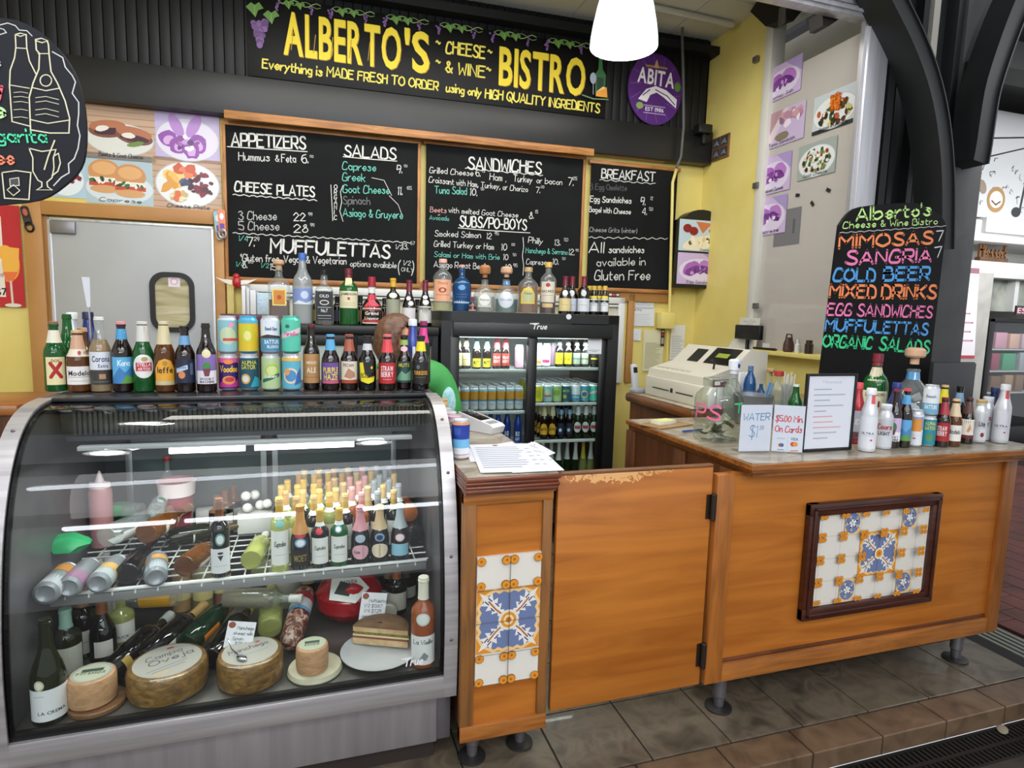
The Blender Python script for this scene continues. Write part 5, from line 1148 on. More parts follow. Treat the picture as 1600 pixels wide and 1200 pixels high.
def gmat(k):
    D = {'clear': lambda: thin_glass('#f4f7f6', 'clear_bottle_glass', 1.55, 0, .12, '#dfe6e4'), 'clear2': lambda: thin_glass('#e6ecec', 'frosted_glass', 1.5, .1, .55, '#a9b0b4'),
         'green': lambda: thin_glass('#3fae55', 'green_bottle_glass', 1.5, .02, .55, '#1f6b30'), 'dgreen': lambda: thin_glass('#2f7a40', 'dark_green_glass', 1.5, .02, .75, '#10301a'),
         'brown': lambda: paint('#1c0d08', .06, 0, .6), 'amber': lambda: thin_glass('#b98248', 'amber_glass', 1.5, .02, .5, '#7a4a1e'), 'black': lambda: paint('#0c0a0a', .06, 0, .6), 'olive': lambda: thin_glass('#6f7a3a', 'olive_glass', 1.5, .02, .7, '#232713'),
         'pale': lambda: thin_glass('#e8ecc0', 'pale_wine_glass', 1.5, .02, .35, '#c9cf84'), 'rose': lambda: thin_glass('#e6a98a', 'rose_glass', 1.5, .02, .5, '#b9683f'), 'blue': lambda: thin_glass('#5f93c4', 'blue_glass', 1.5, .02, .5, '#2a5f96')}
    return D[k]() if k in D else paint(k, .28, .25, .2)
def prad(prof, z):
    for a, b in zip(prof, prof[1:]):
        if a[0] <= z <= b[0] and b[0] > a[0]: return a[1] + (b[1] - a[1]) * (z - a[0]) / (b[0] - a[0])
    return prof[-1][1]
def bottle(name, label, loc, H, R, shape, glass, cap=None, labs=(), liq=None, asp=1., cat='bottle', group=None, rz=None, seg=24, stopper=None):
    t = thing(name, label, cat, loc, -atan2(loc[0], loc[1]) if rz is None else rz, group)
    REG[t.name] = R * max(1., (1.19 if shape in ('jack', 'square') else 1.))
    pr = SHAPES[shape]; prof = [(e[0] * H, e[1] * R) + tuple(e[2:]) for e in pr]
    MB().lathe(prof, seg, asp).build('body', gmat(glass), t)
    if liq:
        zl = liq[1] * H; lp = [(a[0] + .004 if i == 0 else a[0], a[1] * .93) + tuple(a[2:]) for i, a in enumerate(prof) if a[0] < zl]; lp.append((zl, prad(prof, zl) * .93) + tuple(lp[-1][2:]))
        lm = thin_glass(liq[0], None, 1.33, 0, liq[2] if len(liq) > 2 else .5, liq[0]) if liq[0] != 'water' else thin_glass('#eef3f4', 'water_fill', 1.33)
        MB().lathe(lp, seg, asp).build('liquid', lm, t)
    if cap:
        col, f, kr = cap[0], cap[1], cap[2] if len(cap) > 2 else 1.06; met = cap[3] if len(cap) > 3 else 0.
        z0 = H * f; r0 = prad(prof, z0) * kr + .0006; zz = [z0] + [e[0] for e in prof if e[0] > z0 + .001] + [H]
        cp = [(z, max(prad(prof, min(z, H * .999)), 0) * kr + .0006) for z in sorted(set(zz))]; cp += [(H + .0015, cp[-1][1] * .9)]
        MB().lathe(cp, 18, asp if asp == 1 else (1 + asp) / 2).build('cap', paint(col, .35, met), t)
    if stopper:
        col, r, h = stopper; MB().lathe([(H * .90, prad(prof, H * .92) * .8), (H * .99, prad(prof, H * .92) * .8), (H * .99, r * .85), (H * .99 + h * .2, r), (H * .99 + h * .75, r), (H * .99 + h, r * .7)], 18).build('stopper', paint(col, .6), t)
    for L in labs:
        z0, z1, hw, bg = L[:4]; ops = L[4] if len(L) > 4 else (); lh = (z1 - z0) * H; c = Cv(); flat = len(pr[1]) > 2 and z1 < .66
        if bg: 
            w = hw * R
            if bg == 'oval': pass
            else: c.rect(-w, 0, w, lh, bg)
        for o in ops:
            k = o[0]
            if k == 'b': c.block(o[1], o[2] * R, o[3] * lh, o[4] * lh, o[5], o[6] * R if len(o) > 6 else None, 'c')
            elif k == 'h': c.hand(o[1], o[2] * R, o[3] * lh, o[4] * lh, o[5], o[4] * lh * .16, o[6] * R if len(o) > 6 else None, 'c', jit=.01)
            elif k == 'e': c.ell(o[1] * R, o[2] * lh, o[3] * R, o[4] * lh, o[5], o[6] if len(o) > 6 else 16)
            elif k == 'r': c.rect(o[1] * R, o[2] * lh, o[3] * R, o[4] * lh, o[5])
            elif k == 'p': c.poly([(a * R, b * lh) for a, b in o[1]], o[2])
            elif k == 'l': c.line([(a * R, b * lh) for a, b in o[1]], o[2] * R, o[3])
        zb = z0 * H
        if flat: fm = lambda u, v, d, zb=zb: (u, -(R * asp * 1.0 + d + .0008), zb + v); st = 0
        else:
            def fm(u, v, d, zb=zb):
                r = prad(prof, min(max(zb + v, 0), H)) + d + .0004; a = u / max(R * .5 if z0 > .64 else R, r); a = u / r; return (r * sin(a), -r * asp * cos(a), zb + v)
            st = R * .22
        c.build('label' if z0 < .6 else 'neck_label', t, fm, st, .0003, .00012, .4)
    return t
def stand(px, pbase, ptop, z):
    p = at(px, pbase, z=z); return (p.x, p.y, z), at(px, ptop, y=p.y).z - z
B = bottle
G_ = 'bottles and cans along the top of the glass case'
ZT = 1.2235
def top_bottle(px, pb, pt, name, lab, R, shape, glass, **k):
    loc, H = stand(px, pb, pt, ZT); return B(name, lab + ' on the glass case', loc, H, R * 1.07, shape, glass, group=G_, **k)
BB, CN = 'beer_bottle', 'drink_can'
XX = [('r', -.9, .0, .9, 1, '#e9dca6'), ('l', [(-.45, .28), (.45, .78)], .34, '#b01e28'), ('l', [(.45, .28), (-.45, .78)], .34, '#b01e28'), ('b', 'DOS', 0, .82, .1, '#5a4a20', .7)]
top_bottle(96, 611, 503, BB, 'green beer bottle with a big red X on cream, leftmost', .031, 'long', 'green', cap=('#8a6a4a', .965), liq=('#2f6b2a', .72, .6), labs=[(.10, .50, .9, None, XX), (.70, .88, 1., '#ece6d0', [('l', [(-.1, .25), (.3, .6)], .12, '#b01e28'), ('l', [(.3, .25), (-.1, .6)], .12, '#b01e28')])])
top_bottle(110, 604, 491, BB, 'plain green beer bottle behind the red X bottle', .031, 'long', 'green')
top_bottle(131, 611, 517, BB, 'squat clear brown bottle with white label reading Modelo', .0335, 'stub', 'amber', cap=('#d9b48a', .965), liq=('#8a5220', .62, .6), labs=[(.12, .42, 1.25, '#ece8e2', [('b', 'Modelo', 0, .50, .26, '#1d1a1c', 1.9), ('l', [(-1, .42), (1, .42)], .03, '#1d1a1c'), ('l', [(-.8, .2), (.8, .2)], .04, '#a9a4a0')]), (.70, .93, 2.2, '#d8a98a'), (.58, .70, 2.6, '#e6d9c4', [('e', .1, .5, .14, .3, '#a8384a')])])
top_bottle(121, 603, 513, BB, 'bottle with gold cap half hidden behind the squat white-labelled one', .030, 'stub', 'amber', cap=('#d2a67e', .93))
top_bottle(129, 597, 489, BB, 'blue and white aluminium bottle with white cap', .030, 'alu', '#e8e8ee', cap=('#f0f0f2', .90, 1.02), labs=[(.1, .75, 1.6, '#2a3f8e', [('r', .2, .1, .7, .9, '#c22f44')])])
top_bottle(142, 598, 488, BB, 'dark blue aluminium bottle behind the lime-topped beers', .030, 'alu', '#1e2f74', cap=('#1b254e', .90, 1.02), labs=[(.15, .6, 1.2, None, [('b', 'BUD', 0, .45, .2, '#e8e8f0', 1.2), ('r', -1., .75, -.3, 1., '#c22f44')])])
top_bottle(163, 611, 496, BB, 'clear beer bottle with blue script label reading Corona Extra', .0305, 'long', 'clear', cap=('#e9e9e6', .965), liq=('#d0a040', .70, .45), labs=[(.30, .54, 1.3, '#dfe3ea', [('b', 'Corona', 0, .45, .32, '#23304f', 1.7), ('b', 'Extra', .2, .12, .2, '#23304f', .9)]), (.10, .29, 1.3, '#3b3836', [('r', -.2, .4, .4, .75, '#b58a62'), ('l', [(-.8, .2), (.8, .2)], .05, '#8a8480')])])
top_bottle(198, 611, 503, BB, 'brown beer bottle with blue island label and pink cap', .0305, 'long', 'brown', cap=('#e59aa0', .965), labs=[(.12, .50, 1.15, '#5fb4e2', [('p', [(-1.1, .2), (-.3, .62), (.2, .42), (1.1, .7), (1.1, 0), (-1.1, 0)], '#3f7fb8'), ('p', [(-.2, 0), (.3, .32), (1.1, .22), (1.1, 0)], '#5f9a4a'), ('h', 'Kona', .1, .68, .2, '#f0f4f8', 1.1)]), (.75, .90, 1.3, '#4fa3d8', [('e', .1, .5, .3, .3, '#e9e2dc'), ('e', .1, .4, .18, .16, '#b5443a')])])
top_bottle(227, 611, 503, BB, 'green beer bottle with white and red label reading Stella Artois', .0315, 'stella', 'green', cap=('#d6d2c8', .965), liq=('#2f6b2a', .70, .6), labs=[(.20, .54, 1.1, 'oval', [('e', 0, .5, 1.05, .5, '#e9e9e4', 20), ('r', -.75, .30, .8, .66, '#c2293a'), ('b', 'STELLA', .05, .50, .14, '#f4e9e9', 1.3), ('b', 'ARTOIS', .05, .33, .12, '#f4e9e9', 1.2), ('e', .1, .80, .3, .1, '#b9a06a')]), (.72, .95, 1.6, '#e4e1da', [('r', .15, .05, .28, .95, '#c9a0a0')])])
top_bottle(260, 611, 503, BB, 'brown beer bottle with cream neck and yellow label reading Leffe', .0305, 'long', 'amber', cap=('#d9cfae', .965), liq=('#4a260e', .68, .8), labs=[(.16, .48, 1.1, 'oval', [('p', [(-1.05, 0), (1.05, 0), (1.05, .55), (.6, .9), (0, 1), (-.6, .9), (-1.05, .55)], '#e9a838'), ('e', 0, .78, .25, .12, '#b58a3a'), ('b', 'leffe', 0, .36, .26, '#20160e', 1.6)]), (.10, .16, 1.1, '#c7bd94'), (.68, .95, 1.5, '#ded2a6', [('r', -.3, .2, .1, .5, '#b5a878')])])
top_bottle(291, 611, 510, BB, 'brown beer bottle with dark blue moon label', .0305, 'long', 'brown', cap=('#141416', .965), labs=[(.14, .50, 1.15, '#1e2740', [('e', -.4, .35, .36, .16, '#e08a5a'), ('p', [(-1, .62), (.2, .78), (.25, .6), (-1, .42)], '#b9cfe4'), ('b', 'MOON', -.4, .62, .08, '#22406a', .9), ('r', .45, .35, .8, .85, '#55627f')]), (.72, .86, 1.3, '#6fa3cc', [('p', [(-.6, .3), (.2, .8), (.5, .3)], '#dfe6ee')])])
top_bottle(324, 611, 505, BB, 'brown bottle with purple and white label of a green figure', .0305, 'long', 'brown', labs=[(.12, .55, 1.2, '#8a6fb0', [('r', -1.2, 0, 1.2, .45, '#e6e2ea'), ('e', 0, .58, .42, .16, '#3f8a4a'), ('p', [(-.4, .52), (.4, .52), (.22, .26), (-.22, .26)], '#7a3a4a'), ('b', 'SPOOKY', 0, .13, .08, '#26202c', 1.5), ('b', 'MACHINE', 0, .03, .08, '#26202c', 1.5)]), (.50, .62, .5, 'oval', [('e', 0, .5, .45, .5, '#e9dfae')])])
def can(px, pb, pt, name, lab, bg, ops, loc=None, H=.122, R=.0332, lid='#c9ccd0', **k):
    if loc is None: loc, H = stand(px, pb, pt, ZT)
    t = B(name, lab, loc, H, R, 'can', lid, labs=[(.06, .885, 3.1, bg, ops)], cat='can', group=k.pop('group', G_), **k); return t
grid = [(358, 'VOODOO', '#3a1f6a', [('p', [(-1.2, .12), (-.4, .35), (.5, .2), (1.2, .3), (1.2, .05), (-1.2, .05)], '#c43a8a'), ('h', 'Voodoo', 0, .55, .2, '#f0c83a', 1.9), ('e', 0, .28, .7, .14, '#e8945a'), ('e', .1, .30, .5, .08, '#c23a3a'), ('r', -2, .85, 2, 1, '#e0609a'), ('e', 0, .88, .5, .08, '#f08a4a')], 'purple and pink can with yellow lettering'),
        (390, 'GATOR', '#1c4f62', [('b', 'ALPHA', 0, .80, .12, '#d6cf3a', 1.7), ('b', 'GATOR', -.1, .64, .14, '#d6cf3a', 1.6), ('e', -.4, .32, .5, .17, '#d9a84a'), ('e', -.4, .32, .34, .11, '#d9dde0'), ('p', [(.1, .05), (1.4, .05), (1.4, .3), (.6, .4)], '#2fa3b9')], 'teal can with yellow lettering and white eye'),
        (424, 'LIME', '#b9cf9a', [('e', .1, .60, .75, .2, '#a8cf3a'), ('e', .1, .60, .6, .15, '#d5e29a'), ('p', [(-1, .30), (1, .52), (1, .40), (-1, .18)], '#2d6b4a'), ('h', 'Limey', 0, .36, .12, '#eef4e2', 1.3)], 'pale green can with a lime slice'),
        (456, 'SWIRL', '#5fb4cc', [('e', -.1, .42, .85, .26, '#e9cfae'), ('e', -.1, .42, .62, .19, '#4f8fc4'), ('e', -.5, .55, .3, .12, '#e0a05a'), ('p', [(.3, .1), (1.3, .2), (1.2, .7), (.6, .5)], '#3a6fae'), ('r', -2, .9, 2, 1, '#e8b84a')], 'light blue can with an orange swirl')]
for px, nm, bg, ops, d in grid: can(px, 609, 552, CN, d + ' in the lower row of cans', bg, ops)
grid2 = [(357, '#8fc4cf', [('e', 0, .5, .9, .28, '#c9d8b0'), ('r', -.5, .33, 1.2, .42, '#c8505a'), ('e', .4, .85, .35, .08, '#e8a0c0')], 'pale blue can with a red band', '#cfd8da'), (388, '#e2c22a', [('e', -.2, .55, .7, .28, '#c9cf3a'), ('e', -.1, .5, .4, .16, '#efe08a'), ('r', -2, .9, 2, 1, '#4fb0d0')], 'bright yellow can', '#58b4d8'), (423, '#e2e8ee', [('r', -2, 0, 2, .42, '#4f8fb4'), ('p', [(-1.4, .46), (-.3, .54), (1.3, .48), (1.3, .42), (-1.4, .42)], '#3a3226'), ('h', 'Beach Days', .1, .68, .1, '#3a5a8a', 1.3), ('b', 'BATTURE', .2, .24, .13, '#eef2f4', 1.7), ('b', 'BLONDE', .3, .10, .09, '#eef2f4', 1.3)], 'white and blue can with a dark shoreline', '#c9ccd0'), (455, '#58c4a8', [('p', [(-1.2, .38), (1.2, .62), (1.2, .78), (-1.2, .54)], '#e4c8d0'), ('h', 'Paradise', 0, .50, .13, '#c85a86', 1.6), ('e', -.4, .8, .25, .06, '#2f6a5a')], 'mint green can with a pink band', '#58c4a8')]
for i, (px, bg, ops, d, lid) in enumerate(grid2):
    b, H = stand(grid[i][0], 609, 552, ZT); can(0, 0, 0, CN, d + ' stacked in the upper row of cans', bg, ops, loc=(b[0], b[1], ZT + H + .0018), H=H, lid=lid)
top_bottle(487, 607, 507, BB, 'tall brown beer bottle with tan label and dark red cap', .029, 'long', 'brown', cap=('#6a1f22', .965), labs=[(.10, .55, 1.1, '#b98a58', [('b', 'SMOKED', 0, .66, .09, '#e9dcc4', 1.3), ('b', 'ALE', 0, .36, .18, '#e9dcc4', 1.2), ('l', [(-.9, .2), (.9, .2)], .05, '#7a5530')])])
top_bottle(517, 608, 523, BB, 'stubby brown bottle with label reading Purple Haze', .0315, 'stub', 'brown', cap=('#5aa3cc', .965), labs=[(.12, .50, 1.05, '#6a4a96', [('r', -1.05, .0, 1.05, .14, '#c95a78'), ('b', 'PURPLE', 0, .50, .28, '#ecd43a', 1.8), ('b', 'HAZE', 0, .18, .28, '#ecd43a', 1.6)]), (.72, .92, 1.3, '#5aa9d6')])
top_bottle(548, 608, 523, BB, 'stubby brown bottle with cream label of a dog and copper neck', .0315, 'stub', 'brown', cap=('#8a4a3a', .965), labs=[(.12, .52, 1.05, '#e2d9c4', [('p', [(-.6, .3), (-.1, .7), (.6, .5), (.7, .3), (.1, .2)], '#b9846a'), ('b', 'PECAN', -.1, .76, .14, '#7a4a34', 1.2), ('r', -1.05, 0, 1.05, .16, '#a9482e')]), (.70, .92, 1.3, '#a9583f')])
top_bottle(574, 608, 525, BB, 'stubby dark bottle with a yellow splash label', .0315, 'stub', 'black', cap=('#1a1a1c', .965), labs=[(.12, .52, 1.1, None, [('p', [(-1, .95), (-.5, 1), (-.3, .5), (.1, .3), (.9, .35), (.8, .1), (.1, 0), (-.8, .12)], '#ecd824'), ('b', 'BOUDIN', 0, .28, .22, '#1a1814', 1.5), ('e', .5, .75, .12, .07, '#ecd824')]), (.74, .86, 1.0, '#c9ccd0')])
top_bottle(605, 608, 523, BB, 'stubby brown bottle with red label reading Strawberry', .0315, 'stub', 'brown', cap=('#e06a70', .965), labs=[(.12, .50, 1.1, '#b92a30', [('b', 'STRAW', 0, .60, .24, '#f2e9e6', 1.5), ('b', 'BERRY', 0, .32, .24, '#f2e9e6', 1.5), ('l', [(-.5, .2), (.5, .2)], .06, '#f0b0a8')]), (.68, .92, 1.5, '#d8444c')])
top_bottle(631, 606, 524, BB, 'stubby brown bottle with green mountain label', .030, 'stub', 'brown', cap=('#2a1a16', .965), labs=[(.12, .52, 1.05, '#2c4a46', [('p', [(-1, .2), (-.3, .55), (.2, .4), (1, .6), (1, .1), (-1, .1)], '#7aa88a'), ('b', 'MUTS', 0, .74, .16, '#d9c23a', 1.4)]), (.70, .80, .6, 'oval', [('e', 0, .5, .5, .5, '#e0b8c8')]), (.82, .92, .9, '#9ab85a')])
top_bottle(657, 608, 525, BB, 'stubby black bottle with yellow neck label reading Turbodog', .0315, 'stub', 'black', cap=('#141414', .965), labs=[(.12, .52, 1.1, '#1c1b1a', [('b', 'TURBODOG', 0, .42, .18, '#e0a830', 1.7), ('e', -.3, .78, .2, .1, '#6a6a68'), ('l', [(-.6, .3), (.6, .3)], .04, '#8a7a4a')]), (.72, .90, 1.5, '#ecd824', [('e', .1, .5, .2, .3, '#c9a818')])])
top_bottle(644, 600, 499, BB, 'tall flag-coloured aluminium bottle behind the mountain-label bottle', .029, 'alu', '#33458e', cap=('#dfe2ea', .90, 1.02), labs=[(.15, .88, 1.3, None, [('r', -1.3, .45, -.5, 1, '#c22f3a'), ('r', .0, .1, .4, .6, '#e4e6ec')])])
top_bottle(657, 599, 502, BB, 'tall bottle with magenta foil neck behind the yellow-necked bottle', .029, 'long', 'dgreen', cap=('#8a2a5a', .93, 1.15), labs=[(.66, .90, 1.6, '#d83a8e')])
# small aluminium spreader with printed handle standing among the bottles
p = at(148, 606, z=ZT); a = at(139, 480, y=p.y); b = at(134, 433, y=p.y)
t = thing('cheese_knife', 'long thin metal skewer with a white printed paddle handle, among the bottles at the left', 'skewer', (p.x, p.y, ZT))
d = Vector((p.x, p.y, ZT)); MB().tube([(0, 0, 0), a - d], .003, 8).build('rod', CHROME, t)
n = (b - a).normalized(); s = Vector((1, 0, 0)); q = [a - d - s * .005, a - d + s * .005, b - d + s * .012, b - d - s * .012]
MB().prism([(v.x, v.z) for v in q], 'y', -.003, .003).build('paddle', paint('#e3e6ee', .4), t)
# ---------------- liquor row on the low cabinet and on the fridge
def wall_bottle(px, pb, pt, d, z, name, lab, R, shape, glass, grp, **k):
    u, _ = wq(px, pb, d); loc = wpt(u, z, d); H = wq(px, pt, d)[1] - z; return B(name, lab, tuple(loc), H, R, shape, glass, group=grp, **k)
LQ = 'liquor_bottle'; GA = 'bottles on the low black cabinet'; GB = 'bottles on top of the fridge'; DA = FD - .16
def la(px, pt, lab, R, shape, glass, d=DA, name=LQ, **k): return wall_bottle(px, 507, pt, d, LZ + .001, name, lab + ' on the black cabinet', R, shape, glass, GA, **k)
la(440, 413, 'ribbed square decanter of dark amber liquor with a round cork stopper', .062, 'square', 'clear', liq=('#5a1f12', .40, .85), stopper=('#c9a684', .032, .03), labs=[(.30, .58, .62, '#e6cf7a', [('r', -.5, .08, .5, .92, '#c9842a'), ('e', 0, .5, .2, .14, '#b5442a')])])
la(474, 396, 'tall frosted vodka bottle with blue cap and blue scenery', .058, 'goose', 'clear2', cap=('#3f6fc0', .90, 1.05), labs=[(.28, .50, 1.2, '#7f96cc', [('p', [(-1.2, 0), (-.4, .25), (.3, .1), (1.2, .3), (1.2, 0)], '#dfe4ee'), ('e', .2, .6, .4, .25, '#c9d4ee')]), (.60, .68, .8, None, [('l', [(-.4, .6), (-.1, .2), (.2, .8), (.5, .4)], .07, '#e9edf2')])])
la(507, 422, 'square whiskey bottle with black and white label', .054, 'jack', 'clear', cap=('#161616', .91, 1.06), liq=('#2a1510', .62, .9), labs=[(.08, .60, .92, '#17171a', [('b', 'OLD', 0, .80, .10, '#d9d9da', 1.), ('e', 0, .62, .5, .09, '#d9d9da'), ('e', 0, .62, .4, .06, '#17171a'), ('l', [(-.7, .45), (.7, .45)], .05, '#d9d9da'), ('b', 'No.7', 0, .28, .12, '#d9d9da', .7), ('l', [(-.7, .16), (.7, .16)], .05, '#d9d9da'), ('l', [(-.7, .06), (.7, .06)], .03, '#d9d9da')])])
la(545, 420, 'green whiskey bottle with cream label reading Jameson and dark red top', .056, 'liq', 'green', cap=('#6a1a2a', .84, 1.1), liq=('#1f4a20', .35, .8), labs=[(.30, .60, 1.15, '#e2dcb8', [('b', 'JAMESON', 0, .76, .14, '#3a2a22', 1.9), ('r', -.14, .48, .14, .64, '#b5442e'), ('l', [(-.7, .3), (.7, .3)], .04, '#a89a72'), ('l', [(-.7, .18), (.7, .18)], .04, '#a89a72')]), (.70, .84, .4, '#dccfa0')])
la(581, 433, 'broad dark bottle with red ribbon and red seal label', .066, 'bell', 'black', cap=('#9a1f34', .80, 1.1), labs=[(.04, .36, 1.0, '#e6e2dc', [('r', -.92, .06, .92, .94, '#a8342e'), ('b', 'Grand', 0, .56, .2, '#efe0d8', 1.3), ('b', 'Liqueur', 0, .26, .16, '#efe0d8', 1.4)]), (.38, .64, .5, '#b81f3a', [('p', [(-.9, .0), (-.2, .5), (.9, .1), (.2, .5)], '#d63a50')]), (.66, .80, .9, '#e2e0dc')])
la(614, 435, 'slim grey-labelled bottle with yellow top', .043, 'wine', 'olive', name='wine_bottle', cap=('#d6a832', .82, 1.12), labs=[(.12, .56, 1.2, '#9a9c88'), (.58, .70, .6, 'oval', [('e', 0, .5, .6, .5, '#d9dad0')])])
la(639, 438, 'dark wine bottle with crimson top, left of the crimson pair', .042, 'burg', 'black', name='wine_bottle', cap=('#6f1c34', .76, 1.12), labs=[(.10, .40, 1.2, '#dcd6da'), (.44, .66, .7, 'oval', [('e', -.1, .75, .35, .2, '#dcdcdc'), ('e', .3, .25, .4, .24, '#dcdcdc')])])
la(664, 438, 'dark wine bottle with crimson top, right of the crimson pair', .042, 'burg', 'black', name='wine_bottle', cap=('#6f1c34', .76, 1.12), labs=[(.08, .44, 1.3, '#d2d0ca'), (.47, .68, .8, 'oval', [('e', 0, .78, .4, .2, '#dcdcdc'), ('e', .1, .25, .5, .26, '#dcdcdc')])])
for k, (px, pt) in enumerate(((496, 462), (527, 463), (563, 463), (601, 466), (652, 468))):
    la(px, pt, ('dark bottle in the gap right of the frosted vodka', 'dark bottle in the gap left of the green whiskey', 'dark bottle in the gap right of the green whiskey', 'dark bottle in the gap left of the yellow-topped bottle', 'dark bottle in the gap between the crimson tops')[k] + ', behind', .036, 'wine', 'black', d=DA - .16, name='wine_bottle', cap=('#1d1518', .8, 1.1), labs=[(.1, .5, 1.1, ('#b9a24a', '#4a3f5a', '#8a6a3a', '#6a3a3a', '#7a7a6a')[k])])
DB = FD - .12; FT = FZ + .001
def lb_(px, pt, lab, R, shape, glass, d=DB, name=LQ, **k): return wall_bottle(px, 488, pt, d, FT, name, lab + ' on the fridge', R, shape, glass, GB, **k)
lb_(691, 405, 'clear vodka bottle with pale orange label and pink stopper', .060, 'liq', 'clear', liq=('#e9e4a8', .16, .3), cap=('#e8b0a0', .93, 1.15), labs=[(.18, .60, 1.0, '#e0a684', [('b', "Tito's", 0, .78, .12, '#a8583a', 1.1), ('e', 0, .52, .42, .12, '#9a3f24'), ('e', 0, .52, .2, .07, '#e0a684'), ('l', [(-.7, .3), (.7, .3)], .06, '#b5684a')])])
lb_(721, 418, 'blue gin bottle with pale blue label and cork', .062, 'jug', 'blue', d=DB - .07, stopper=('#d6a08a', .02, .02), liq=('#3a86b9', .22, .5), labs=[(.18, .66, .92, '#a9c0d4', [('e', 0, .74, .4, .12, '#5f96c9'), ('l', [(-.65, .42), (.65, .42)], .06, '#4a6a8a'), ('l', [(-.6, .3), (.6, .3)], .06, '#4a6a8a')])])
lb_(738, 464, 'miniature red-labelled bottle beside the blue gin', .028, 'bell', 'black', d=DB + .06, name=LQ, cap=('#8a1f2a', .82, 1.15), labs=[(.06, .45, 1.0, '#e0d8d4', [('r', -.85, .1, .85, .9, '#a8342e')])])
lb_(753, 427, 'round clear tequila bottle with natural cork ball stopper', .072, 'round', 'clear', d=DB + .03, liq=('#cfd0c8', .40, .25), stopper=('#b0764a', .036, .055), labs=[(.12, .50, .62, '#c9c9c2', [('e', 0, .5, .5, .4, '#e2e2dc'), ('b', 'Patron', 0, .45, .12, '#5a5a52', .8)])])
lb_(790, 427, 'round clear tequila bottle with blue neck band and pale cork', .082, 'round', 'clear', d=DB - .09, liq=('#a9c4c4', .34, .3), stopper=('#cfa98a', .040, .045), labs=[(.10, .54, .75, 'oval', [('e', 0, .5, .66, .48, '#c6d2da', 22), ('e', 0, .5, .58, .42, '#d9e0e6', 22), ('h', 'Don Julio', 0, .46, .12, '#7a8aa0', .95)]), (.70, .80, 1.0, '#3f8fd0')])
lb_(824, 418, 'amber tequila bottle with yellow arched label', .068, 'jug', 'clear', d=DB + .03, liq=('#8a4a16', .60, .75), cap=('#b9a070', .90, 1.15), labs=[(.20, .56, .72, 'oval', [('p', [(-.72, 0), (.72, 0), (.72, .6), (.4, .92), (0, 1), (-.4, .92), (-.72, .6)], '#e2c23a'), ('p', [(-.58, .08), (.58, .08), (.58, .56), (.3, .8), (0, .86), (-.3, .8), (-.58, .56)], '#b5b98a'), ('b', 'Cazu', 0, .58, .12, '#4a3a14', .7)])])
lb_(855, 410, 'clear rum bottle with white label and gold cap', .056, 'liq', 'clear', d=DB - .08, liq=('#4a1c10', .36, .85), cap=('#d8b258', .90, 1.15), labs=[(.22, .62, .9, '#e0d9c4', [('e', 0, .84, .28, .1, '#b02a3a'), ('b', 'BACARDI', 0, .48, .12, '#2a2422', 1.5), ('l', [(-.7, .34), (.7, .34)], .05, '#b58a5a')]), (.12, .20, .7, '#e2c088')])
for px, lb2, col in ((882, 'nearest the rum bottle', '#d6c48a'), (896, 'second from the rum bottle', '#c9d2de'), (911, 'third from the rum bottle', '#d2d6dc')):
    lb_(px, 432, 'dark wine bottle with crimson top, %s,' % lb2, .042, 'burg' if px < 900 else 'wine', 'black', name='wine_bottle', d=DB + (.02 if px != 896 else -.02), cap=('#6f1c2c', .76, 1.12), labs=[(.08, .42, 1.2, col, [('l', [(-.6, .5), (.6, .5)], .06, '#9a8a6a')]), (.46, .66, .7, 'oval', [('e', 0, .5, .45, .4, '#d9dad6')])])
for k, px in enumerate((920, 927, 935, 944)):
    lb_(px, 447, 'small dark bottle with gold top, %s of four by the fridge corner,' % ('leftmost', 'second', 'third', 'rightmost')[k], .030, 'stub', 'black', name='wine_bottle', d=DB + (0.02 if k % 2 else -.06), cap=('#d2b24a', .86, 1.15), labs=[(.12, .55, 1.1, '#dde0e4', [('l', [(-.6, .5), (.6, .5)], .08, '#8a8a5a')]), (.56, .66, .8, '#d6c23a')])
tag(MB().lathe([(0, .018), (.004, .018)], 16).xf(Matrix.Rotation(pi / 2, 4, 'X')).build('magnet_button', paint('#dfe3e6', .4), loc=wpt(*wq(890, 495, FD + .02), FD + .002), rz=WA), 'round white button stuck on the top front edge of the fridge', 'magnet')
# ---------------- shelf with books left of the liquor
u, z = wq(344, 487, .36); u1, _ = wq(432, 498, .36)
t = thing('wall_shelf', 'small shelf with purple front edge and wooden top, beside the grey door', 'shelf', wpt(u, 0, 0), WA)
zs_ = wq(400, 492, .30)[1]; Wd = wq(409, 492, .30)[0] - u
MB().box(0, Wd, -.32, -.01, zs_ - .02, zs_, .003).build('top', wood('shelf_top', '#8a6a4a', '#6a4c33', 'x', 1.2, .5), t)
MB().box(-.004, Wd + .004, -.335, -.32, zs_ - .05, zs_ + .002, .003).build('front_edge', paint('#5f2440', .4), t)
MB().box(.02, Wd - .02, -.30, -.01, 1.0, zs_ - .02).build('carcass', paint('#7d5a3a', .5), t)
def wall_box(name, label, cat, px0, py0, px1, py1, d, dep, mt, grp=None):
    u, z1 = wq(px0, py0, d); u1, z0 = wq(px1, py1, d); return tag(MB().box(u - WPX * 0, u1, -d, -d + dep, 0, z1 - zs_ - .001, .003).build(name, mt, loc=(WPX, WPY, zs_ + .001), rz=WA), label, cat, grp)
g = 'white books and a blue picture on the small shelf'
wall_box('book', 'white book spine, leftmost on the small shelf', 'book', 377, 446, 384, 486, .22, .15, paint('#dfe2e6', .5), g)
wall_box('book', 'white book spine, middle of three on the small shelf', 'book', 384.3, 450, 390, 486, .22, .15, paint('#d3d6dc', .5), g)
wall_box('book', 'white book spine, rightmost of three on the small shelf', 'book', 390.3, 453, 400, 486, .22, .15, paint('#e2e5e9', .5), g)
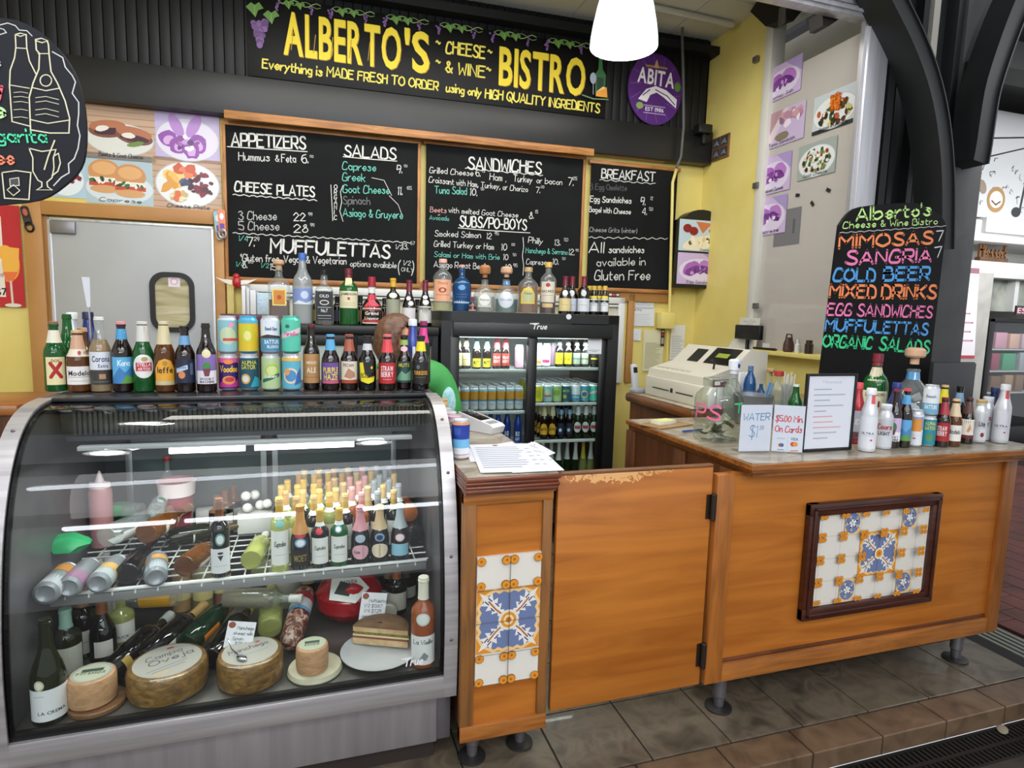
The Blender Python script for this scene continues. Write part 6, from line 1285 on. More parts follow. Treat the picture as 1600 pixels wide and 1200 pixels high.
wall_box('blue_print', 'small pale blue picture leaning on the small shelf', 'picture', 401, 457, 424, 486, .2, .02, mottled('blue_picture', [(.3, '#7fb0d2'), (.5, '#cfdfe8'), (.7, '#9cc4dc')], 20, .4, 0, 2, 3, (1, 1, 4)), g)
wall_box('yellow_strip', 'narrow cream board standing at the back of the small shelf', 'board', 354, 440, 366, 486, .05, .02, paint('#e2cf84', .5))
# ---------------- inside the fridge
FSH = {'l': [q[1] for q in fsh if q[0] == 'l'], 'r': [q[1] for q in fsh if q[0] == 'r']}
def fu2(px, py, y): return wq(px, py, FD - y)[0] - (u0 if False else (FRS[1]))
def fr_place(px, py, y, z): u = fu2(px, py, y); p = fpos(u, y, z + .001); return u, (p.x, p.y, p.z)
def face(loc): return -atan2(loc[0], loc[1])
def fcan(px, y, shelf, H, R, lab, bg, ops, grp, lid='#c9ccd0', py=560):
    u, loc = fr_place(px, py, y, shelf); return can(0, 0, 0, CN, lab, bg, ops, loc=loc, H=H, R=R, lid=lid, group=grp, seg=18), u
def fbot(px, y, shelf, H, R, lab, shape, glass, grp, py=550, **k):
    u, loc = fr_place(px, py, y, shelf); return B(BB, lab, loc, H, R, shape, glass, group=grp, seg=18, **k), u
gl = 'tall silver cans on the middle shelf of the left fridge door'
proto = None
ords = ('leftmost', 'second', 'third', 'fourth', 'fifth', 'sixth', 'seventh', 'rightmost')
UL = [fu2(713 + i * 14.0, 600, .12) for i in range(8)]
z = FSH['l'][1]
for i in range(8):
    for r in range(4):
        p = fpos(UL[i] + .004 * (r % 2), .12 + r * .066, z + .001)
        lb2 = 'tall silver can, gold and blue bands, %s in the front row of the fridge' % ords[i] if r == 0 else 'silver can in the rows behind the front row of the fridge'
        if proto is None: proto = can(0, 0, 0, 'tall_can', lb2, '#b9bfc4', [('r', -3.1, .48, 3.1, .90, '#c08a36'), ('r', -3.1, .40, 3.1, .48, '#4a7fa0'), ('r', -3.1, .90, 3.1, 1, '#7fb4cc'), ('h', 'Ultra', 0, .2, .08, '#8a939a', 1.)], loc=tuple(p), H=.157, R=.0285, group=gl, seg=18); c0 = proto
        else: c0 = copy_tree(proto, p, face(p), lb2, gl)
gr_ = 'cans on the second shelf of the right fridge door'
cols = (('#c9c22e', 'yellow', [('e', 0, .5, .7, .26, '#a8b02a')]), ('#8fb9c4', 'pale blue', [('r', -.6, .3, 1, .42, '#c9505a'), ('e', 0, .6, .6, .2, '#b9cfa8')]), ('#9ab87a', 'pale green', [('e', 0, .55, .7, .2, '#7fa040')]), ('#1f5a6a', 'teal', [('b', 'GATOR', 0, .6, .16, '#d6cf3a', 1.6), ('e', -.3, .3, .4, .14, '#c9a84a')]), ('#d9e2e8', 'white and blue', [('r', -3, 0, 3, .42, '#4f8fb4'), ('b', 'BATTURE', .1, .2, .12, '#eef2f4', 1.6)]), ('#4f9ab4', 'blue swirl', [('e', 0, .45, .8, .25, '#e2c87a'), ('e', 0, .45, .55, .17, '#2f6a8a')]), ('#58c4a8', 'mint green', [('p', [(-1.2, .38), (1.2, .62), (1.2, .78), (-1.2, .54)], '#e4c8d0')]))
z = FSH['r'][1]
for i, (bg, nm, ops) in enumerate(cols):
    pr_ = None
    for r in range(6):
        u = H2 - .075 - .040 - (6 - i) * .0668; p = fpos(u, .11 + r * .069, z + .001)
        lb2 = '%s can at the front of the second shelf, right fridge door' % nm if r == 0 else '%s can in the file behind the front one, right fridge door' % nm
        if pr_ is None: pr_ = can(0, 0, 0, CN, lb2, bg, ops, loc=tuple(p), R=.0325, group=gr_, seg=18)
        else: copy_tree(pr_, p, face(p), lb2, gr_)
# top left shelf
g = 'drinks on the top shelf of the left fridge door'; z = FSH['l'][0]
for k, (px, col, lb2) in enumerate(((716, '#c9b88a', 'leftmost beer bottle with tan label'), (728.5, '#e2d6a8', 'beer bottle with cream label, second'))):
    fbot(px, .12, z, .205, .0285, lb2 + ' on the top shelf of the left fridge door', 'stub', 'brown', g, cap=('#c9848a', .965), labs=[(.1, .5, 1.1, col, [('l', [(-.7, .5), (.7, .5)], .1, '#8a6a4a')]), (.7, .9, 1.2, col)])
for k, px in enumerate((745, 761)):
    fbot(px, .13, z, .195, .029, 'beer bottle with yellow label and blue neck, %s of two on the top left shelf' % ('left' if k == 0 else 'right'), 'stub', 'brown', g, cap=('#8fc4cc', .965), labs=[(.05, .34, 1.1, '#d6c43a', [('b', 'MUTT', 0, .35, .4, '#2a2a1a', 1.3)]), (.66, .92, 1.4, '#8fc4bc')])
for k, px in enumerate((776.5, 790)):
    fbot(px, .11, z, .205, .0285, 'beer bottle with red label and red neck, %s of two on the top left shelf' % ('left' if k == 0 else 'right'), 'stub', 'brown', g, cap=('#d85a62', .965), labs=[(.1, .5, 1.1, '#b5443c', [('b', 'STRAW', 0, .55, .22, '#f0dcd8', 1.5), ('b', 'BERRY', 0, .25, .22, '#f0dcd8', 1.5)]), (.66, .95, 1.5, '#d8444c')])
fcan(811, .13, z, .157, .029, 'tall pink can at the right end of the top left fridge shelf', '#d3a3ba', [('r', -1, .75, 1, .9, '#c97a9a'), ('l', [(-.6, .5), (.6, .5)], .06, '#b9688a')], g)
# top right shelf
g = 'drinks on the top shelf of the right fridge door'; z = FSH['r'][0]
fcan(841, .13, z, .157, .027, 'white carton-like can at the left end of the top right fridge shelf', '#e0dfe4', [('r', -1, .1, .8, .25, '#d88a3a')], g)
fcan(853.5, .12, z, .157, .027, 'white can with pink lettering on the top right fridge shelf', '#e2e0e6', [('h', 'Crush', 0, .5, .2, '#8a8a96', 1.2), ('r', -1, .15, 1, .3, '#c43a6a')], g)
fcan(864, .19, z, .157, .027, 'pink can beside the white cans on the top right fridge shelf', '#c9a4c0', [], g)
for k, px in enumerate((874, 887.5, 901, 914, 929)):
    col = ('#e6cf2a', '#e6cf2a', '#8a9a8a', '#9aa890', '#b5b02a')[k]
    fbot(px, .12, z, .20, .0285, ('dark beer bottle with yellow splash label, left of two', 'dark beer bottle with yellow splash label, right of two', 'dark beer bottle with grey green label, left of two', 'dark beer bottle with grey green label, right of two', 'dark beer bottle with a yellow stripe')[k] + ' on the top right fridge shelf', 'stub', 'black', g, cap=('#c9ccd0', .965), labs=[(.1, .48, 1.05, col if k < 4 else '#1d1c16', [('b', 'BOUDIN', 0, .35, .2, '#22221a', 1.4)] if k < 2 else [('r', -1, .42, 1, .55, '#d6c42a' if k == 4 else '#5a6a5a')]), (.72, .84, 1., '#c9ccc0')])
# third right shelf: bottles
g = 'beer bottles on the third shelf of the right fridge door'; z = FSH['r'][2]
def files(pxs, mk, n, step, y0):
    for px, lb2, rest in pxs:
        t0 = None
        for r in range(n):
            u = fu2(px, 660, y0); p = fpos(u - .002 * r, y0 + r * step, z + .001)
            if t0 is None: t0 = mk(tuple(p), lb2)
            else: copy_tree(t0, p, face(p), rest, g)
files(((850, 'beer bottle with yellow label, left of two on the third right fridge shelf', 'yellow-labelled beer bottle in the left file, behind, third fridge shelf'), (863, 'beer bottle with yellow label, right of two on the third right fridge shelf', 'yellow-labelled beer bottle in the right file, behind, third fridge shelf')),
      lambda p, l: B(BB, l, p, .228, .0275, 'long', 'brown', group=g, seg=18, cap=('#d9cfae', .965), labs=[(.12, .46, 1.1, 'oval', [('p', [(-1.0, 0), (1.0, 0), (1.0, .55), (.6, .9), (0, 1), (-.6, .9), (-1.0, .55)], '#e9b038'), ('b', 'leffe', 0, .36, .26, '#20160e', 1.5)]), (.68, .95, 1.5, '#ded2a6')]), 4, .068, .13)
files(((876.5, 'dark beer bottle with blue moon label, left of two on the third right fridge shelf', 'dark blue-labelled bottle in the left file, behind, third fridge shelf'), (889.5, 'dark beer bottle with blue moon label, right of two on the third right fridge shelf', 'dark blue-labelled bottle in the right file, behind, third fridge shelf')),
      lambda p, l: B(BB, l, p, .228, .0275, 'long', 'black', group=g, seg=18, labs=[(.12, .46, .9, '#26304a', [('e', -.1, .4, .4, .16, '#c9d8ea')]), (.72, .86, 1.0, '#7fa8cc')]), 3, .068, .12)
files(((902.5, 'green beer bottle with white neck, leftmost of three on the third right fridge shelf', 'green bottle with white neck in the left file, behind, third fridge shelf'), (915, 'green beer bottle with white neck, middle of three on the third right fridge shelf', 'green bottle with white neck in the middle file, behind, third fridge shelf'), (928, 'green beer bottle with white neck, rightmost of three on the third right fridge shelf', 'green bottle with white neck in the right file, behind, third fridge shelf')),
      lambda p, l: B(BB, l, p, .228, .0275, 'stella', 'dgreen', group=g, seg=18, labs=[(.18, .50, 1.0, 'oval', [('e', 0, .5, 1.0, .5, '#dfe2e0', 18), ('r', -.7, .34, .75, .64, '#c2405a')]), (.70, .97, 2.4, '#d9dcdc')]), 3, .068, .11)
# bottom right: foil-necked sparkling bottles
g = 'foil-necked bottles at the bottom of the right fridge door'; z = FSH['r'][3]
for k, (px, col) in enumerate(((848, '#d2d4d2'), (861, '#c6c9c8'), (873, '#dcdcd8'), (886, '#d2d0cc'), (899, '#cfd2d2'), (911, '#c9b83a'), (923, '#d9dad6'))):
    fbot(px, .13 + .02 * (k % 2), z, .30, .0275, 'dark bottle with %s foil neck, %s on the fridge bottom shelf' % ('yellow' if k == 5 else 'silver', ('first from the divider', 'second from the divider', 'third from the divider', 'fourth from the divider', 'fifth from the divider', 'only one of its colour', 'farthest from the divider')[k]), 'champ', 'dgreen' if k < 5 else 'pale', g, py=710, cap=(col, .60, 1.04), labs=[(.08, .34, 1.0, '#1f221d' if k < 5 else '#c9a070')])
# bottom left: blue bottles
g = 'blue aluminium bottles at the bottom of the left fridge door'; z = FSH['l'][2]
for k, px in enumerate((755, 766, 778, 792, 809)):
    fbot(px, .12 + .03 * (k % 2), z, .215, .026, 'blue aluminium bottle, lower left fridge shelf, %s' % ('nearest the card reader', 'second from the card reader', 'third from the card reader', 'fourth from the card reader', 'nearest the door divider with white lettering')[k], 'alu', '#1f3f9a', g, py=670, cap=('#c9d4e8' if k % 2 == 0 else '#26408a', .90, 1.02), labs=[(.05, .5, 1.2, None, [('b', 'BUD', 0, .4, .3, '#e6ecf4', 1.1), ('b', 'LIGHT', 0, .1, .2, '#e6ecf4', 1.2)])])

settle((G_,), yr=(2.26, 2.75)); settle((GA,)); settle((GB,))
# ================================================================= inside the display case
SZ = SH_Z + .0025; DZ = DECK + .001
WB = 'wine_bottle'; GU = 'bottles standing on the wire shelf of the glass case'; GD_ = 'bottles on the floor of the glass case'
def cs(px, py, y): return at(px, py, y=y).x
def ubot(px, pt, y, lab, shape, glass, H=None, R=.030, name=WB, grp=GU, z=None, **k):
    z = SZ if z is None else z; x = cs(px, pt + 40, y); H = H or at(px, pt, y=y).z - z
    return B(name, lab, (x, y, z), H, R, shape, glass, group=grp, rz=-atan2(x, y) + k.pop('turn', 0), **k)
G1, CP = '#c9a24a', '#9a5f3a'
lab_c = [('h', 'Cupcake', 0, .55, .14, '#5a6a5a', 1.2), ('l', [(-.6, .3), (.6, .3)], .05, '#a9a9a0')]
ubot(343, 779, 2.125, 'black wine bottle with white crest label, front left on the wire shelf', 'wine', 'black', cap=('#6b4326', .74, 1.1), labs=[(.06, .38, 1.2, '#dcdfe0', [('p', [(-.3, .72), (.3, .72), (0, .5)], '#26262a'), ('e', 0, .82, .3, .05, '#26262a'), ('l', [(-.7, .3), (.7, .3)], .04, '#9a9ca0')]), (.42, .58, .6, 'oval', [('e', 0, .5, .5, .5, '#5f9a94'), ('e', 0, .5, .36, .36, '#dfe6e6')])])
ubot(437, 779, 2.125, 'pale green wine bottle with white label and gold top, front of the wire shelf', 'wine', 'pale', cap=(G1, .80, 1.1), labs=[(.10, .58, 1.15, '#e4e5e0', lab_c), (.62, .72, .8, 'oval', [('e', 0, .5, .5, .5, '#6aa09c')]), (.72, .79, 1.1, '#dfe2de')])
ubot(472, 789, 2.125, 'black sparkling wine bottle with gold foil neck and red seal', 'champ', 'black', R=.033, cap=('#c28a4a', .56, 1.05), labs=[(.06, .32, 1.0, '#14120e', [('b', 'MOET', 0, .3, .4, '#8a7a3a', 1.3)]), (.50, .60, .8, 'oval', [('e', 0, .5, .6, .5, '#b3202c')]), (.36, .50, .9, 'oval', [('e', 0, .5, .6, .5, '#6fa0c9'), ('e', 0, .5, .42, .36, '#e2e8ea')])])
ubot(500, 796, 2.125, 'dark red wine bottle with white label and red dot', 'wine', 'black', cap=(G1, .80, 1.1), labs=[(.08, .54, 1.1, '#e2e3df', lab_c), (.60, .70, .8, 'oval', [('e', -.1, .5, .4, .5, '#c2263a')]), (.72, .79, 1.1, '#dfe2de')])
ubot(530, 794, 2.125, 'green wine bottle with white label and gold top beside the red-dotted one', 'wine', 'green', cap=(G1, .80, 1.1), labs=[(.08, .54, 1.1, '#e2e3df', lab_c), (.60, .72, .8, 'oval', [('e', -.1, .5, .42, .5, '#5a8aa0'), ('e', -.1, .5, .28, .32, '#e8ecec')]), (.72, .79, 1.1, '#dfe2de')])
ubot(563, 790, 2.135, 'dark bottle with pink foil and pink oval label on the wire shelf', 'champ', 'black', R=.033, cap=('#c98a94', .58, 1.05), labs=[(.08, .34, 1.1, 'oval', [('e', 0, .5, 1.0, .5, '#dba9b4'), ('r', .2, .1, .4, .95, '#c98fa0'), ('h', 'rose', -.35, .4, .24, '#7a4a5a', .6)]), (.38, .52, .8, 'oval', [('e', 0, .5, .55, .5, '#a9b6c9')])])
ubot(593, 789, 2.135, 'dark bottle with champagne foil and cream label on the wire shelf', 'champ', 'black', R=.033, cap=('#c9ae84', .58, 1.05), labs=[(.08, .34, 1.1, 'oval', [('e', 0, .5, 1.0, .5, '#e0d2b8'), ('r', -.1, .1, .1, .95, '#c2ad86')]), (.38, .52, .8, 'oval', [('e', 0, .5, .55, .5, '#7f9fc9'), ('e', 0, .5, .35, .35, '#22304a')])])
ubot(625, 787, 2.135, 'dark bottle with pale blue label, rightmost standing at the front of the wire shelf', 'champ', 'black', R=.033, cap=('#a9b4b8', .58, 1.05), labs=[(.08, .30, 1.1, '#8fc4d8'), (.34, .50, .8, 'oval', [('e', 0, .5, .6, .5, '#a83a4a'), ('e', 0, .5, .48, .4, '#dfe4e8')])])
kinds = [('wine', 'pale', '#c9a24a', 'pale wine bottle with gold top'), ('wine', 'black', '#c2a05a', 'dark wine bottle with gold top'), ('wine', 'pale', '#b88a50', 'pale wine bottle with copper top'), ('wine', 'rose', '#c48a84', 'rose wine bottle with pink top'), ('champ', 'olive', '#b99a6a', 'olive sparkling bottle with bronze foil'), ('wine', 'black', '#8f9498', 'dark wine bottle with grey top')]
protos = {}
ordw = ('first', 'second', 'third', 'fourth', 'fifth', 'sixth', 'seventh', 'eighth', 'ninth'); roww = ('second', 'third', 'fourth', 'fifth', 'sixth', 'back')
xa_, xb_ = cs(440, 830, 2.2), .275
for ri in range(6):
    y = 2.215 + ri * .075
    for i in range(8):
        x = xa_ + (xb_ - xa_) * (i + .35 * (ri % 2)) / 7.5
        if ri > 3 and i < 1: continue
        q = i + .35 * (ri % 2)
        if q < 3.2: kd = (0, 2, 1, 0)[(i + ri) % 4]
        elif q < 4.3: kd = (4, 1, 2)[(i + ri) % 3]
        elif q < 6: kd = 3 if (i + ri) % 3 else 4
        else: kd = (5, 1, 5)[(i + ri) % 3]
        sh_, gl_, cc, nm = kinds[kd]; lb2 = '%s, %s from left, %s row of wire shelf' % (nm, ordw[i], roww[ri]); loc = (x, y, SZ)
        if kd in protos: copy_tree(protos[kd], loc, -atan2(x, y), lb2, GU)
        else: protos[kd] = B(WB, lb2, loc, .222, .0285, sh_, gl_, group=GU, seg=18, cap=(cc, .78 if sh_ == 'wine' else .60, 1.1), labs=[(.10, .52, 1.1, '#d6d7d0', [('l', [(-.6, .5), (.6, .5)], .08, '#9a9c94')]), (.70, .775, 1.6, '#d9d9d2')] if sh_ == 'wine' else [(.10, .34, 1.1, '#cfc8b4')])
for k, (px, pt, y) in enumerate(((340, 775, 2.46), (352, 766, 2.53), (365, 760, 2.60))):
    ubot(px, pt, y, 'dark wine bottle with brown foil, %s of three behind the crest label' % ('nearest', 'middle', 'farthest')[k], 'wine', 'black', R=.030, cap=('#6f4a30', .66, 1.12), labs=[(.1, .5, 1.1, '#b9b8b0')])
def lying(name, lab, px, py, z, rz, H, R, shape, glass, grp, tilt=0., x=None, y=None, roll=0., cat='bottle', lift=0., **k):
    """a bottle or can on its side: its foot at the photo point, its neck pointing to heading rz (0 = away from the camera, + = to the left)"""
    p = at(px, py, z=z + R + lift) if y is None else Vector((min(max(cs(px, py, y), cx0_ + .046 + R), cx1_ - .046 - R), y, z + R + lift))
    t = B(name, lab, (0, 0, 0), H, R, shape, glass, group=grp, rz=0, cat=cat, **k); REG.pop(t.name)
    t.matrix_world = Matrix.Translation(p) @ Matrix.Rotation(rz, 4, 'Z') @ Matrix.Rotation(tilt, 4, 'X') @ Matrix.Rotation(-pi / 2, 4, 'X') @ Matrix.Rotation(roll, 4, 'Z'); return t
GC = 'cans and bottles lying at the left of the wire shelf'
UPR = pi - .5
for i, (px, py, bg, ops, nm, rz, r_) in enumerate(((47, 916, '#b4b8bc', [('r', -3, .60, 3, .92, '#b87a36')], 'silver can with orange top band, leftmost', -.02, .035), (106, 906, '#9a6f8c', [('e', 0, .7, .4, .1, '#d9dcd6'), ('b', 'ROUGE', 0, .45, .12, '#3a2438', 1.4)], 'mauve can second from the left', -.04, .034), (152, 903, '#a9b2b2', [('r', -3, .3, 3, .55, '#c09a5a'), ('e', 0, .75, .45, .12, '#7fa79f')], 'grey can with tan band third from the left', -.06, .034), (243, 893, '#a3abb0', [('r', -3, .55, 3, .8, '#b98a4a')], 'silver can with gold band right of the dark bottle end', .20, .033))):
    lying('tall_can', nm + ', lying on the wire shelf', px, py, SZ, rz, .165, r_, 'can', '#8f9498', GC, y=(2.02, 2.05, 2.06, 2.07)[i], roll=UPR - .1, cat='can', labs=[(.05, .90, 3.1, bg, ops)])
lying(WB, 'dark bottle lying with its foot forward and a pale blue label, between the cans', 198, 888, SZ, -.03, .30, .035, 'burg', 'black', GC, y=2.115, roll=UPR, labs=[(.08, .36, 1.2, '#8fb9d2')])
lying(WB, 'brown bottle with cream label lying right of the cans', 288, 884, SZ, -.30, .26, .036, 'burg', 'amber', GC, y=2.13, roll=UPR + .3, liq=('#6a3f18', .5, .8), labs=[(.12, .42, 1.3, '#d8d2c0', [('l', [(-.6, .5), (.7, .6)], .06, '#7a7464')])], cap=('#7a5f3a', .78, 1.1))
lying(WB, 'yellow green wine bottle lying with white label at the middle of the wire shelf', 392, 874, SZ, -.12, .24, .034, 'wine', 'pale', GC, y=2.14, roll=UPR, liq=('#c9cc5a', .62, .5), labs=[(.16, .5, 1.2, '#e0e2da')], cap=('#dcdcd4', .76, 1.1))
lying(WB, 'pale-labelled bottle lying on top of the can pile', 165, 842, SZ, -.5, .29, .037, 'wine', 'clear', GC, y=2.24, roll=UPR, lift=.082, labs=[(.12, .5, 1.3, '#d2d0cc')], cap=('#8a6a5a', .78, 1.1))
lying(WB, 'brown bottle lying behind the silver can with gold band', 228, 842, SZ, -.3, .29, .037, 'burg', 'amber', GC, y=2.25, roll=UPR, lift=.080, labs=[(.2, .5, 1.3, '#d9cdb8')], liq=('#6a3410', .5, .8), cap=('#8a5a3a', .78, 1.1))
lying(WB, 'olive bottle lying across the pile with a white label', 262, 832, SZ, -1.2, .26, .034, 'burg', 'olive', GC, y=2.42, roll=UPR, lift=.0, labs=[(.30, .6, 1.3, '#d5d2cb')], cap=('#5a4a2a', .78, 1.1))
lying('soda_bottle', 'clear plastic soda bottle with green label lying on the pile', 222, 800, SZ, 1.2, .17, .030, 'pet', 'clear', GC, y=2.50, roll=UPR, lift=.09, labs=[(.34, .55, 3.0, '#2f8a55', [('b', 'S', .3, .3, .4, '#e9efe9', .4)])], cap=('#dfe2df', .92, 1.1))
lying('soda_bottle', 'clear plastic bottle with green foot label beside the red tub', 244, 806, SZ, .1, .15, .027, 'pet', 'clear', GC, y=2.34, roll=UPR, lift=.14, labs=[(.30, .5, 2.6, '#2f6a4a')], cap=('#e2e4e2', .92, 1.1))
# upright things at the back left of the shelf
x = max(cs(138, 800, 2.50), cx0_ + .086); t = thing('squeeze_bottle', 'pink squeeze bottle with pointed nozzle at the back left of the wire shelf', 'squeeze bottle', (x, 2.50, SZ), 0)
H = at(138, 762, y=2.50).z - SZ; MB().lathe([(0, .036), (.004, .038), (H * .93, .038), (H, .032)], 20).build('body', thin_glass('#e8b8b8', 'pink_plastic', 1.4, .2, .75, '#c98f92'), t)
MB().lathe([(H, .034), (H + .014, .034), (H + .02, .016), (H + .055, .005), (H + .06, .003)], 18).build('nozzle', paint('#dcc9c9', .4), t)
x = cs(277, 790, 2.55); t = thing('red_tub', 'tall translucent tub of red liquid with a frosted rim on the wire shelf', 'tub', (x, 2.55, SZ + .005), 0)
zr = at(277, 752, y=2.55).z - SZ; MB().lathe([(0, .048), (.003, .050), (zr * .72, .057), (zr * .72, .062), (zr * .97, .066), (zr, .068), (zr, .064), (zr * .75, .058)], 24).build('body', thin_glass('#f0d8d8', 'tub_plastic', 1.4, .1, .12, '#dcb0b4'), t)
MB().lathe([(.004, .049), (zr * .70, .056)], 24).build('red_drink', paint('#a81a34', .3), t); MB().lathe([(zr * .74, .0625), (zr * .97, .0665), (zr * 1.0, .0685), (zr * 1.0, .066)], 24, caps=False).build('rim', paint('#e2d2d2', .4), t)
ubot(262, 712, 2.66, 'clear bottle of red syrup with a red cap behind the red tub', 'liq', 'clear', R=.026, name='syrup_bottle', grp='syrup', cap=('#a8323a', .93, 1.2), liq=('#b5404a', .5, .7))
tag(MB().box(-.05, .05, -.03, .03, 0, .075, .003).build('white_box', paint('#d9d8d2', .5), loc=(cs(318, 795, 2.60) + .02, 2.62, SZ), rz=.1), 'small white carton right of the red tub in the glass case', 'box')
for k, (dx, dz) in enumerate(((-.022, 0), (.022, 0), (0, .034), (.05, .012), (-.03, .04))):
    px0 = cs(398, 800, 2.54); tag(MB().ball((0, 0, .019), .019, .019, .019).build('white_egg', paint('#e6e4dc', .5), loc=(px0 + dx, 2.50 + .03 * (k % 3), SZ + .085 + dz)), 'white egg in the small heap on the carton, %s' % ('lower left', 'lower right', 'topmost', 'rightmost', 'upper left')[k], 'egg', 'white eggs')
tag(MB().box(-.06, .07, -.035, .045, 0, .084, .004).build('white_box', paint('#d2d1cb', .5), loc=(px0, 2.53, SZ)), 'white carton carrying the small heap of white eggs', 'box')
m = MB(); b = bmesh.new(); bmesh.ops.create_icosphere(b, subdivisions=2, radius=1)
for v in b.verts: v.co = Vector((v.co.x * .07, v.co.y * .05, v.co.z * .03)) * random.uniform(.8, 1.15)
m.add([v.co for v in b.verts], [[v.index for v in f.verts] for f in b.faces]); b.free()
p = Vector((cs(104, 866, 2.22), 2.23, SZ + .11)); tag(m.build('green_pouch', paint('#1f9a5c', .3), loc=p), 'crumpled bright green pouch lying on the cans in the glass case', 'pouch')
# black bottle foot and orange bottle at the right end of the shelf
lying(WB, 'black bottle lying foot first at the right end of the wire shelf', 648, 838, SZ, .05, .24, .036, 'burg', 'black', GC, y=2.24)
lying(WB, 'orange bottle lying on the black one at the right end of the wire shelf', 640, 812, SZ, .05, .20, .033, 'wine', '#b5642a', GC, y=2.28, lift=.075)
# ---- floor of the case
def dbot(px, pb, pt, lab, shape, glass, y=None, R=.040, **k):
    if y is None: p = at(px, pb, z=DZ); x, y = p.x, p.y
    else: x = cs(px, pt + 40, y)
    H = k.pop('H', None) or at(px, pt, y=y).z - DZ
    return B(WB, lab, (x, y, DZ), H, R, shape, glass, group=GD_, **k)
dbot(68, 1138, 979, 'open green wine bottle with low white label, front left corner of the case', 'burg', 'olive', R=.043, labs=[(.05, .36, 1.35, '#dfe1e2', [('b', 'LA CREMA', .1, .22, .1, '#4a4a4c', 1.6), ('l', [(-.9, .8), (-.3, .82)], .03, '#9a9a9c')]), (.36, .46, .6, 'oval', [('e', -.55, .5, .3, .5, '#b9bb94'), ('e', -.55, .5, .2, .34, '#dcdcd0')])])
dbot(66, 0, 955, 'green bottle with pale green top behind the open wine bottle', 'wine', 'olive', y=2.13, cap=('#8fb5a4', .74, 1.12), labs=[(.1, .5, 1.2, '#c9cabc')])
dbot(92, 0, 941, 'dark bottle with copper top in the left corner of the case floor', 'wine', 'black', y=2.17, cap=('#8a5a2e', .74, 1.12), labs=[(.08, .42, 1.2, '#d6d5c6', [('l', [(-.5, .5), (.5, .5)], .05, '#8a8a7a')])])
for k, (px, y) in enumerate(((104, 2.30), (122, 2.36), (140, 2.44))):
    dbot(px, 0, 930, 'dark bottle with white oval shoulder label, %s of three, case floor left' % ('frontmost', 'middle', 'rearmost')[k], 'wine', 'black', y=y, H=.262, cap=('#d9d9d4', .86, 1.1), labs=[(.1, .5, 1.2, '#d9d8d0'), (.60, .70, .8, 'oval', [('p', [(-.5, .1), (.5, .1), (.3, .6), (0, 1), (-.3, .6)], '#dcdcd6')])])
dbot(160, 1030, 934, 'dark bottle with copper foil and two white labels on the case floor', 'burg', 'black', y=2.22, cap=('#8f5430', .76, 1.12), labs=[(.1, .36, .7, '#d9d8ce')])
dbot(190, 1005, 930, 'pale green bottle with white label standing at the left of the case floor', 'wine', 'pale', y=2.30, liq=('#a9ad7a', .66, .6), labs=[(.14, .52, 1.2, '#dddcd4', [('b', 'DUCK', 0, .2, .14, '#5a5a52', 1.1)])])
GL_ = 'bottles lying on the floor of the glass case'
for i, (px, py, y, rz, lab, shape, gl_, cap, labs, kk) in enumerate((
  (168, 1040, 2.03, -.42, 'black bottle with gold neck ring and silver top, leftmost lying on the case floor', 'wine', 'black', ('#a9b0ac', .86, 1.1), [(.10, .2, 2., '#b59a4a'), (.66, .70, 2., '#c2a04a')], 0),
  (222, 1026, 2.07, -.50, 'red wine bottle lying with cream label and gold foil, pointing to the back right', 'wine', 'black', ('#b5925a', .76, 1.1), [(.20, .54, 1.4, '#dcd8c4'), (.64, .72, .8, '#c98aa0')], .01),
  (290, 1008, 2.12, -.50, 'champagne bottle lying with bright orange label and gold neck', 'champ', 'dgreen', ('#d9942a', .66, 1.06), [(.14, .40, 1.3, '#e0821e', [('l', [(-.6, .5), (.7, .5)], .06, '#8a4a10')])], .02),
  (330, 1016, 2.04, -.35, 'dark bottle lying with white label and yellow top, left of the card clip', 'wine', 'black', ('#d9bb3a', .84, 1.1), [(.22, .56, 1.4, '#d9dad4')], .0),
  (422, 985, 2.16, .05, 'yellow wine bottle lying with cream label, behind the biggest pair of wheels', 'wine', 'pale', ('#b9a23a', .80, 1.1), [(.12, .44, 1.4, '#dedccc')], .02))):
    lying(WB, lab, px, py, DZ, rz, .295, .040, shape, gl_, GL_, y=y, roll=UPR, cap=cap, labs=labs, lift=kk + .001, tilt=.16)
lying('soda_bottle', 'clear plastic tonic bottle with yellow label lying on its side on the case floor', 282, 958, DZ, 1.45, .22, .040, 'pet', 'clear', GL_, y=2.34, roll=UPR, lift=.10, labs=[(.10, .56, 3., '#d9a22a', [('e', 0, .5, .5, .3, '#b5564a'), ('e', 0, .5, .34, .2, '#e2d8b0')])], cap=('#dcdcd8', .92, 1.1))
lying(WB, 'clear white wine bottle lying across, neck to the right, behind the card clip', 352, 930, DZ, -1.85, .27, .036, 'wine', 'clear', GL_, y=2.26, roll=UPR, lift=.11, liq=('#b9b080', .6, .3), cap=('#c9ccc4', .84, 1.1))
lying(WB, 'rose bottle lying with pink label beside the clear wine bottle', 352, 985, DZ, -.2, .22, .030, 'wine', 'clear', GL_, y=2.22, roll=UPR, lift=.0, labs=[(.3, .5, 1.3, '#d2b0a4')])
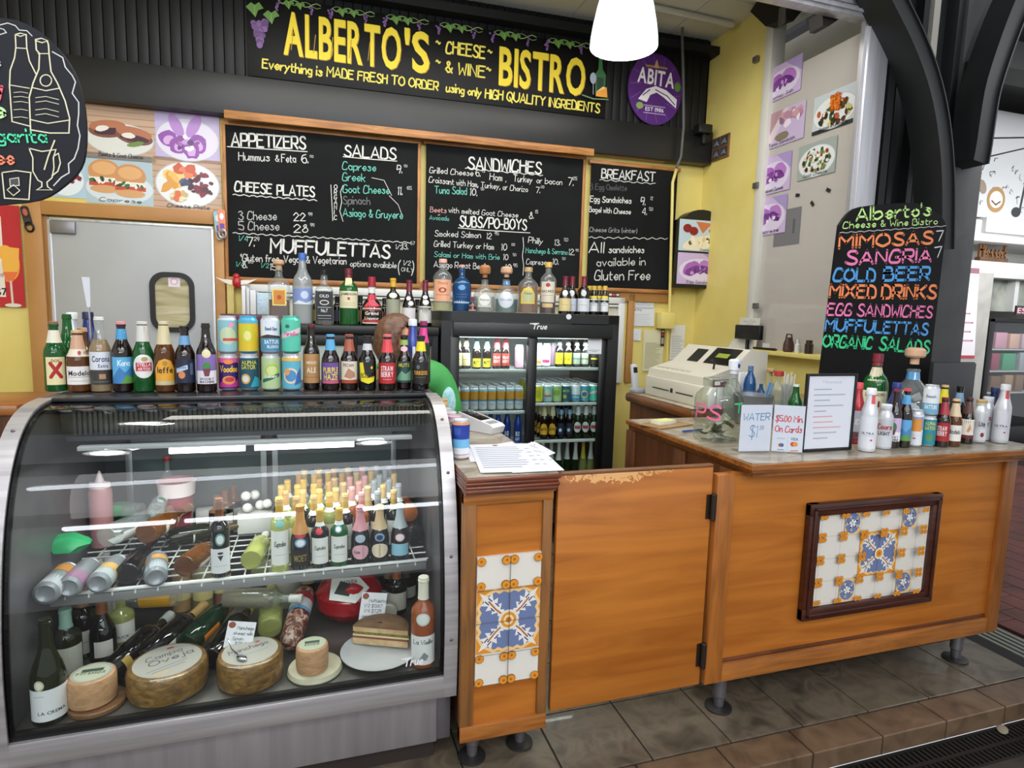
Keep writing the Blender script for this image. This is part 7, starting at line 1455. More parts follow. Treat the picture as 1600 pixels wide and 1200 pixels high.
for k, (px, y, pt, gl_, cc, lc_) in enumerate(((598, 2.36, 893, 'black', '#8a7a5a', '#d2d0c6'), (620, 2.30, 884, 'black', '#a05a34', '#cfcdbf'), (640, 2.40, 890, 'olive', '#5a5a52', '#d6d4cc'), (608, 2.50, 892, 'black', '#4a4238', '#b9b4a4'), (575, 2.52, 892, 'dgreen', '#6a5a3a', '#c9c4b0'))):
    dbot(px, 0, pt, 'dark bottle at the right of the case floor, %s' % ('left of the copper-topped one', 'with copper top', 'nearest the end panel', 'behind the copper-topped one', 'behind the red wheel')[k], 'wine', gl_, y=y, cap=(cc, .74, 1.1), labs=[(.1, .48, 1.2, lc_)])
dbot(663, 1044, 908, 'rose wine bottle with white label at the right front corner of the case', 'wine', 'rose', R=.040, cap=('#dedac8', .76, 1.14), liq=('#b5744a', .54, .6), labs=[(.05, .38, 1.25, '#e4e4e2', [('h', 'La Vieille', 0, .72, .14, '#4a4a4c', 1.7), ('p', [(-.3, .2), (.1, .45), (.5, .3), (.3, .15)], '#8a8c90')]), (.50, .64, .8, 'oval', [('e', 0, .5, .6, .5, '#c9cfc9'), ('e', 0, .5, .45, .36, '#dde2dc')])])
for k, (px, pt, y, gl_, col, nm) in enumerate(((286, 920, 2.52, 'clear', '#e2a23a', 'bottle of orange juice'), (318, 916, 2.50, 'clear', '#b9a83a', 'bottle with yellow sun label'), (345, 918, 2.54, 'clear', '#c2603a', 'bottle of red mix'), (418, 912, 2.50, 'pale', '#c9b98a', 'wine bottle with black and yellow label'), (480, 905, 2.55, 'dgreen', '#d2b96a', 'dark bottle with cream strip label'))):
    dbot(px, 0, pt, nm + ' at the back of the case floor', 'liq' if k < 3 else 'wine', gl_, y=y, H=.25, R=.038, liq=(col, .6, .8) if k < 3 else None, labs=[(.2, .5, 1.1, '#e2d08a' if k != 3 else '#2a2a28')])
tag(MB().lathe([(0, .06), (.005, .062), (.17, .062), (.185, .055), (.19, .05)], 24).build('white_jug', thin_glass('#efefe6', 'white_plastic', 1.4, .2, .8, '#d6d4c6'), loc=(cs(446, 930, 2.48), 2.48, DZ)), 'white plastic container at the back of the case floor', 'container')
# cheeses
RIND = mottled('brown_rind', [(.3, '#5a4020'), (.55, '#80602f'), (.75, '#9a7a44')], 22, .35, 0, 1.5, 6, (1, 1, 2.2), .6, 60, .4)
RINDP = mottled('pale_rind', [(.3, '#a98059'), (.7, '#c99f76')], 26, .5, 0, 1, 5, (1, 1, 3), .6, 70)
FIXD = []
def wheel(px, pb, R, H, lab, rind, ops, tilt=0., rz=0., z=None, lr=.84):
    z = DZ if z is None else z; p = at(px, pb, z=z); y = max(p.y, cyf + .020) + R
    t = thing('whole_cheese', lab, 'cheese', (cs(px, pb - 30, y), y, z)); t.rotation_euler = (tilt, 0, rz); FIXD.append((t.location.x, y, R))
    MB().lathe([(.0, R * .86), (.004, R * .96), (.018, R), (H - .016, R), (H - .004, R * .95), (H, R * .86)], 40).build('rind', rind, t)
    c = Cv(); c.ell(0, 0, R * lr, R * lr, '#a9a69b', 36)
    for o in ops:
        if o[0] == 'h': c.hand(o[1], o[2] * R, o[3] * R, o[4] * R, o[5], None, o[6] * R, 'c')
        elif o[0] == 'b': c.block(o[1], o[2] * R, o[3] * R, o[4] * R, o[5], o[6] * R, 'c')
        elif o[0] == 'e': c.ell(o[1] * R, o[2] * R, o[3] * R, o[4] * R, o[5])
        elif o[0] == 'l': c.line([(a * R, b * R) for a, b in o[1]], o[2] * R, o[3])
        elif o[0] == 'r': c.rect(o[1] * R, o[2] * R, o[3] * R, o[4] * R, o[5])
    c.build('paper_label', t, lambda u, v, d: (u, v, H + d), 0, .0006); return t
BW = at(146, 1118, z=DZ); tag(MB().lathe([(0, .070), (.003, .074), (.013, .074), (.016, .070)], 36).build('wooden_board', wood('cheese_board', '#7a5638', '#563a24', 'x', 2., .4), loc=(BW.x - .005, max(BW.y + .05, cyf + .094), DZ)), 'round dark wooden board under the small pink cheese wheel', 'board')
wheel(145, 1112, .062, .085, 'small pale pink cheese wheel with green mountain label on the wooden board', RINDP, [('e', 0, 0, .72, .72, '#b9bda4'), ('r', -.45, .05, .45, .3, '#3a4a3e'), ('b', "P'TIT BASQUE", 0, -.18, .2, '#2a3a2e', 1.2)], z=DZ + .017)
wheel(264, 1108, .112, .088, 'biggest brown cheese wheel with handwritten white paper top, left of the pair', RIND, [('h', 'Campo', 0, .25, .2, '#4a4a58', .9), ('h', 'Oveja', .1, -.05, .24, '#44445a', 1.1), ('l', [(-.6, -.3), (.4, -.25)], .03, '#7a7a86'), ('l', [(-.5, -.42), (.3, -.4)], .03, '#7a7a86'), ('r', -.5, -.62, -.15, -.45, '#b9a88a'), ('e', .25, .6, .1, .05, '#b5443a')], rz=.5)
wheel(392, 1088, .098, .092, 'brown cheese wheel carrying the spoon and card clip, right of the biggest', RIND, [('h', 'Manchego', 0, .1, .22, '#4a4a58', 1.2), ('l', [(-.5, -.2), (.5, -.15)], .03, '#8a8a90'), ('e', .35, .4, .08, .05, '#b5443a')], rz=.4)
p = at(492, 1078, z=DZ); tag(MB().lathe([(0, .082), (.006, .086), (.020, .082), (.024, .070)], 32).build('cheese_round', mottled('white_cheese', [(.3, '#b9b396'), (.7, '#cfcab0')], 10, .5), loc=(p.x, max(p.y, cyf + .020) + .084, DZ)), 'flat white round of cheese under the small wheel beside the plate', 'cheese')
wheel(488, 1058, .050, .085, 'small pink cheese wheel with green label standing on the flat white cheese', RINDP, [('e', 0, 0, .76, .76, '#a9b096'), ('r', -.45, .0, .45, .3, '#3a4a40'), ('b', 'BASQUE', 0, -.25, .2, '#2a3a2e', .9)], z=DZ + .025)
# red waxed wheel in film
p = Vector((cs(546, 945, 2.32), 2.32, DZ + .0)); FIXD.append((p.x, p.y, .126)); t = thing('red_cheese', 'red waxed cheese wheel with a black and white label, wrapped in film', 'cheese', p)
MB().lathe([(0, .05), (.012, .09), (.05, .122), (.10, .125), (.14, .099), (.165, .06), (.17, .03)], 36).build('wax', paint('#a3121f', .18, 0, .5), t)
c = Cv(); c.poly([(-.07, -.02), (.02, -.05), (.08, .0), (.05, .05), (-.05, .06)], '#d9dad6'); c.poly([(-.05, .0), (.0, -.02), (.03, .02), (-.02, .045)], '#2a2e2a'); c.block('GOUDA', .015, .028, .014, '#2a2e2a', .05, 'c'); o = c.build('label', t, None); o.location = (-.01, -.098, .137); o.rotation_euler = (-.85, 0, .15)
# salami
t = thing('salami', 'thick salami in net casing with red, white and blue band, leaning beside the red cheese', 'salami', (0, 0, 0)); pa, pb = Vector((cs(452, 1030, 2.06), 2.06, DZ + .040)), Vector((cs(479, 940, 2.33), 2.33, DZ + .115)); ax = (pb - pa); L = ax.length
SAL = mottled('salami_skin', [(.35, '#4a2018'), (.5, '#7a4a3c'), (.6, '#b9a498')], 55, .3, 0, .5, 3, None, .5, 90, .4)
pr = [(0, .012), (.008, .026), (.03, .037), (L * .5, .039), (L - .03, .036), (L - .008, .024), (L, .010)]; MB().lathe(pr, 24).build('sausage', SAL, t)
MB().lathe([(L * .50, .0397), (L * .70, .0392)], 24, caps=False).build('band', paint('#c9ccd2', .35), t); MB().lathe([(L * .70, .0393), (L * .80, .0388)], 24, caps=False).build('band', paint('#a8323a', .35), t); MB().lathe([(L * .50, .0399), (L * .55, .0399)], 24, caps=False).build('band', paint('#5f9cc0', .35), t)
t.matrix_world = Matrix.Translation(pa) @ ax.to_track_quat('Z', 'Y').to_matrix().to_4x4()
# sandwich on a plate
p = at(585, 1062, z=DZ); py_ = max(p.y + .09, cyf + .15); PX = cs(588, 1030, py_) + .01; FIXD.append((PX, py_, .131))
tag(MB().lathe([(0, .06), (.004, .075), (.012, .115), (.018, .130), (.020, .130), (.014, .112), (.007, .07), (.006, .0)], 40, caps=False).build('plate', paint('#c9cdd0', .2), loc=(PX, py_, DZ)), 'white round plate under the half muffuletta at the right front of the case', 'plate')
t = thing('muffuletta', 'half of a round stuffed muffuletta loaf, cut face forward on the white plate', 'sandwich', (PX + .005, py_ + .02, DZ + .0185), -.42)
def half(r, z0, z1, n=14, wob=0., top=None):
    m = MB(); pts = [(r * cos(pi * k / n) * (1 + random.uniform(-wob, wob)), r * sin(pi * k / n)) for k in range(n + 1)]; m.prism(pts, 'z', z0, z1); return m
BRD = mottled('bread_crumb', [(.3, '#b9966a'), (.7, '#d2b68c')], 30, .8, 0, .5); CRU = mottled('bread_crust', [(.3, '#6f5138'), (.7, '#8a6a4c')], 16, .6)
half(.098, 0, .022).build('bottom_bread', BRD, t); m = half(.0995, .022, .030, 14, .04); m.build('ham', paint('#8a4a3a', .5), t); half(.100, .030, .036, 14, .03).build('cheese_slice', paint('#d9cfa0', .5), t); half(.099, .036, .046, 14, .06).build('olive_salad', mottled('olive_salad', [(.35, '#4a4a22'), (.55, '#8a7a3a'), (.7, '#7a3a26')], 60, .5), t)
half(.098, .046, .064).build('top_bread', BRD, t); m = MB(); n = 16
for i in range(5):
    a0, a1 = i / 5, (i + 1) / 5; f0, f1 = cos(a0 * pi / 2 * .95), cos(a1 * pi / 2 * .95)
    for k in range(n):
        q = [( .100 * f * cos(pi * kk / n), .100 * f * sin(pi * kk / n), .062 + .022 * sin(a * pi / 2)) for f, a, kk in ((f0, a0, k), (f0, a0, k + 1), (f1, a1, k + 1), (f1, a1, k))]; m.add(q, [(0, 1, 2, 3)])
m.add([(.100 * cos(a * pi / 2 * .95) * s, 0, .062 + .022 * sin(a * pi / 2)) for s, rng in ((1, [0, .2, .4, .6, .8, 1]), (-1, [1, .8, .6, .4, .2, 0])) for a in rng], [tuple(range(12))]); m.build('crust', CRU, t)
# price cards
def card(px, py, y, w, h, lab, lines, base, tilt=.2, yaw=0.):
    p = Vector((cs(px, py, y), y, at(px, py, y=y).z)); t = thing('price_card', lab, 'price card', p); t.rotation_euler = (-.25, tilt, yaw)
    MB().box(-w / 2, w / 2, 0, .0015, -h / 2, h / 2).build('card', paint('#e0e1e6', .5), t)
    c = Cv(); c.ell(-w * .34, h * .36, w * .13, w * .12, '#8a4a34', 14)
    for s, x, yy, hh, ww in lines: c.hand(s, x * w, yy * h, hh * h, '#2e2a34', None, ww * w, 'c')
    c.build('writing', t); return t, p
t, p = card(583, 948, 2.13, .090, .098, 'white price card for muffuletta clipped above the plate', (('Muffuletta', .14, .16, .11, .66), ('1/2 $13.67', .0, -.02, .11, .7), ('1/4 $7.29', .0, -.20, .11, .66), ('served hot', -.05, -.38, .10, .7)), None, .17)
MB().tube([(.0, .004, -.03), (.012, .006, -.045), (.0, .006, -.06), (-.012, .006, -.045), (0, .004, -.03)], .0016, 6).tube([(0, .006, -.06), (-.004, .0, -.075)], .0016, 6).build('clip', CHROME, t)
t, p = card(375, 992, 2.03, .085, .082, 'white price card for sheep cheese held in the ball clip', (('Manchego', .15, .2, .13, .6), ('sheep milk', .1, .0, .12, .7), ('Spain', -.05, -.2, .12, .4), ('$25 lb', .1, -.38, .12, .45)), None, .2)
MB().tube([(-.01, .0, -.03), (.004, .003, -.042), (-.01, .003, -.056), (-.024, .003, -.042), (-.01, .0, -.03)], .0016, 6).ball((-.01, .004, -.073), .019, .019, .018).build('clip', CHROME, t)
SW = at(392, 1088, z=DZ); Wy = SW.y + .098; Wx = cs(392, 1058, Wy)
t = thing('cheese_spoon', 'small metal spoon with a loop handle lying on the handwritten cheese wheel', 'spoon', (Wx - .02, Wy - .045, DZ + .094), .6); MB().ball((0, 0, .006), .012, .022, .005).build('bowl', CHROME, t); MB().tube([(0, .02, .006), (0, .06, .01), (0, .08, .03), (.006, .09, .035)], .002, 6).build('handle', CHROME, t)
tag(MB().lathe([(0, .03), (.004, .035), (.02, .035), (.024, .03)], 20).xf(Matrix.Rotation(pi / 2, 4, 'X')).build('white_puck', paint('#d6d4c2', .5), loc=(cs(606, 968, 2.22), 2.24, DZ + .036)), 'small white round cheese leaning upright behind the price card', 'cheese')

settle((GU,), xr=(cx0_ + .05, cx1_ - .05), yr=(2.085, BD + cyf - .07))
for o_ in SC.objects:
    if o_.parent is None and o_.get('label', '').startswith(('open green wine bottle', 'rose wine bottle with white label')):
        R_ = REG.pop(o_.name); o_.location.x = min(max(o_.location.x, cx0_ + .046 + R_), cx1_ - .046 - R_); o_.location.y = max(o_.location.y, cyf + .02 + R_); FIXD.append((o_.location.x, o_.location.y, R_))
settle((GD_,), fixed=FIXD + [(cs(446, 930, 2.48), 2.48, .064)], xr=(cx0_ + .048, cx1_ - .048), yr=(cyf + .04, BD + cyf - .07))
# ================================================================= on the narrow end counter
CZ = CT + .0012
def tg(o, l, c_, g=None): return tag(o, l, c_, g)
p = at(714, 716, z=CZ); H = at(714, 655, y=p.y).z - CZ
B('drink_bottle', 'tall blue, sky blue and orange drink bottle with clear top beside the case', (p.x + .012, p.y, CZ), H * 1.0, .030, 'can', '#dfe2e6', labs=[(.02, .14, 3.1, '#d0603a'), (.14, .30, 3.1, '#dfe3e8'), (.30, .52, 3.1, '#6fb4dc'), (.52, .88, 3.1, '#1f3a94', [('r', -.8, .3, 0, .8, '#3a56a8')]), (.88, .95, 2.9, '#c98a5a')], group='bottles in a file along the end counter')
for k, (px, pb, col, nm) in enumerate(((711, 700, '#c9a8b4', 'pink'), (708, 690, '#d2c8cc', 'pale'), (704, 676, '#bfb8bc', 'grey'), (700, 662, '#c9a06a', 'tan'))):
    y = p.y + .085 * (k + 1); x = p.x - .012 * k * 0; pt = (660, 652, 643, 630)[k]
    B('jar', 'clear jar with %s lid in the file behind the blue drink bottle' % nm, (x + .006, y, CZ), .135 if k < 3 else .16, .030, 'can', 'clear', labs=[(.1, .7, 3., '#d8d4d6')], cap=(col, .86, 1.05), cat='jar', group='bottles in a file along the end counter')
p = at(750, 672, z=CZ); t = thing('card_reader', 'white card payment terminal with a black screen on the end counter', 'card reader', (p.x, p.y, CZ), .62)
MB().prism([(-.085, 0), (.095, .0), (.105, .028), (.09, .038), (-.09, .075), (-.095, .05)], 'y', -.042, .042).xf(Matrix.Rotation(-pi / 2, 4, 'Z')).build('body', paint('#d9dadb', .35), t)
s = MB().box(-.034, .034, -.05, .07, 0, .002, .001).xf(Matrix.Translation((0, .018, .0595)) @ Matrix.Rotation(.207, 4, 'X')); s.build('screen', paint('#0d0e10', .1), t)
s = MB().box(-.03, .03, -.10, -.07, 0, .002).xf(Matrix.Translation((0, .018, .0595)) @ Matrix.Rotation(.207, 4, 'X')); s.build('card_slot', paint('#8f9194', .4), t)
def sheet(quad, label, z, nl=9, name='menu_sheet', grp='printed menu sheets on the end counter', col='#dfe1ea'):
    q = [at(a, b, z=z) for a, b in quad]; o = q[0]; t = thing(name, label, 'paper', o, 0, grp); loc = [v - o for v in q]
    m = MB().add([(v.x, v.y, 0) for v in loc] + [(v.x, v.y, .0006) for v in loc], [(0, 1, 2, 3), (7, 6, 5, 4), (0, 4, 5, 1), (1, 5, 6, 2), (2, 6, 7, 3), (3, 7, 4, 0)]); m.build('page', paint(col, .5), t)
    def bil(u, v, d):
        a = loc[0] * (1 - u) + loc[1] * u; b = loc[3] * (1 - u) + loc[2] * u; r = a * (1 - v) + b * v; return (r.x, r.y, .0006 + d)
    c = Cv(); c.ell(.42, .06, .05, .025, '#6a3a2e', 12)
    for i in range(nl):
        y = .14 + i * .78 / nl; c.line([(.08, y), (random.uniform(.6, .85), y)], .022, '#8d93a8')
        if i % 2: c.line([(.88, y), (.94, y)], .022, '#8d93a8')
    if nl: c.build('print', t, bil, 0, .0001, .00002)
sheet(((790, 703), (835, 690), (868, 708), (830, 722)), 'white printed sheet sticking out at the right of the menu stack, back', CZ + .0002, 4)
sheet(((728, 702), (800, 690), (830, 716), (735, 722)), 'plain sheet under the front menu sheet, sticking out at the left', CZ + .0012, 0)
sheet(((830, 690), (842, 698), (882, 735), (800, 739)), 'printed menu sheet under the front one, jutting past the counter corner', CZ + .0022, 5)
sheet(((733, 695), (825, 693), (857, 736), (751, 739)), 'front printed menu sheet with a small dark logo, lying on top', CZ + .0032, 11)
# ================================================================= on the bar counter
def onc(px, py): return at(px, py, z=CZ)
def cb(px, pb, pt, name, lab, R, shape, glass, y=None, **k):
    if y is None: p = onc(px, pb)
    else: p = Vector((at(px, (pb + pt) / 2, y=y).x, y, CZ))
    H = at(px, pt, y=p.y).z - CZ; return B(name, lab + ' on the bar counter', (p.x, p.y, CZ), H, R, shape, glass, group='drinks displayed on the bar counter', **k)
AL = 'aluminium_bottle'
ultra = [('b', 'ULTRA', 0, .45, .07, '#3a4270', 1.6), ('l', [(-.8, .4), (.8, .4)], .03, '#8a8fae'), ('r', .35, .25, .6, .3, '#c23a4a')]
cb(1353, 704, 607, AL, 'tall white aluminium bottle lettered Ultra, leftmost', .031, 'alu', '#d9dbe0', cap=('#e6e8ea', .90, 1.02), labs=[(.05, .56, 1.4, '#dfe1e6', ultra), (.76, .90, .9, None, [('r', .1, 0, .6, 1, '#d0505a')])])
cb(1379, 700, 632, AL, 'silver aluminium bottle with red script, left of the hop-figure bottle', .030, 'alucan', '#c3c6cc', cap=('#d9dbe0', .87, 1.02), labs=[(.05, .72, 1.4, '#cfd2d8', [('h', 'Coors', 0, .60, .17, '#a82a3a', 1.8), ('b', 'LIGHT', 0, .40, .12, '#3a4250', 1.5)])])
cb(1391, 699, 609, BB, 'brown bottle with purple and white hop figure label', .027, 'long', 'brown', cap=('#7a2a34', .965), labs=[(.12, .52, 1.2, '#c9b0d4', [('r', -1.2, 0, 1.2, .4, '#e9e7ec'), ('e', 0, .6, .45, .2, '#3f7a46'), ('p', [(-.35, .5), (.35, .5), (.2, .28), (-.2, .28)], '#6a3a4a'), ('b', 'SPOOKY', 0, .13, .1, '#26202c', 1.6), ('b', 'MACHINE', 0, .02, .09, '#26202c', 1.6)])])
cb(1409, 698, 608, BB, 'brown bottle with blue island label', .027, 'long', 'brown', cap=('#d24a52', .965), labs=[(.12, .48, 1.15, '#62a9dc', [('p', [(-1.1, .2), (-.3, .62), (.2, .42), (1.1, .7), (1.1, 0), (-1.1, 0)], '#4a86b8'), ('p', [(-1.1, 0), (.3, .3), (1.1, .2), (1.1, 0)], '#5f9a4a')]), (.74, .90, 1.3, '#5aa9dc', [('e', .1, .5, .3, .3, '#e9e2dc')])])
can(0, 0, 0, 'tall_can', 'silver and white can with orange panel, on the bar counter', '#dfe3e8', [('r', -3, .50, 3, .92, '#8a9cc0'), ('r', -.6, .45, .9, .85, '#e09440'), ('r', -.2, .2, .2, .24, '#c23a4a'), ('l', [(-.6, .32), (.5, .32)], .04, '#a9aeb8')], loc=tuple(onc(1427, 697)), H=at(1427, 640, y=onc(1427, 697).y).z - CZ, R=.027, group='drinks displayed on the bar counter')
q = onc(1447, 696); Hc = at(1447, 649, y=q.y).z - CZ
can(0, 0, 0, CN, 'teal can with yellow lettering at the bottom of the counter can stack', '#1f8a9c', [('b', 'ALPHA', .3, .78, .14, '#d6cf3a', 1.4), ('b', 'GATOR', .3, .6, .14, '#d6cf3a', 1.4), ('e', .3, .3, .5, .16, '#5a8a5a')], loc=tuple(q), H=Hc, R=.029, group='drinks displayed on the bar counter')
can(0, 0, 0, CN, 'white and blue can at the top of the counter can stack', '#dfe3e8', [('r', -3, 0, 3, .42, '#6fa8c4'), ('b', 'BATTURE', .1, .2, .16, '#eef2f4', 1.6), ('h', 'Beach', 0, .65, .1, '#5a6a8a', 1.2)], loc=(q.x, q.y, CZ + Hc + .0015), H=at(1447, 602, y=q.y).z - CZ - Hc, R=.029, group='drinks displayed on the bar counter')
cb(1467, 697, 622, BB, 'brown bottle with red strawberry label', .028, 'stub', 'brown', cap=('#7a1f28', .965), labs=[(.12, .50, 1.1, '#a8242c', [('b', 'STRAW', 0, .58, .24, '#f2e9e6', 1.3), ('b', 'BERRY', 0, .30, .24, '#f2e9e6', 1.3)]), (.66, .92, 1.5, '#a8303a', [('r', -.4, .2, .3, .8, '#d86a70')])])
cb(1487, 696, 624, BB, 'squat brown bottle with white label and gold foil neck', .029, 'stub', 'amber', cap=('#d9b98a', .965), liq=('#8a5220', .62, .6), labs=[(.12, .46, 1.25, '#ece8e2', [('b', 'Modelo', .2, .45, .28, '#1d1a1c', 1.6), ('p', [(-1, .1), (-.7, .1), (-.85, .8)], '#d9b43a')]), (.64, .92, 2.2, '#e0c8a4')])
cb(1508, 692, 622, BB, 'brown bottle with cream and maroon dog label', .027, 'stub', 'brown', cap=('#4a2a26', .965), labs=[(.12, .54, 1.1, '#e6dfd2', [('p', [(.0, .4), (.4, .8), (.6, .5), (.2, .3)], '#c9946a'), ('r', -1.1, 0, 1.1, .18, '#6a2430')]), (.66, .92, 1.5, '#5a3a36', [('r', -.3, .2, .4, .8, '#7a5a52')])])
cb(1527, 690, 625, AL, 'silver aluminium bottle with gold cap lettered Lite', .029, 'alucan', '#d2d4d8', cap=('#c2a468', .87, 1.02), labs=[(.05, .74, 1.2, '#dfe1e5', [('e', .5, .2, .25, .08, '#8a2a3a'), ('b', 'Lite', .35, .5, .16, '#24262c', .8)])])
cb(1547, 689, 622, AL, 'silver aluminium bottle with red script, right of the gold-capped one', .029, 'alucan', '#d2d4d8', cap=('#dcdee2', .87, 1.02), labs=[(.05, .74, 1.3, '#d6d8dd', [('h', 'Coors', -.2, .62, .16, '#a82a3a', 1.5), ('b', 'LIGHT', -.2, .42, .12, '#3a4250', 1.3)])])
cb(1561, 691, 601, AL, 'tall white aluminium bottle lettered Ultra, rightmost', .031, 'alu', '#d9dbe0', cap=('#e6e8ea', .90, 1.02), labs=[(.05, .56, 1.4, '#dfe1e6', ultra), (.76, .90, .9, None, [('r', .1, 0, .6, 1, '#d0505a')])])
cb(1337, 690, 598, AL, 'red aluminium bottle half hidden by the menu frame', .034, 'alu', '#a82834', y=1.98, cap=('#d84450', .90, 1.02), labs=[(.1, .55, 1.3, '#b9bcc8', [('b', 'BUD', 0, .5, .2, '#e8e8ec', 1.2)]), (.05, .2, 1.3, '#8a2430')])
cb(1398, 680, 598, AL, 'blue-capped aluminium bottle behind the hop-figure bottle', .032, 'alu', '#2a3a7a', y=1.99, cap=('#26357a', .90, 1.02), labs=[(.1, .55, 1.3, '#2f479c')])
cb(1473, 680, 602, BB, 'yellow-necked dark bottle behind the strawberry bottle', .030, 'stub', 'black', y=2.0, cap=('#c9b070', .965), labs=[(.66, .93, 1.6, '#e0cf2a')])
cb(1497, 680, 604, BB, 'dark bottle with pale blue neck behind the squat white-labelled one', .030, 'stub', 'black', y=2.0, cap=('#161618', .965), labs=[(.70, .88, 1.2, '#7f9fc0')])
cb(1551, 685, 606, AL, 'dark blue bottle behind the rightmost white one', .031, 'alu', '#22305e', y=1.93, cap=('#2a3560', .90, 1.02))
cb(1366, 690, 553, LQ, 'tall green whiskey bottle with crimson top', .052, 'liq', 'green', y=2.10, cap=('#7a1f2e', .86, 1.12), liq=('#1f4a20', .3, .8), labs=[(.26, .56, 1.1, '#e2dcb8', [('b', 'JAMESON', 0, .80, .12, '#3a2a22', 1.6), ('r', .3, .35, .45, .6, '#7a2a22')]), (.68, .84, .7, '#bfb69a')])
cb(1423, 690, 557, LQ, 'big round clear tequila bottle with blue neck and cork ball', .088, 'round', 'clear', y=2.13, liq=('water', .40), labs=[(.70, .80, 1.3, '#3f9ad4'), (.12, .42, .6, 'oval', [('e', 0, .5, .55, .5, '#b9c4cc')])], stopper=('#d2a98a', .043, .045))
# signs in holders
def holder(p0, p1, p2, p3, label, cat, name, draw, fcol=None, back=.05):
    """upright acrylic or framed sheet; corners bl, br, tr, tl in the photo; foot line on the counter"""
    a, b = onc(*p0), onc(*p1); ux = (b - a); W = ux.length; ang = atan2(ux.y, ux.x); mid = a
    yt = (a.y + b.y) / 2; H = (at(*p3, y=a.y).z + at(*p2, y=b.y).z) / 2 - CZ
    t = thing(name, label, cat, a, ang)
    c = Cv(); draw(c, W, H)
    if fcol:
        f = .008; MB().box(-f, 0, -.006, .008, 0, H + f, .001).box(W, W + f, -.006, .008, 0, H + f, .001).box(0, W, -.006, .008, H, H + f, .001).box(0, W, -.006, .008, 0, f, .001).build('frame', paint(fcol, .35), t)
        MB().box(0, W, 0, .006, f, H).build('backing', paint(fcol, .4), t); MB().box(W * .2, W * .25, .006, .09, 0, .01).box(W * .75, W * .8, .006, .09, 0, .01).build('strut', paint(fcol, .4), t)
    else:
        MB().box(0, W, 0, .002, .004, H).build('sheet', paint('#e0e3ec', .4), t); MB().box(0, W, -.003, -.002, 0, H + .003).box(0, W, .003, .004, 0, H + .003).box(0, W, -.003, .06, 0, .003).build('acrylic_holder', thin_glass('#fbfcfd', 'acrylic', 1.3), t)
    c.build('print', t); return t
def d_water(c, W, H): c.hand('WATER', W * .5, H * .68, H * .14, '#4a86b5', H * .018, W * .84, 'c', jit=.05); c.hand('$1', W * .42, H * .33, H * .24, '#5a8fb8', H * .018, W * .26, 'c'); c.hand('00', W * .64, H * .50, H * .06, '#5a8fb8', H * .01); c.line([(W * .6, H * .48), (W * .76, H * .485)], H * .008, '#5a8fb8')
holder((1154, 707), (1202, 706), (1200, 634), (1149, 632), 'upright white sheet reading WATER $1 in blue', 'sign', 'price_sign', d_water)
def d_card(c, W, H):
    c.hand('$5.00 Min.', W * .5, H * .66, H * .12, '#d8545c', H * .02, W * .88, 'c', jit=.05); c.hand('On Cards', W * .5, H * .44, H * .13, '#d8545c', H * .02, W * .86, 'c', jit=.05)
    c.block('VISA', W * .72, H * .27, H * .06, '#3a4a7a', W * .24, 'c'); c.ell(W * .68, H * .19, W * .08, H * .05, '#d8402e'); c.ell(W * .76, H * .19, W * .08, H * .05, '#e8963a'); c.line([(W * .5, H * .04), (W * .5, H * .34)], .001, '#b9bcc4')
    c.ell(W * .27, H * .16, W * .06, H * .04, '#c2604a'); c.ell(W * .33, H * .16, W * .06, H * .04, '#4a6aa0'); c.line([(W * .16, H * .3), (W * .4, H * .3)], H * .014, '#a9b0bc'); c.line([(W * .2, H * .06), (W * .38, H * .06)], H * .02, '#8a94a8'); c.line([(W * .62, H * .05), (W * .86, H * .06)], H * .018, '#d8804a')
holder((1205, 706), (1253, 709), (1253, 634), (1207, 634), 'upright white sheet about the card minimum in red, right of the water sign', 'sign', 'price_sign', d_card)
def d_menu(c, W, H):
    c.rect(.002, .010, W - .002, H - .002, '#dcdfe8'); c.hand('Mimosas', W * .5, H * .90, H * .035, '#a9adb8', None, W * .4, 'c')
    for k, (w_, x0) in enumerate(((.36, .14), (.66, .14), (.32, .16), (.62, .16), (.24, .18), (.40, .16), (.40, .18), (.58, .18), (.48, .2), (.3, .2))): c.line([(W * x0, H * (.82 - k * .072)), (W * (x0 + w_), H * (.82 - k * .072))], H * .016, '#aab0be' if k not in (5, 6, 7) else '#dba9b0')
holder((1254, 706), (1326, 702), (1322, 586), (1251, 588), 'black-framed upright drinks menu in the middle of the bar counter', 'menu', 'framed_menu', d_menu, '#141416')
# big glass tip jar
p = onc(1122, 690); R = .062; y = p.y + .05; x = at(1122, 650, y=y).x; H = at(1122, 592, y=y).z - CZ; R = (at(1154, 650, y=y).x - at(1092, 650, y=y).x) / 2
t = thing('tip_jar', 'large clear glass jar of banknotes with pink painted letters on the bar counter', 'jar', (x, y, CZ), -atan2(x, y))
JG = thin_glass('#eef2ec', 'jar_glass', 1.5)
jp = [(0, R * .86), (H * .03, R * .97), (H * .10, R), (H * .66, R), (H * .76, R * .93), (H * .84, R * .72), (H * .87, R * .64), (H * .89, R * .70), (H * .96, R * .70), (H, R * .68)]
MB().lathe(jp, 40, caps=False).lathe([(.004, R * .82), (.006, R * .01)], 40, caps=False).build('body', JG, t); MB().lathe([(H * .985, R * .69), (H, R * .71), (H * 1.01, R * .69)], 32, caps=False).build('rim', thin_glass('#d5ddd4', 'jar_rim', 1.6, .05, .3, '#b9c4b8'), t)
c = Cv(); c.hand('PS', -R * .5, H * .38, H * .22, '#e86a9a', H * .035, R * 1.1, 'c', jit=.02); c.hand('T', R * .9, H * .5, H * .14, '#3fc98a', H * .03, R * .5, 'c')
c.build('painted_letters', t, lambda u, v, d: ((R + d) * sin(u / R), -(R + d) * cos(u / R), v), R * .15, .0006)
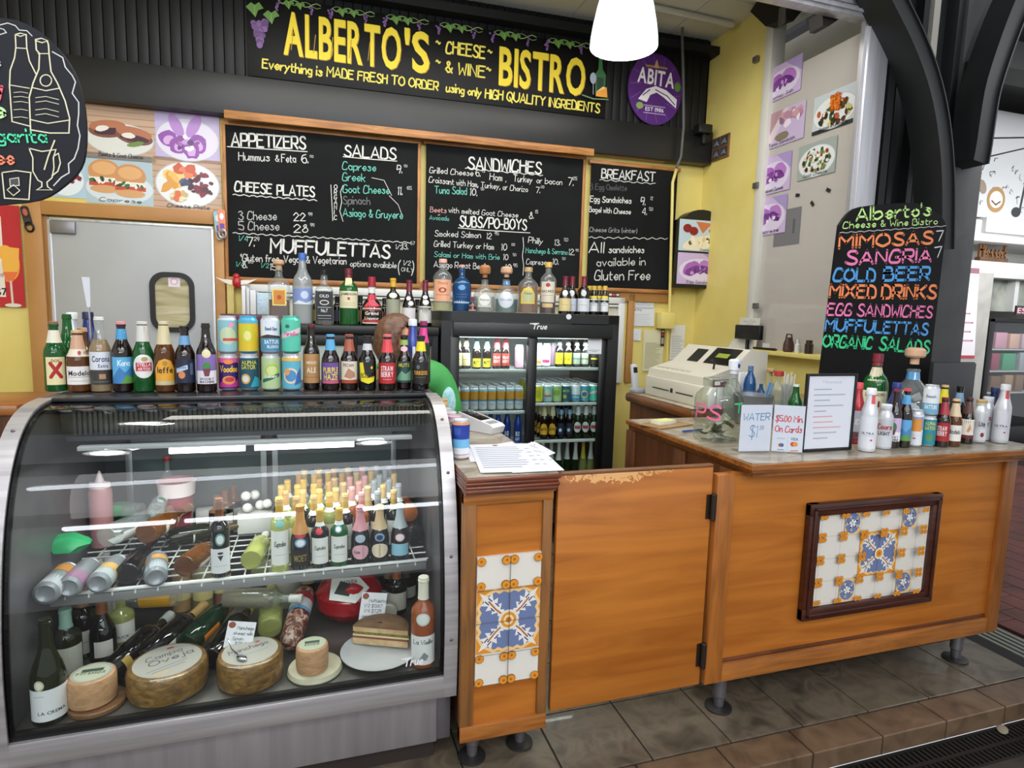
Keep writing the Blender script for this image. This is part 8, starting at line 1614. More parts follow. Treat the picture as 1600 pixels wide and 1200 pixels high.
for k in range(9):
    a = k * 2.4; r = R * .5 * ((k * 37 % 10) / 10); m = MB(); n = 8
    for i in range(n + 1): q = i / n; m.v += [(-.04 + .08 * q, -.018, .012 * sin(q * 5 + k)), (-.04 + .08 * q, .018, .012 * sin(q * 5 + k + .5))]
    m.f += [(2 * i, 2 * i + 2, 2 * i + 3, 2 * i + 1) for i in range(n)]; m.mi += [0] * n
    s = min(1., (R * .8 - r) / .045)
    m.xf(Matrix.Rotation(a, 4, 'Z') @ Matrix.Rotation(.5 * sin(k), 4, 'X') @ Matrix.Scale(max(s, .6), 4))
    o = m.build('banknote', mottled('banknote_paper', [(.35, '#5a5f4e'), (.65, '#a9ab94')], 60, .6)); o.location = (x + r * cos(a), y + r * sin(a), CZ + .022 + .0085 * k); tag(o, 'crumpled banknote in the tip jar, one of a small heap', 'banknote', 'banknotes in the tip jar')
p = onc(1047, 667); t = thing('clipboard', 'small brown clipboard under the yellow notepad on the bar counter', 'clipboard', (p.x, p.y + .05, CZ), .35); MB().box(-.11, .13, -.07, .07, 0, .004, .001).build('board', wood('clipboard_wood', '#a98459', '#86643f', 'x', 2, .5), t)
t = thing('notepad', 'yellow notepad on the clipboard at the left end of the bar counter', 'notepad', (p.x + .0, p.y + .06, CZ + .0045), .3); MB().box(-.055, .055, -.032, .032, 0, .016, .001).build('pages', paint('#e0dfd2', .6), t); MB().box(-.055, .055, -.032, .032, .016, .018).build('top_page', paint('#d8d890', .6), t)
p = onc(1085, 674); tag(MB().tube([(-.06, 0, .005), (.05, 0, .005), (.065, 0, .005)], [.005, .005, .002], 8).build('pen', paint('#3f5a9c', .3), loc=(p.x - .01, p.y, CZ), rz=.2), 'blue pen lying between the notepad and the tip jar', 'pen')
# things at the back of the bar counter
p = Vector((at(1176, 625, y=2.45).x, 2.45, CZ)); t = thing('grey_bucket', 'grey metal bucket behind the water sign', 'bucket', p); hb = at(1176, 618, y=2.45).z - CZ
MB().lathe([(0, .07), (.004, .075), (hb, .095), (hb + .006, .099), (hb + .006, .092), (.01, .07)], 28, caps=False).build('pail', paint('#7d8288', .35, .5), t); MB().tube([(-.095, 0, hb), (-.11, 0, hb + .008), (-.095, 0, hb + .012)], .003, 6).build('handle', STEELD, t)
t = thing('ice_tongs', 'blue-grey tongs leaning in the metal bucket', 'tongs', p + Vector((.05, .0, .02))); MB().box(-.008, .008, -.002, .002, 0, hb + .05).xf(Matrix.Rotation(.35, 4, 'Y')).build('arm', paint('#6f8fae', .35), t); MB().box(-.008, .008, .008, .012, 0, hb + .05).xf(Matrix.Rotation(.30, 4, 'Y')).build('arm', paint('#6f8fae', .35), t)
def backb(px, pt, y, lab, R, shape, glass, name='bottle', z=CZ, **k):
    x = at(px, pt + 20, y=y).x; return B(name, lab, (x, y, z), at(px, pt, y=y).z - z, R, shape, glass, group='things along the back of the bar counter', **k)
backb(1172, 572, 2.58, 'blue plastic water bottle behind the tip jar', .032, 'pet', 'blue', 'water_bottle', cap=('#4f6f94', .90, 1.15), labs=[(.35, .55, 1.6, '#4a6a8a', [('e', 0, .5, .3, .4, '#c9d6e4')])])
backb(1216, 580, 2.55, 'clear liquor bottle with red square pourer cap', .038, 'liq', 'clear', LQ, cap=('#a8342e', .90, 1.7))
backb(1197, 581, 2.62, 'clear glass decanter with round stopper', .034, 'bell', 'clear', 'decanter', stopper=('#a98a5a', .022, .02))
backb(1243, 601, 2.42, 'green bottle with white cap beside the framed menu', .034, 'stub', 'green', 'bottle', cap=('#c9d4c9', .95, 1.05), labs=[(.1, .4, .8, '#dfe6ea')])
x = at(1146, 590, y=2.60).x; t = thing('soap_pump', 'pump dispenser with white patterned head behind the tip jar', 'dispenser', (x, 2.60, CZ), .3); hp = at(1146, 580, y=2.6).z - CZ
MB().lathe([(0, .04), (.004, .042), (hp * .62, .042), (hp * .78, .03), (hp * .82, .018), (hp * .95, .018)], 22).build('bottle', thin_glass('#eef0ee', 'soap_bottle', 1.4, .1, .3, '#c9ccc8'), t); MB().lathe([(hp * .95, .021), (hp * 1.02, .021), (hp * 1.03, .028), (hp * 1.22, .028), (hp * 1.25, .02)], 20).box(0, .06, -.008, .008, hp * 1.18, hp * 1.26, .003).build('pump_head', paint('#dfe2ea', .4), t); c = Cv(); c.ell(0, 0, .010, .012, '#2f3f7a', 10); o = c.build('pattern', t); o.location = (0, -.0285, hp * 1.12)
x = at(1233, 600, y=2.60).x; hs = at(1233, 600, y=2.60).z - CZ
t = thing('straw_holder', 'clear holder of white straws behind the framed menu', 'holder', (x, 2.60, CZ)); MB().lathe([(0, .035), (hs, .04), (hs, .037), (.004, .032)], 20, caps=False).build('cup', thin_glass('#f2f4f4', 'straw_cup', 1.4, 0, .2, '#d9dcdc'), t)
for k in range(8): a = k * .8; q = MB().tube([(.016 * cos(a), .016 * sin(a), .004), (.028 * cos(a + .3), .028 * sin(a + .3), hs + .04 + .012 * (k % 3))], .003, 6).build('straw', paint('#e9e9e6', .5)); q.location = (x, 2.60, CZ); tag(q, 'white drinking straw in the clear holder', 'straw', 'straws in the clear holder')
for k, (px, pt) in enumerate(((1158, 596), (1188, 600))): backb(px, pt, 2.62, ('small white-labelled bottle beside the pump dispenser', 'small pale blue plastic cup bottle beside the water bottle')[k], .026, 'pet', ('clear', 'blue')[k], 'bottle', labs=[(.3, .6, 1.2, '#e2e2dc')])
# dark tablet seen from behind, at the right end of the counter
a, b = at(1464, 567, y=2.20), at(1516, 625, y=2.20); t = thing('tablet_stand', 'black tablet screen seen from behind at the right end of the bar counter', 'tablet', ((a.x + b.x) / 2, 2.20, CZ), -.1)
w = (b.x - a.x) / 2; MB().box(-w, w, 0, .014, b.z - CZ - .05, a.z - CZ, .005).build('screen', paint('#3a3b3d', .35), t); MB().box(-w - .004, w + .004, .012, .018, b.z - CZ - .055, a.z - CZ + .004, .003).build('bezel', BLACK, t); MB().box(-.03, .03, .02, .04, 0, .16).box(-.06, .06, -.03, .06, 0, .008, .003).build('stand', BLACK, t)
settle(('drinks displayed on the bar counter',), yr=(1.80, 2.28)); settle(('things along the back of the bar counter',), yr=(2.32, 2.66), fixed=[(p_.x, p_.y, .1) for p_ in (Vector((at(1176, 625, y=2.45).x, 2.45, 0)),)] + [(at(1146, 590, y=2.60).x, 2.60, .045), (at(1233, 600, y=2.60).x, 2.60, .042)])
# ================================================================= till counter: register, telephone
RT = 1.0640; rx_ = TX + .07
f0 = at(1008, 598, x=rx_ + .02); f1 = at(1098, 622, x=rx_ + .02); ya_ = min(f0.y, TY - .125); yc = (ya_ + f1.y) / 2; RWd = abs(ya_ - f1.y) / 2
t = thing('cash_register', 'beige cash register with sloping keypad and small displays on the till counter', 'cash register', (rx_ + .02, yc, RT), -pi / 2)   # local -y faces the lane (-x)
BG = paint('#c9c4b4', .45); BG2 = paint('#b9b4a4', .5); D = .40
MB().box(-RWd, RWd, 0, D, .0, .115, .006).build('drawer', BG, t); MB().box(-RWd * .7, -RWd * .1, -.002, .002, .05, .056).box(RWd * .15, RWd * .7, -.002, .002, .05, .056).box(-.012, .012, -.004, .002, .045, .07, .003).build('drawer_slot', paint('#2a2826', .5), t)
MB().prism([(.01, .115), (D, .115), (D, .30), (D * .72, .31), (D * .45, .21), (.02, .16)], 'x', -RWd * .97, RWd * .97).build('housing', BG, t)
k_ = MB()
for i in range(7):
    for j in range(4):
        yy = .05 + j * .036; zz = .163 + (yy - .02) * .133 + .004; k_.box(-RWd * .85 + i * RWd * .17, -RWd * .85 + i * RWd * .17 + RWd * .13, yy, yy + .026, zz - .004, zz + .006, .002)
k_.build('keypad', BG2, t)
def slab(x0, x1, y0, z0, y1, z1, mt, nm, th=.003):
    MB().add([(x0, y0, z0), (x1, y0, z0), (x1, y1, z1), (x0, y1, z1), (x0, y0 - .002, z0 + th), (x1, y0 - .002, z0 + th), (x1, y1 - .002, z1 + th), (x0, y1 - .002, z1 + th)], [(0, 1, 2, 3), (4, 7, 6, 5), (0, 4, 5, 1), (1, 5, 6, 2), (2, 6, 7, 3), (3, 7, 4, 0)]).build(nm, mt, t)
sl_ = lambda y: .21 + (y - D * .45) / (D * .27) * .10
slab(RWd * .05, RWd * .8, D * .47, sl_(D * .47), D * .70, sl_(D * .70), paint('#17170f', .12), 'display'); slab(RWd * .25, RWd * .6, D * .56, sl_(D * .56) + .003, D * .62, sl_(D * .62) + .003, paint('#8f9a3a', .3), 'readout', .001); slab(-RWd * .5, -RWd * .15, D * .47, sl_(D * .47), D * .66, sl_(D * .66), paint('#2a2a26', .2), 'receipt_slot')
MB().tube([(RWd * .6, D * .35, .19), (RWd * .66, D * .33, .235), (RWd * .7, D * .28, .24)], .006, 6).ball((RWd * .7, D * .27, .242), .011).build('key', BLACK, t)
MB().box(RWd * .2, RWd * .9, D * .88, D * .95, .36, .44, .006).box(RWd * .5, RWd * .56, D * .90, D * .93, .29, .37).build('customer_display', paint('#121212', .3), t)
MB().prism([(-.05, .29), (RWd * .6, .29), (RWd * .55, .47), (RWd * .5, .48)], 'y', D * .96, D * .975).build('receipt_plate', paint('#b9b8b0', .5), t)
for k in range(6): MB().box(RWd + .001, RWd + .02, .03 + k * .045, .065 + k * .045, .0, .115 if k < 4 else .19, .002).build('paper_roll', paint('#e2e2e4', .5), t)
c = Cv(); c.rect(-.05, -.02, .05, .02, '#5a1f2a'); c.rect(-.038, -.01, -.004, .01, '#e9e4e4'); o = c.build('sticker', t, lambda u, v, d: (d, u, v)); o.location = (RWd + .021, .09, .135)
p = at(992, 607, z=RT); t = thing('telephone', 'silver cordless telephone standing in its base left of the register', 'telephone', (TX + .085, TY - .065, RT), .2); MB().box(-.045, .05, -.04, .04, 0, .025, .008).build('base', paint('#8f9398', .4), t)
h_ = MB().box(-.022, .022, -.012, .012, .0, .155, .008).xf(Matrix.Translation((-.01, .02, .02)) @ Matrix.Rotation(-.18, 4, 'X')).build('handset', paint('#b9bcc0', .35), t); MB().box(-.015, .015, -.015, -.012, .10, .135).xf(Matrix.Translation((-.01, .02, .02)) @ Matrix.Rotation(-.18, 4, 'X')).build('screen', paint('#22262a', .2), h_)
# scanner handset beside the register
t = thing('white_scanner', 'white hand scanner with black cable lying in front of the register', 'scanner', (TX + .17, 2.75, RT), pi); MB().box(-.09, .05, -.03, .03, 0, .03, .01).build('head', paint('#dcdfe2', .35), t); MB().tube([(-.09, 0, .015), (-.13, -.02, .05), (-.18, -.05, .09), (-.23, -.06, .06), (-.26, -.05, .004)], .006, 8).build('cable', BLACK, t)
# ================================================================= on the window sill
SLX = RX - .045
def sill(px, pb): q = at(px, pb, x=SLX); return Vector((SLX, q.y, sz + .001))
a = at(1158, 540, x=RX - .01); b = at(1193, 497, x=RX - .01); t = thing('framed_photo', 'small cream framed picture leaning on the window glass at the left of the sill', 'picture', (RX - .062, (a.y + b.y) / 2, sz + .001)); W = abs(a.y - b.y); Hh = b.z - sz
c = Cv(); c.rect(-W / 2, 0, W / 2, Hh, '#d2d2c6'); c.rect(-W * .4, Hh * .06, W * .4, Hh * .5, '#b9a77e'); c.ell(0, Hh * .28, W * .3, Hh * .12, '#c9bb98', 14, 0, .2); c.line([(-W * .3, Hh * .88), (W * .3, Hh * .88)], Hh * .02, '#8a9096'); MB().box(0, .006, -W / 2, W / 2, 0, Hh).build('frame', paint('#cfcfc6', .4), t); o = c.build('picture', t, lambda u, v, d: (-d, -u, v)); t.rotation_euler = (0, .12, 0)
q = sill(1197, 546); tag(MB().box(-.003, .003, -.035, .035, 0, .045).build('small_card', paint('#d8dadc', .5), loc=q), 'small white card standing on the sill beside the framed picture', 'card')
q = sill(1196, 546); tag(MB().tube([(0, .10, .008), (0, -.12, .008), (0, -.14, .008)], [.007, .009, .003], 8).build('dark_knife', paint('#1d1614', .4), loc=(RX - .075, q.y, sz + .001), rz=.05), 'long dark handle lying along the window sill', 'handle')
q = sill(1232, 553); t = thing('coin_purse', 'brown leather pouch with looped strap on the window sill', 'pouch', (RX - .05, q.y, sz + .001)); LE = mottled('brown_leather', [(.3, '#3a2620'), (.7, '#5c4034')], 14, .55); MB().lathe([(0, .03), (.01, .038), (.05, .036), (.085, .024), (.095, .014)], 18, .8).build('bag', LE, t); MB().tube([(0, .03, .07), (0, .02, .115), (0, -.02, .115), (0, -.03, .07)], .005, 6).build('strap', LE, t)
q = sill(1246, 553); tag(MB().lathe([(0, .016), (.05, .016), (.06, .009), (.085, .009)], 14).build('dropper_bottle', paint('#dfe2e4', .35), loc=(RX - .05, q.y, sz + .001)), 'small white dropper bottle on the window sill', 'bottle')
q = sill(1264, 554); tag(MB().lathe([(0, .026), (.06, .026), (.065, .02), (.085, .02)], 16).build('dark_jar', paint('#3a302a', .2, 0, .3), loc=(RX - .05, q.y, sz + .001)), 'dark little jar at the near end of the window sill', 'jar')
# ================================================================= pendant lamp
lc_ = at(975, 40, y=2.2); zb_ = at(975, 67, y=2.2).z - .012; rl = .128
t = thing('pendant_lamp', 'glowing white bell-shaped pendant lamp hanging in front of the shop sign', 'lamp', (at(975, 60, y=2.2).x, 2.2, zb_))
sp = [(0, rl), (.03, rl * .985), (.08, rl * .92), (.14, rl * .82), (.20, rl * .68), (.24, rl * .52), (.26, rl * .3)]
LS = thin_glass('#ffffff', 'lamp_acrylic_base', 1.4); LS = emit('#f6fffb', 1.1, 'lamp_acrylic')
MB().lathe([(.045, rl * .965)] + sp[2:], 40, caps=False).build('lamp_shade', LS, t); MB().lathe([(.045, rl * .966), (.03, rl * .985), (.0, rl), (-.004, rl * .99), (0, rl * .97), (.03, rl * .96)], 40, caps=False).build('shade_rim', emit('#cfe9e2', .62, 'lamp_rim'), t); MB().lathe([(.10, .03), (.15, .045), (.2, .03)], 20).build('bulb', emit('#ffffff', 14.), t)
MB().lathe([(.255, .045), (.30, .045), (.31, .02)], 18).build('lamp_cap', BLACK, t); MB().tube([(0, 0, .30), (0, 0, CEIL - zb_)], .005, 6).build('cord', BLACK, t)
t_lamp = t
point('pendant_glow', (t.location.x, 2.2, zb_ + .38), 12, (1, .99, .96), .1)
point('pendant_light', (t.location.x, 2.2, zb_ + .02), 14, (1, .99, .96), .09)
# ================================================================= stooping person behind the case
PXW = at(622, 530, y=3.10); hd = Vector((at(622, 530, y=3.20).x, 3.20, at(622, 523, y=3.20).z - .01))
pt_ = thing('person', 'person with brown hair in a green shirt bending down behind the glass case', 'person', (hd.x + .1, 3.3, 0))
def skin_mesh(name, pts, edges, radii, mt, parent, lv=2):
    me = bpy.data.meshes.new(name); o0 = parent.location; me.from_pydata([tuple(Vector(p) - o0) for p in pts], edges, []); o = bpy.data.objects.new(name, me); COL.objects.link(o)
    sk = o.modifiers.new('skin', 'SKIN'); sk.use_smooth_shade = True
    for i, r in enumerate(radii): me.skin_vertices[0].data[i].radius = r if isinstance(r, tuple) else (r, r)
    me.skin_vertices[0].data[0].use_root = True
    sb = o.modifiers.new('sub', 'SUBSURF'); sb.levels = lv; sb.render_levels = lv
    me.materials.append(mt); o.parent = parent; return o
SK = paint('#c08a6e', .5); SHIRT = paint('#3f9a4c', .6)
sh = Vector((hd.x + .11, 3.30, 1.23)); hipc = Vector((hd.x + .05, 3.42, .90))
P_ = [hipc, hipc + Vector((-.03, -.02, .20)), sh + Vector((-.04, .02, -.04)), sh + Vector((-.12, -.02, .0)), hd + Vector((.06, .02, -.06)), hd + Vector((0, -.02, .0)), hd + Vector((-.03, -.05, .0)),
      sh + Vector((.14, -.03, -.05)), sh + Vector((.20, -.08, -.32)), sh + Vector((.10, -.14, -.46)), sh + Vector((-.14, .20, -.07)), sh + Vector((-.18, .10, -.34)), sh + Vector((-.16, -.12, -.5)),
      hipc + Vector((.10, .02, -.06)), hipc + Vector((.10, -.06, -.46)), hipc + Vector((.10, .0, -.84)), hipc + Vector((.10, -.12, -.87)), hipc + Vector((-.10, .02, -.06)), hipc + Vector((-.10, -.06, -.46)), hipc + Vector((-.10, .0, -.84)), hipc + Vector((-.10, -.12, -.87))]
E_ = [(0, 1), (1, 2), (2, 3), (3, 4), (4, 5), (5, 6), (2, 7), (7, 8), (8, 9), (2, 10), (10, 11), (11, 12), (0, 13), (13, 14), (14, 15), (15, 16), (0, 17), (17, 18), (18, 19), (19, 20)]
R_ = [(.15, .12), (.15, .12), (.14, .11), (.07, .07), (.055, .055), (.085, .085), (.075, .075), .06, .045, .032, .06, .045, .032, .085, .06, .045, .035, .085, .06, .045, .035]
body = skin_mesh('body', P_, E_, R_, SK, pt_)
for nm, base, sg in (('hand', P_[9], 1), ('hand', P_[12], -1)):
    hp_ = [base, base + Vector((-.01, -.03, -.03)), base + Vector((-.02, -.07, -.05))]; he = [(0, 1), (1, 2)]; hr = [.028, .034, .030]
    for f in range(4): b0 = base + Vector((-.02 + .018 * (f - 1.5), -.075, -.05)); i = len(hp_); hp_ += [b0, b0 + Vector((0, -.03, -.02)), b0 + Vector((0, -.045, -.045 - .004 * (f in (1, 2))))]; he += [(2, i), (i, i + 1), (i + 1, i + 2)]; hr += [.010, .009, .007]
    i = len(hp_); hp_ += [base + Vector((.03 * sg, -.045, -.045)), base + Vector((.038 * sg, -.07, -.07))]; he += [(1, i), (i, i + 1)]; hr += [.011, .009]; skin_mesh(nm, hp_, he, hr, SK, pt_, 1)
# shirt: a slightly wider shell over torso and upper arms
shp = [hipc + Vector((0, 0, -.03)), P_[1], P_[2], sh + Vector((-.10, -.01, .0)), P_[7], P_[7] * .05 + P_[8] * .95, P_[10], P_[10] * .35 + P_[11] * .65]
skin_mesh('shirt', shp, [(0, 1), (1, 2), (2, 3), (2, 4), (4, 5), (2, 6), (6, 7)], [(.185, .15), (.18, .15), (.165, .135), (.085, .085), .085, .07, .085, .075], SHIRT, pt_)
skin_mesh('trousers', [hipc + Vector((0, 0, .08)), hipc + Vector((0, 0, -.05)), P_[13] + Vector((0, 0, -.10)), P_[14], P_[15] + Vector((0, 0, .02)), P_[17] + Vector((0, 0, -.10)), P_[18], P_[19] + Vector((0, 0, .02))], [(0, 1), (1, 2), (2, 3), (3, 4), (1, 5), (5, 6), (6, 7)], [(.15, .13), (.16, .14), .108, .09, .07, .108, .09, .07], paint('#23262e', .7), pt_)
HAIR = mottled('brown_hair', [(.3, '#4a3226'), (.55, '#6b4a38'), (.75, '#8a6650')], 9, .45, 0, .5, 5, (2, 2, 22), .4, 60)
FD_ = Vector((.86, -.34, -.38)).normalized()               # the bowed face looks forward and down
m = MB(); b = bmesh.new(); bmesh.ops.create_uvsphere(b, u_segments=36, v_segments=24, radius=1)
keep = []
for v in b.verts:
    x, y, z = v.co; k = 1 + .025 * sin(11 * atan2(y, x) + 4 * z); v.co = Vector((x * .108 * k, y * .112 * k, z * .115 * k))
for f in b.faces:
    n = f.calc_center_median().normalized()
    if n.dot(FD_) < .38: keep.append([v.index for v in f.verts])
m.add([v.co for v in b.verts], keep); b.free()
o = m.build('hair', HAIR, pt_, ang=180); o.location = hd - pt_.location + Vector((-.012, 0, .006)); sd2 = o.modifiers.new('thick', 'SOLIDIFY'); sd2.thickness = .012
m = MB()
for k in range(8):
    a = pi - 1.15 + k * .34; q0 = Vector((.085 * cos(a), .092 * sin(a), -.01)); m.tube([q0 + Vector((0, 0, .04)), q0 * 1.10 + Vector((0, 0, -.05)), q0 * 1.02 + Vector((.01, 0, -.12))], [.022, .030, .010], 10)
o = m.build('hair_lock', HAIR, pt_, ang=60); o.location = hd - pt_.location + Vector((-.01, 0, .0))
up_v = Vector((0, 0, 1)); rt_v = FD_.cross(up_v).normalized(); uf = rt_v.cross(FD_).normalized(); fc = hd - pt_.location
def onface(u, v, d): return fc + FD_ * d + rt_v * u + uf * v
fr_ = Matrix((rt_v, uf, -FD_)).transposed().to_4x4()
def feat(nm, u, v, d, rx, ry, rz, mt):
    o = MB().ball((0, 0, 0), rx, ry, rz).build(nm, mt, pt_); o.matrix_local = Matrix.Translation(onface(u, v, d)) @ fr_
feat('nose', 0, -.012, .092, .011, .020, .016, SK); feat('mouth', 0, -.046, .082, .022, .006, .008, paint('#9a5a50', .5))
for s_ in (-1, 1): feat('eye', s_ * .030, .014, .083, .012, .007, .006, paint('#e9e4de', .3)); feat('iris', s_ * .030, .012, .088, .005, .005, .0035, paint('#2a1a12', .2)); feat('eyebrow', s_ * .031, .033, .085, .016, .004, .005, HAIR); feat('ear', s_ * .090, -.005, .0, .008, .024, .014, SK)
# pale blue print on the shirt
MB().ball((0, 0, 0), .04, .016, .09).build('shirt_print', mottled('shirt_print', [(.4, '#8fd0d6'), (.6, '#bfe4e6')], 30, .6), pt_).location = P_[7] * .45 + P_[8] * .55 + Vector((-.015, -.066, .01)) - pt_.location
# ================================================================= market hall lights behind the viewer, and more pendants
def tube_light(name, lab, a, b, s, r):
    a, b = Vector(a), Vector(b); t = thing(name, lab, 'lamp', (a + b) / 2); d = b - a; o = (a + b) / 2; u = d.normalized()
    MB().tube([a - o, b - o], r, 12).build('tube', emit('#f2f8ff', s), t)
    m = MB(); q = u.cross(Vector((0, 0, 1))).normalized() * .07; z = Vector((0, 0, 1)); q = q.normalized() * (r + .05); m.add([a - o + q + z * (r + .005), b - o + q + z * (r + .005), b - o - q + z * (r + .005), a - o - q + z * (r + .005), a - o + q + z * .09, b - o + q + z * .09, b - o - q + z * .09, a - o - q + z * .09], [(0, 1, 2, 3), (7, 6, 5, 4), (0, 4, 5, 1), (1, 5, 6, 2), (2, 6, 7, 3), (3, 7, 4, 0)]); m.build('housing', paint('#c9cbcc', .5), t)
    m = MB(); 
    for e in (a, b): MB().tube([e - o + z * .09, e - o + z * 1.2], .006, 6).build('hanger', BLACK, t)
tube_light('tube_lamp', 'long fluorescent tube lamp hanging over the market aisle, nearer the stall', (-2.3, -1.35, 3.45), (1.3, -1.0, 3.45), 11., .09)
tube_light('tube_lamp', 'fluorescent tube lamp far down the market aisle, left piece', (-3.6, -6.6, 3.3), (-2.2, -6.6, 3.3), 17., .22)
tube_light('tube_lamp', 'fluorescent tube lamp far down the market aisle, middle piece', (-2.0, -6.6, 3.3), (-.4, -6.6, 3.3), 17., .22)
tube_light('tube_lamp', 'fluorescent tube lamp far down the market aisle, right piece', (.7, -6.6, 3.3), (2.4, -6.6, 3.3), 17., .22)
struct('ceiling_market', MB().box(-8, 10, -10, -6.9, 4.6, 4.7).box(-8, 10, -1.6, -.6, 4.62, 4.7), paint('#3a3b3c', .7))
for k, (x, y, z, lb2) in enumerate(((-.98, 2.62, 2.98, 'inside the stall, above the left half of the case'), (-1.25, .90, 3.1, 'over the aisle at the left'), (.36, .92, 3.1, 'over the aisle at the right'))):
    c_ = thing('pendant_lamp', 'white bell-shaped pendant lamp hanging ' + lb2, 'lamp', (x, y, z))
    for ch in t_lamp.children: q_ = ch.copy(); COL.objects.link(q_); q_.parent = c_
    point('pendant_glow', (x, y, z + .36), 9, (1, .99, .97), .1)
    point('pendant_light', (x, y, z + .02), 10, (1, .99, .97), .09)
# ================================================================= far side of the market aisle
area('aisle_fill', (7.5, 2.0, 4.2), (8, 5.4, 1.5), 4, 1.5, 90, (.97, .98, 1))  # added fill light without a fixture, brightens the mural and far shop
FY = 5.4
def fx(px, py): q = at(px, py, y=FY); return q.x, q.z
x0, zt_ = fx(1500, 150); x1 = fx(1600, 300)[0] + 3.0
WH = paint('#cfd0ce', .5)
struct('wall_far', MB().box(x0 - .3, x1, FY + .5, FY + .6, -.06, 4.6), mottled('far_wall', [(.3, '#b9b7b0'), (.7, '#cbc9c3')], 1, .6))
z1 = fx(1560, 172)[1]; z0 = fx(1560, 342)[1]
t = thing('painted_mural', 'large white mural of grey music notes and a smiling sun on the far shop', 'mural', (fx(1525, 340)[0] - .15, FY, z0)); t['kind'] = 'thing'
MB().box(0, 3.2, 0, .04, 0, z1 - z0).build('panel', paint('#d5d7d8', .5), t); c = Cv(); random.seed(21); k = z1 - z0
for i in range(46):
    x = random.uniform(.1, 1.6); y = random.uniform(.08, .55) * k; r = random.uniform(.02, .045); c.line([(x + r * cos(a), y + r * sin(a)) for a in [random.uniform(0, 3) + .5 * q for q in range(5)]], .012, random.choice(['#8f9194', '#6f7174', '#a9abac']))
q = fx(1556, 312); qx = q[0] - t.location.x; qz = q[1] - z0
c.ell(qx, qz, .15, .15, '#b08a5a', 20); c.ell(qx, qz, .11, .10, '#e6e2da', 18); c.line([(qx - .07, qz - .02), (qx, qz - .06), (qx + .07, qz - .02)], .02, '#7a5a3a'); c.ell(qx - .25, qz + .13, .06, .09, '#9a8a7a', 12, .6)
c.line([(qx + .42, qz - .1), (qx + .46, qz + .2), (qx + .62, qz + .26), (qx + .6, qz - .05)], .03, '#3a3a3c'); c.ell(qx + .36, qz - .12, .08, .06, '#3a3a3c', 12); c.build('drawing', t)
MB().box(-.02, 3.3, -.25, .3, -.22, -.05, .01).build('cornice', WH, t)
for (a, b) in (((1540, 216), (1600, 215)), ((1535, 247), (1600, 232))):
    p = at(*a, y=4.6); q = at(*b, y=4.6); d = q - p; tag(MB().tube([p - d * .3 - p, d * 3], .008, 6).build('cable', BLACK, loc=p), 'black cable strung across the aisle, %s of two' % ('upper' if a[1] == 216 else 'lower'), 'cable')
struct('trim_11', MB().box(x0 - .2, x1, FY - .1, FY + .3, fx(1560, 436)[1], fx(1560, 411)[1], .01).box(x0 - .2, x1, FY - .2, FY + .5, fx(1560, 384)[1], fx(1560, 352)[1], .01), WH)
struct('window_3', MB().box(fx(1528, 440)[0], x1, FY + .10, FY + .11, fx(1560, 486)[1], fx(1560, 436)[1]), mottled('shop_window_glass', [(.35, '#6a6f66'), (.65, '#a9ada2')], 2.5, .15, 0, 1, 4))
struct('trim_12', MB().box(fx(1585, 460)[0], fx(1591, 460)[0], FY, FY + .1, fx(1560, 486)[1], fx(1560, 436)[1]), WH)
a0 = fx(1524, 408); a1 = fx(1566, 381); t = thing('blessed_sign', 'brown wooden cut-out word sign on the far shop ledge', 'sign', (a0[0], FY - .05, fx(1545, 410)[1] + .0)); Wb = a1[0] - a0[0]
c = Cv(); c.hand('Blessed', 0, .04, .17, '#7a5636', .022, Wb, 'l', slant=0, jit=0); o = c.build('lettering', t); sd_ = o.modifiers.new('s', 'SOLIDIFY'); sd_.thickness = .03; MB().box(-.02, Wb + .03, -.02, .05, 0, .05, .004).build('base', wood('sign_brown', '#6a4a2e', '#4a321e', 'x', 1, .6), t)
# white pillar with a notice
struct('trim_13', MB().box(at(1497, 560, y=FY - .3).x, at(1538, 560, y=FY - .3).x, FY - .3, FY + .2, -.06, fx(1520, 430)[1]), mottled('grey_pillar', [(.3, '#8f8d88'), (.7, '#adaba5')], 2, .6))
q0 = at(1492, 560, y=FY - .3); q1 = at(1538, 420, y=FY - .3); c = Cv(); W = q1.x - q0.x; Hh = q1.z - q0.z; c.poly([(0, 0), (W, 0), (W * .72, Hh), (0, Hh)], '#d6d4d6'); c.rect(0, 0, W, Hh * .035, '#a83a44'); c.rect(0, Hh * .94, W * .74, Hh, '#8a5a6a')
for i, w_ in enumerate((.5, .7, .62, .78)): c.line([(W * .2, Hh * (.5 - i * .1)), (W * w_, Hh * (.5 - i * .1))], Hh * .02, '#b98a9a')
t = thing('hanging_notice', 'white trapezoid notice with red bottom stripe on the far pillar', 'notice', (q0.x, FY - .3035, q0.z)); MB().prism([(0, 0), (W, 0), (W * .72, Hh), (0, Hh)], 'y', 0, .004).build('sheet', paint('#d6d4d6', .5), t); c.build('print', t)
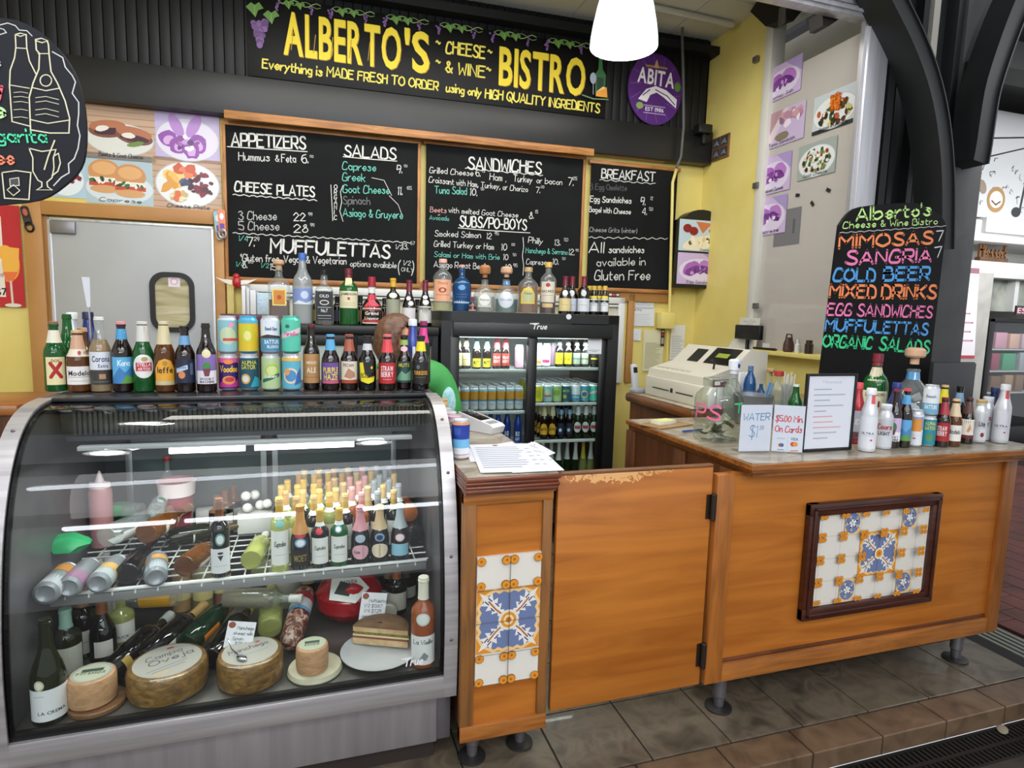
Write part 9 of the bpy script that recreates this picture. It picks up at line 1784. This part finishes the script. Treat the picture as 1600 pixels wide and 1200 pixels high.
# banner strip and glass display fridge
b0, b1 = fx(1543, 492), fx(1600, 480); t = thing('shop_banner', 'dark strip with pink lettering above the far display fridge', 'banner', (b0[0], FY - .32, b0[1])); hh_ = b1[1] - b0[1]; MB().box(0, 3, 0, .02, 0, hh_).build('strip', paint('#3a2a30', .5), t); c = Cv(); c.block("ES  FUDGE   PRALINES", .02, hh_ * .22, hh_ * .56, '#e0a8b4', 1.45); c.build('lettering', t)
f0 = at(1548, 497, y=FY - .25); f0 = (f0.x, f0.z); t = thing('display_fridge', 'black glass-front display fridge with pink and green goods across the aisle', 'refrigerator', (f0[0], FY - .25, -.03)); HF = f0[1] + .03
MB().box(0, .09, 0, .2, 0, HF, .01).box(1.6, 1.7, 0, .2, 0, HF, .01).box(0, 1.7, 0, .2, 0, .35, .01).box(0, 1.7, 0, .2, HF - .05, HF, .01).box(0, 1.7, .17, .2, 0, HF).build('cabinet', paint('#101012', .4), t)
for z in (.46, .62, .78): MB().box(.09, 1.6, .03, .17, HF * z * .99, HF * z * .99 + .02).build('shelf', paint('#b9bcbc', .4), t)
def far_item(dx, zf, w, h, col, lab, cat='box'):
    o = MB().box(0, w, 0, .1, 0, h, .01).build('packet', paint(col, .4), loc=(f0[0] + dx, FY - .21, -.03 + HF * zf * .99 + .022)); tag(o, lab + ' in the far display fridge', cat, 'goods in the far display fridge')
for k, (dx, zf, w, h, col, lab) in enumerate(((.14, .74, .14, .16, '#d8a0b0', 'pink packet, leftmost on its shelf'), (.32, .74, .12, .15, '#e0b4a4', 'peach packet'), (.48, .74, .14, .15, '#d2b8c0', 'pale packet'), (.12, .58, .10, .17, '#9a4a5e', 'maroon tub'), (.26, .58, .16, .17, '#4fa07a', 'green tub'), (.48, .58, .08, .18, '#a9b0b4', 'silver tub'), (.60, .58, .08, .18, '#b4babd', 'second silver tub'), (.14, .42, .12, .16, '#7a5a44', 'brown jar'), (.32, .42, .10, .17, '#a98a6a', 'tan jar'), (.46, .42, .10, .17, '#8a6a50', 'second brown jar'))): far_item(dx * 1.35, zf + .04, w * 1.4, h * 1.2, col, lab)
MB().box(.09, 1.6, .0, .006, .35, HF - .05).build('pane', thin_glass('#f4f6f6', 'far_glass', 1.4), t)
area('far_fridge_fill', (f0[0] - .2, FY - 1.6, 2.5), (f0[0] + .5, FY, 1.2), .8, .3, 20)  # added fill aimed at the display fridge so its goods show
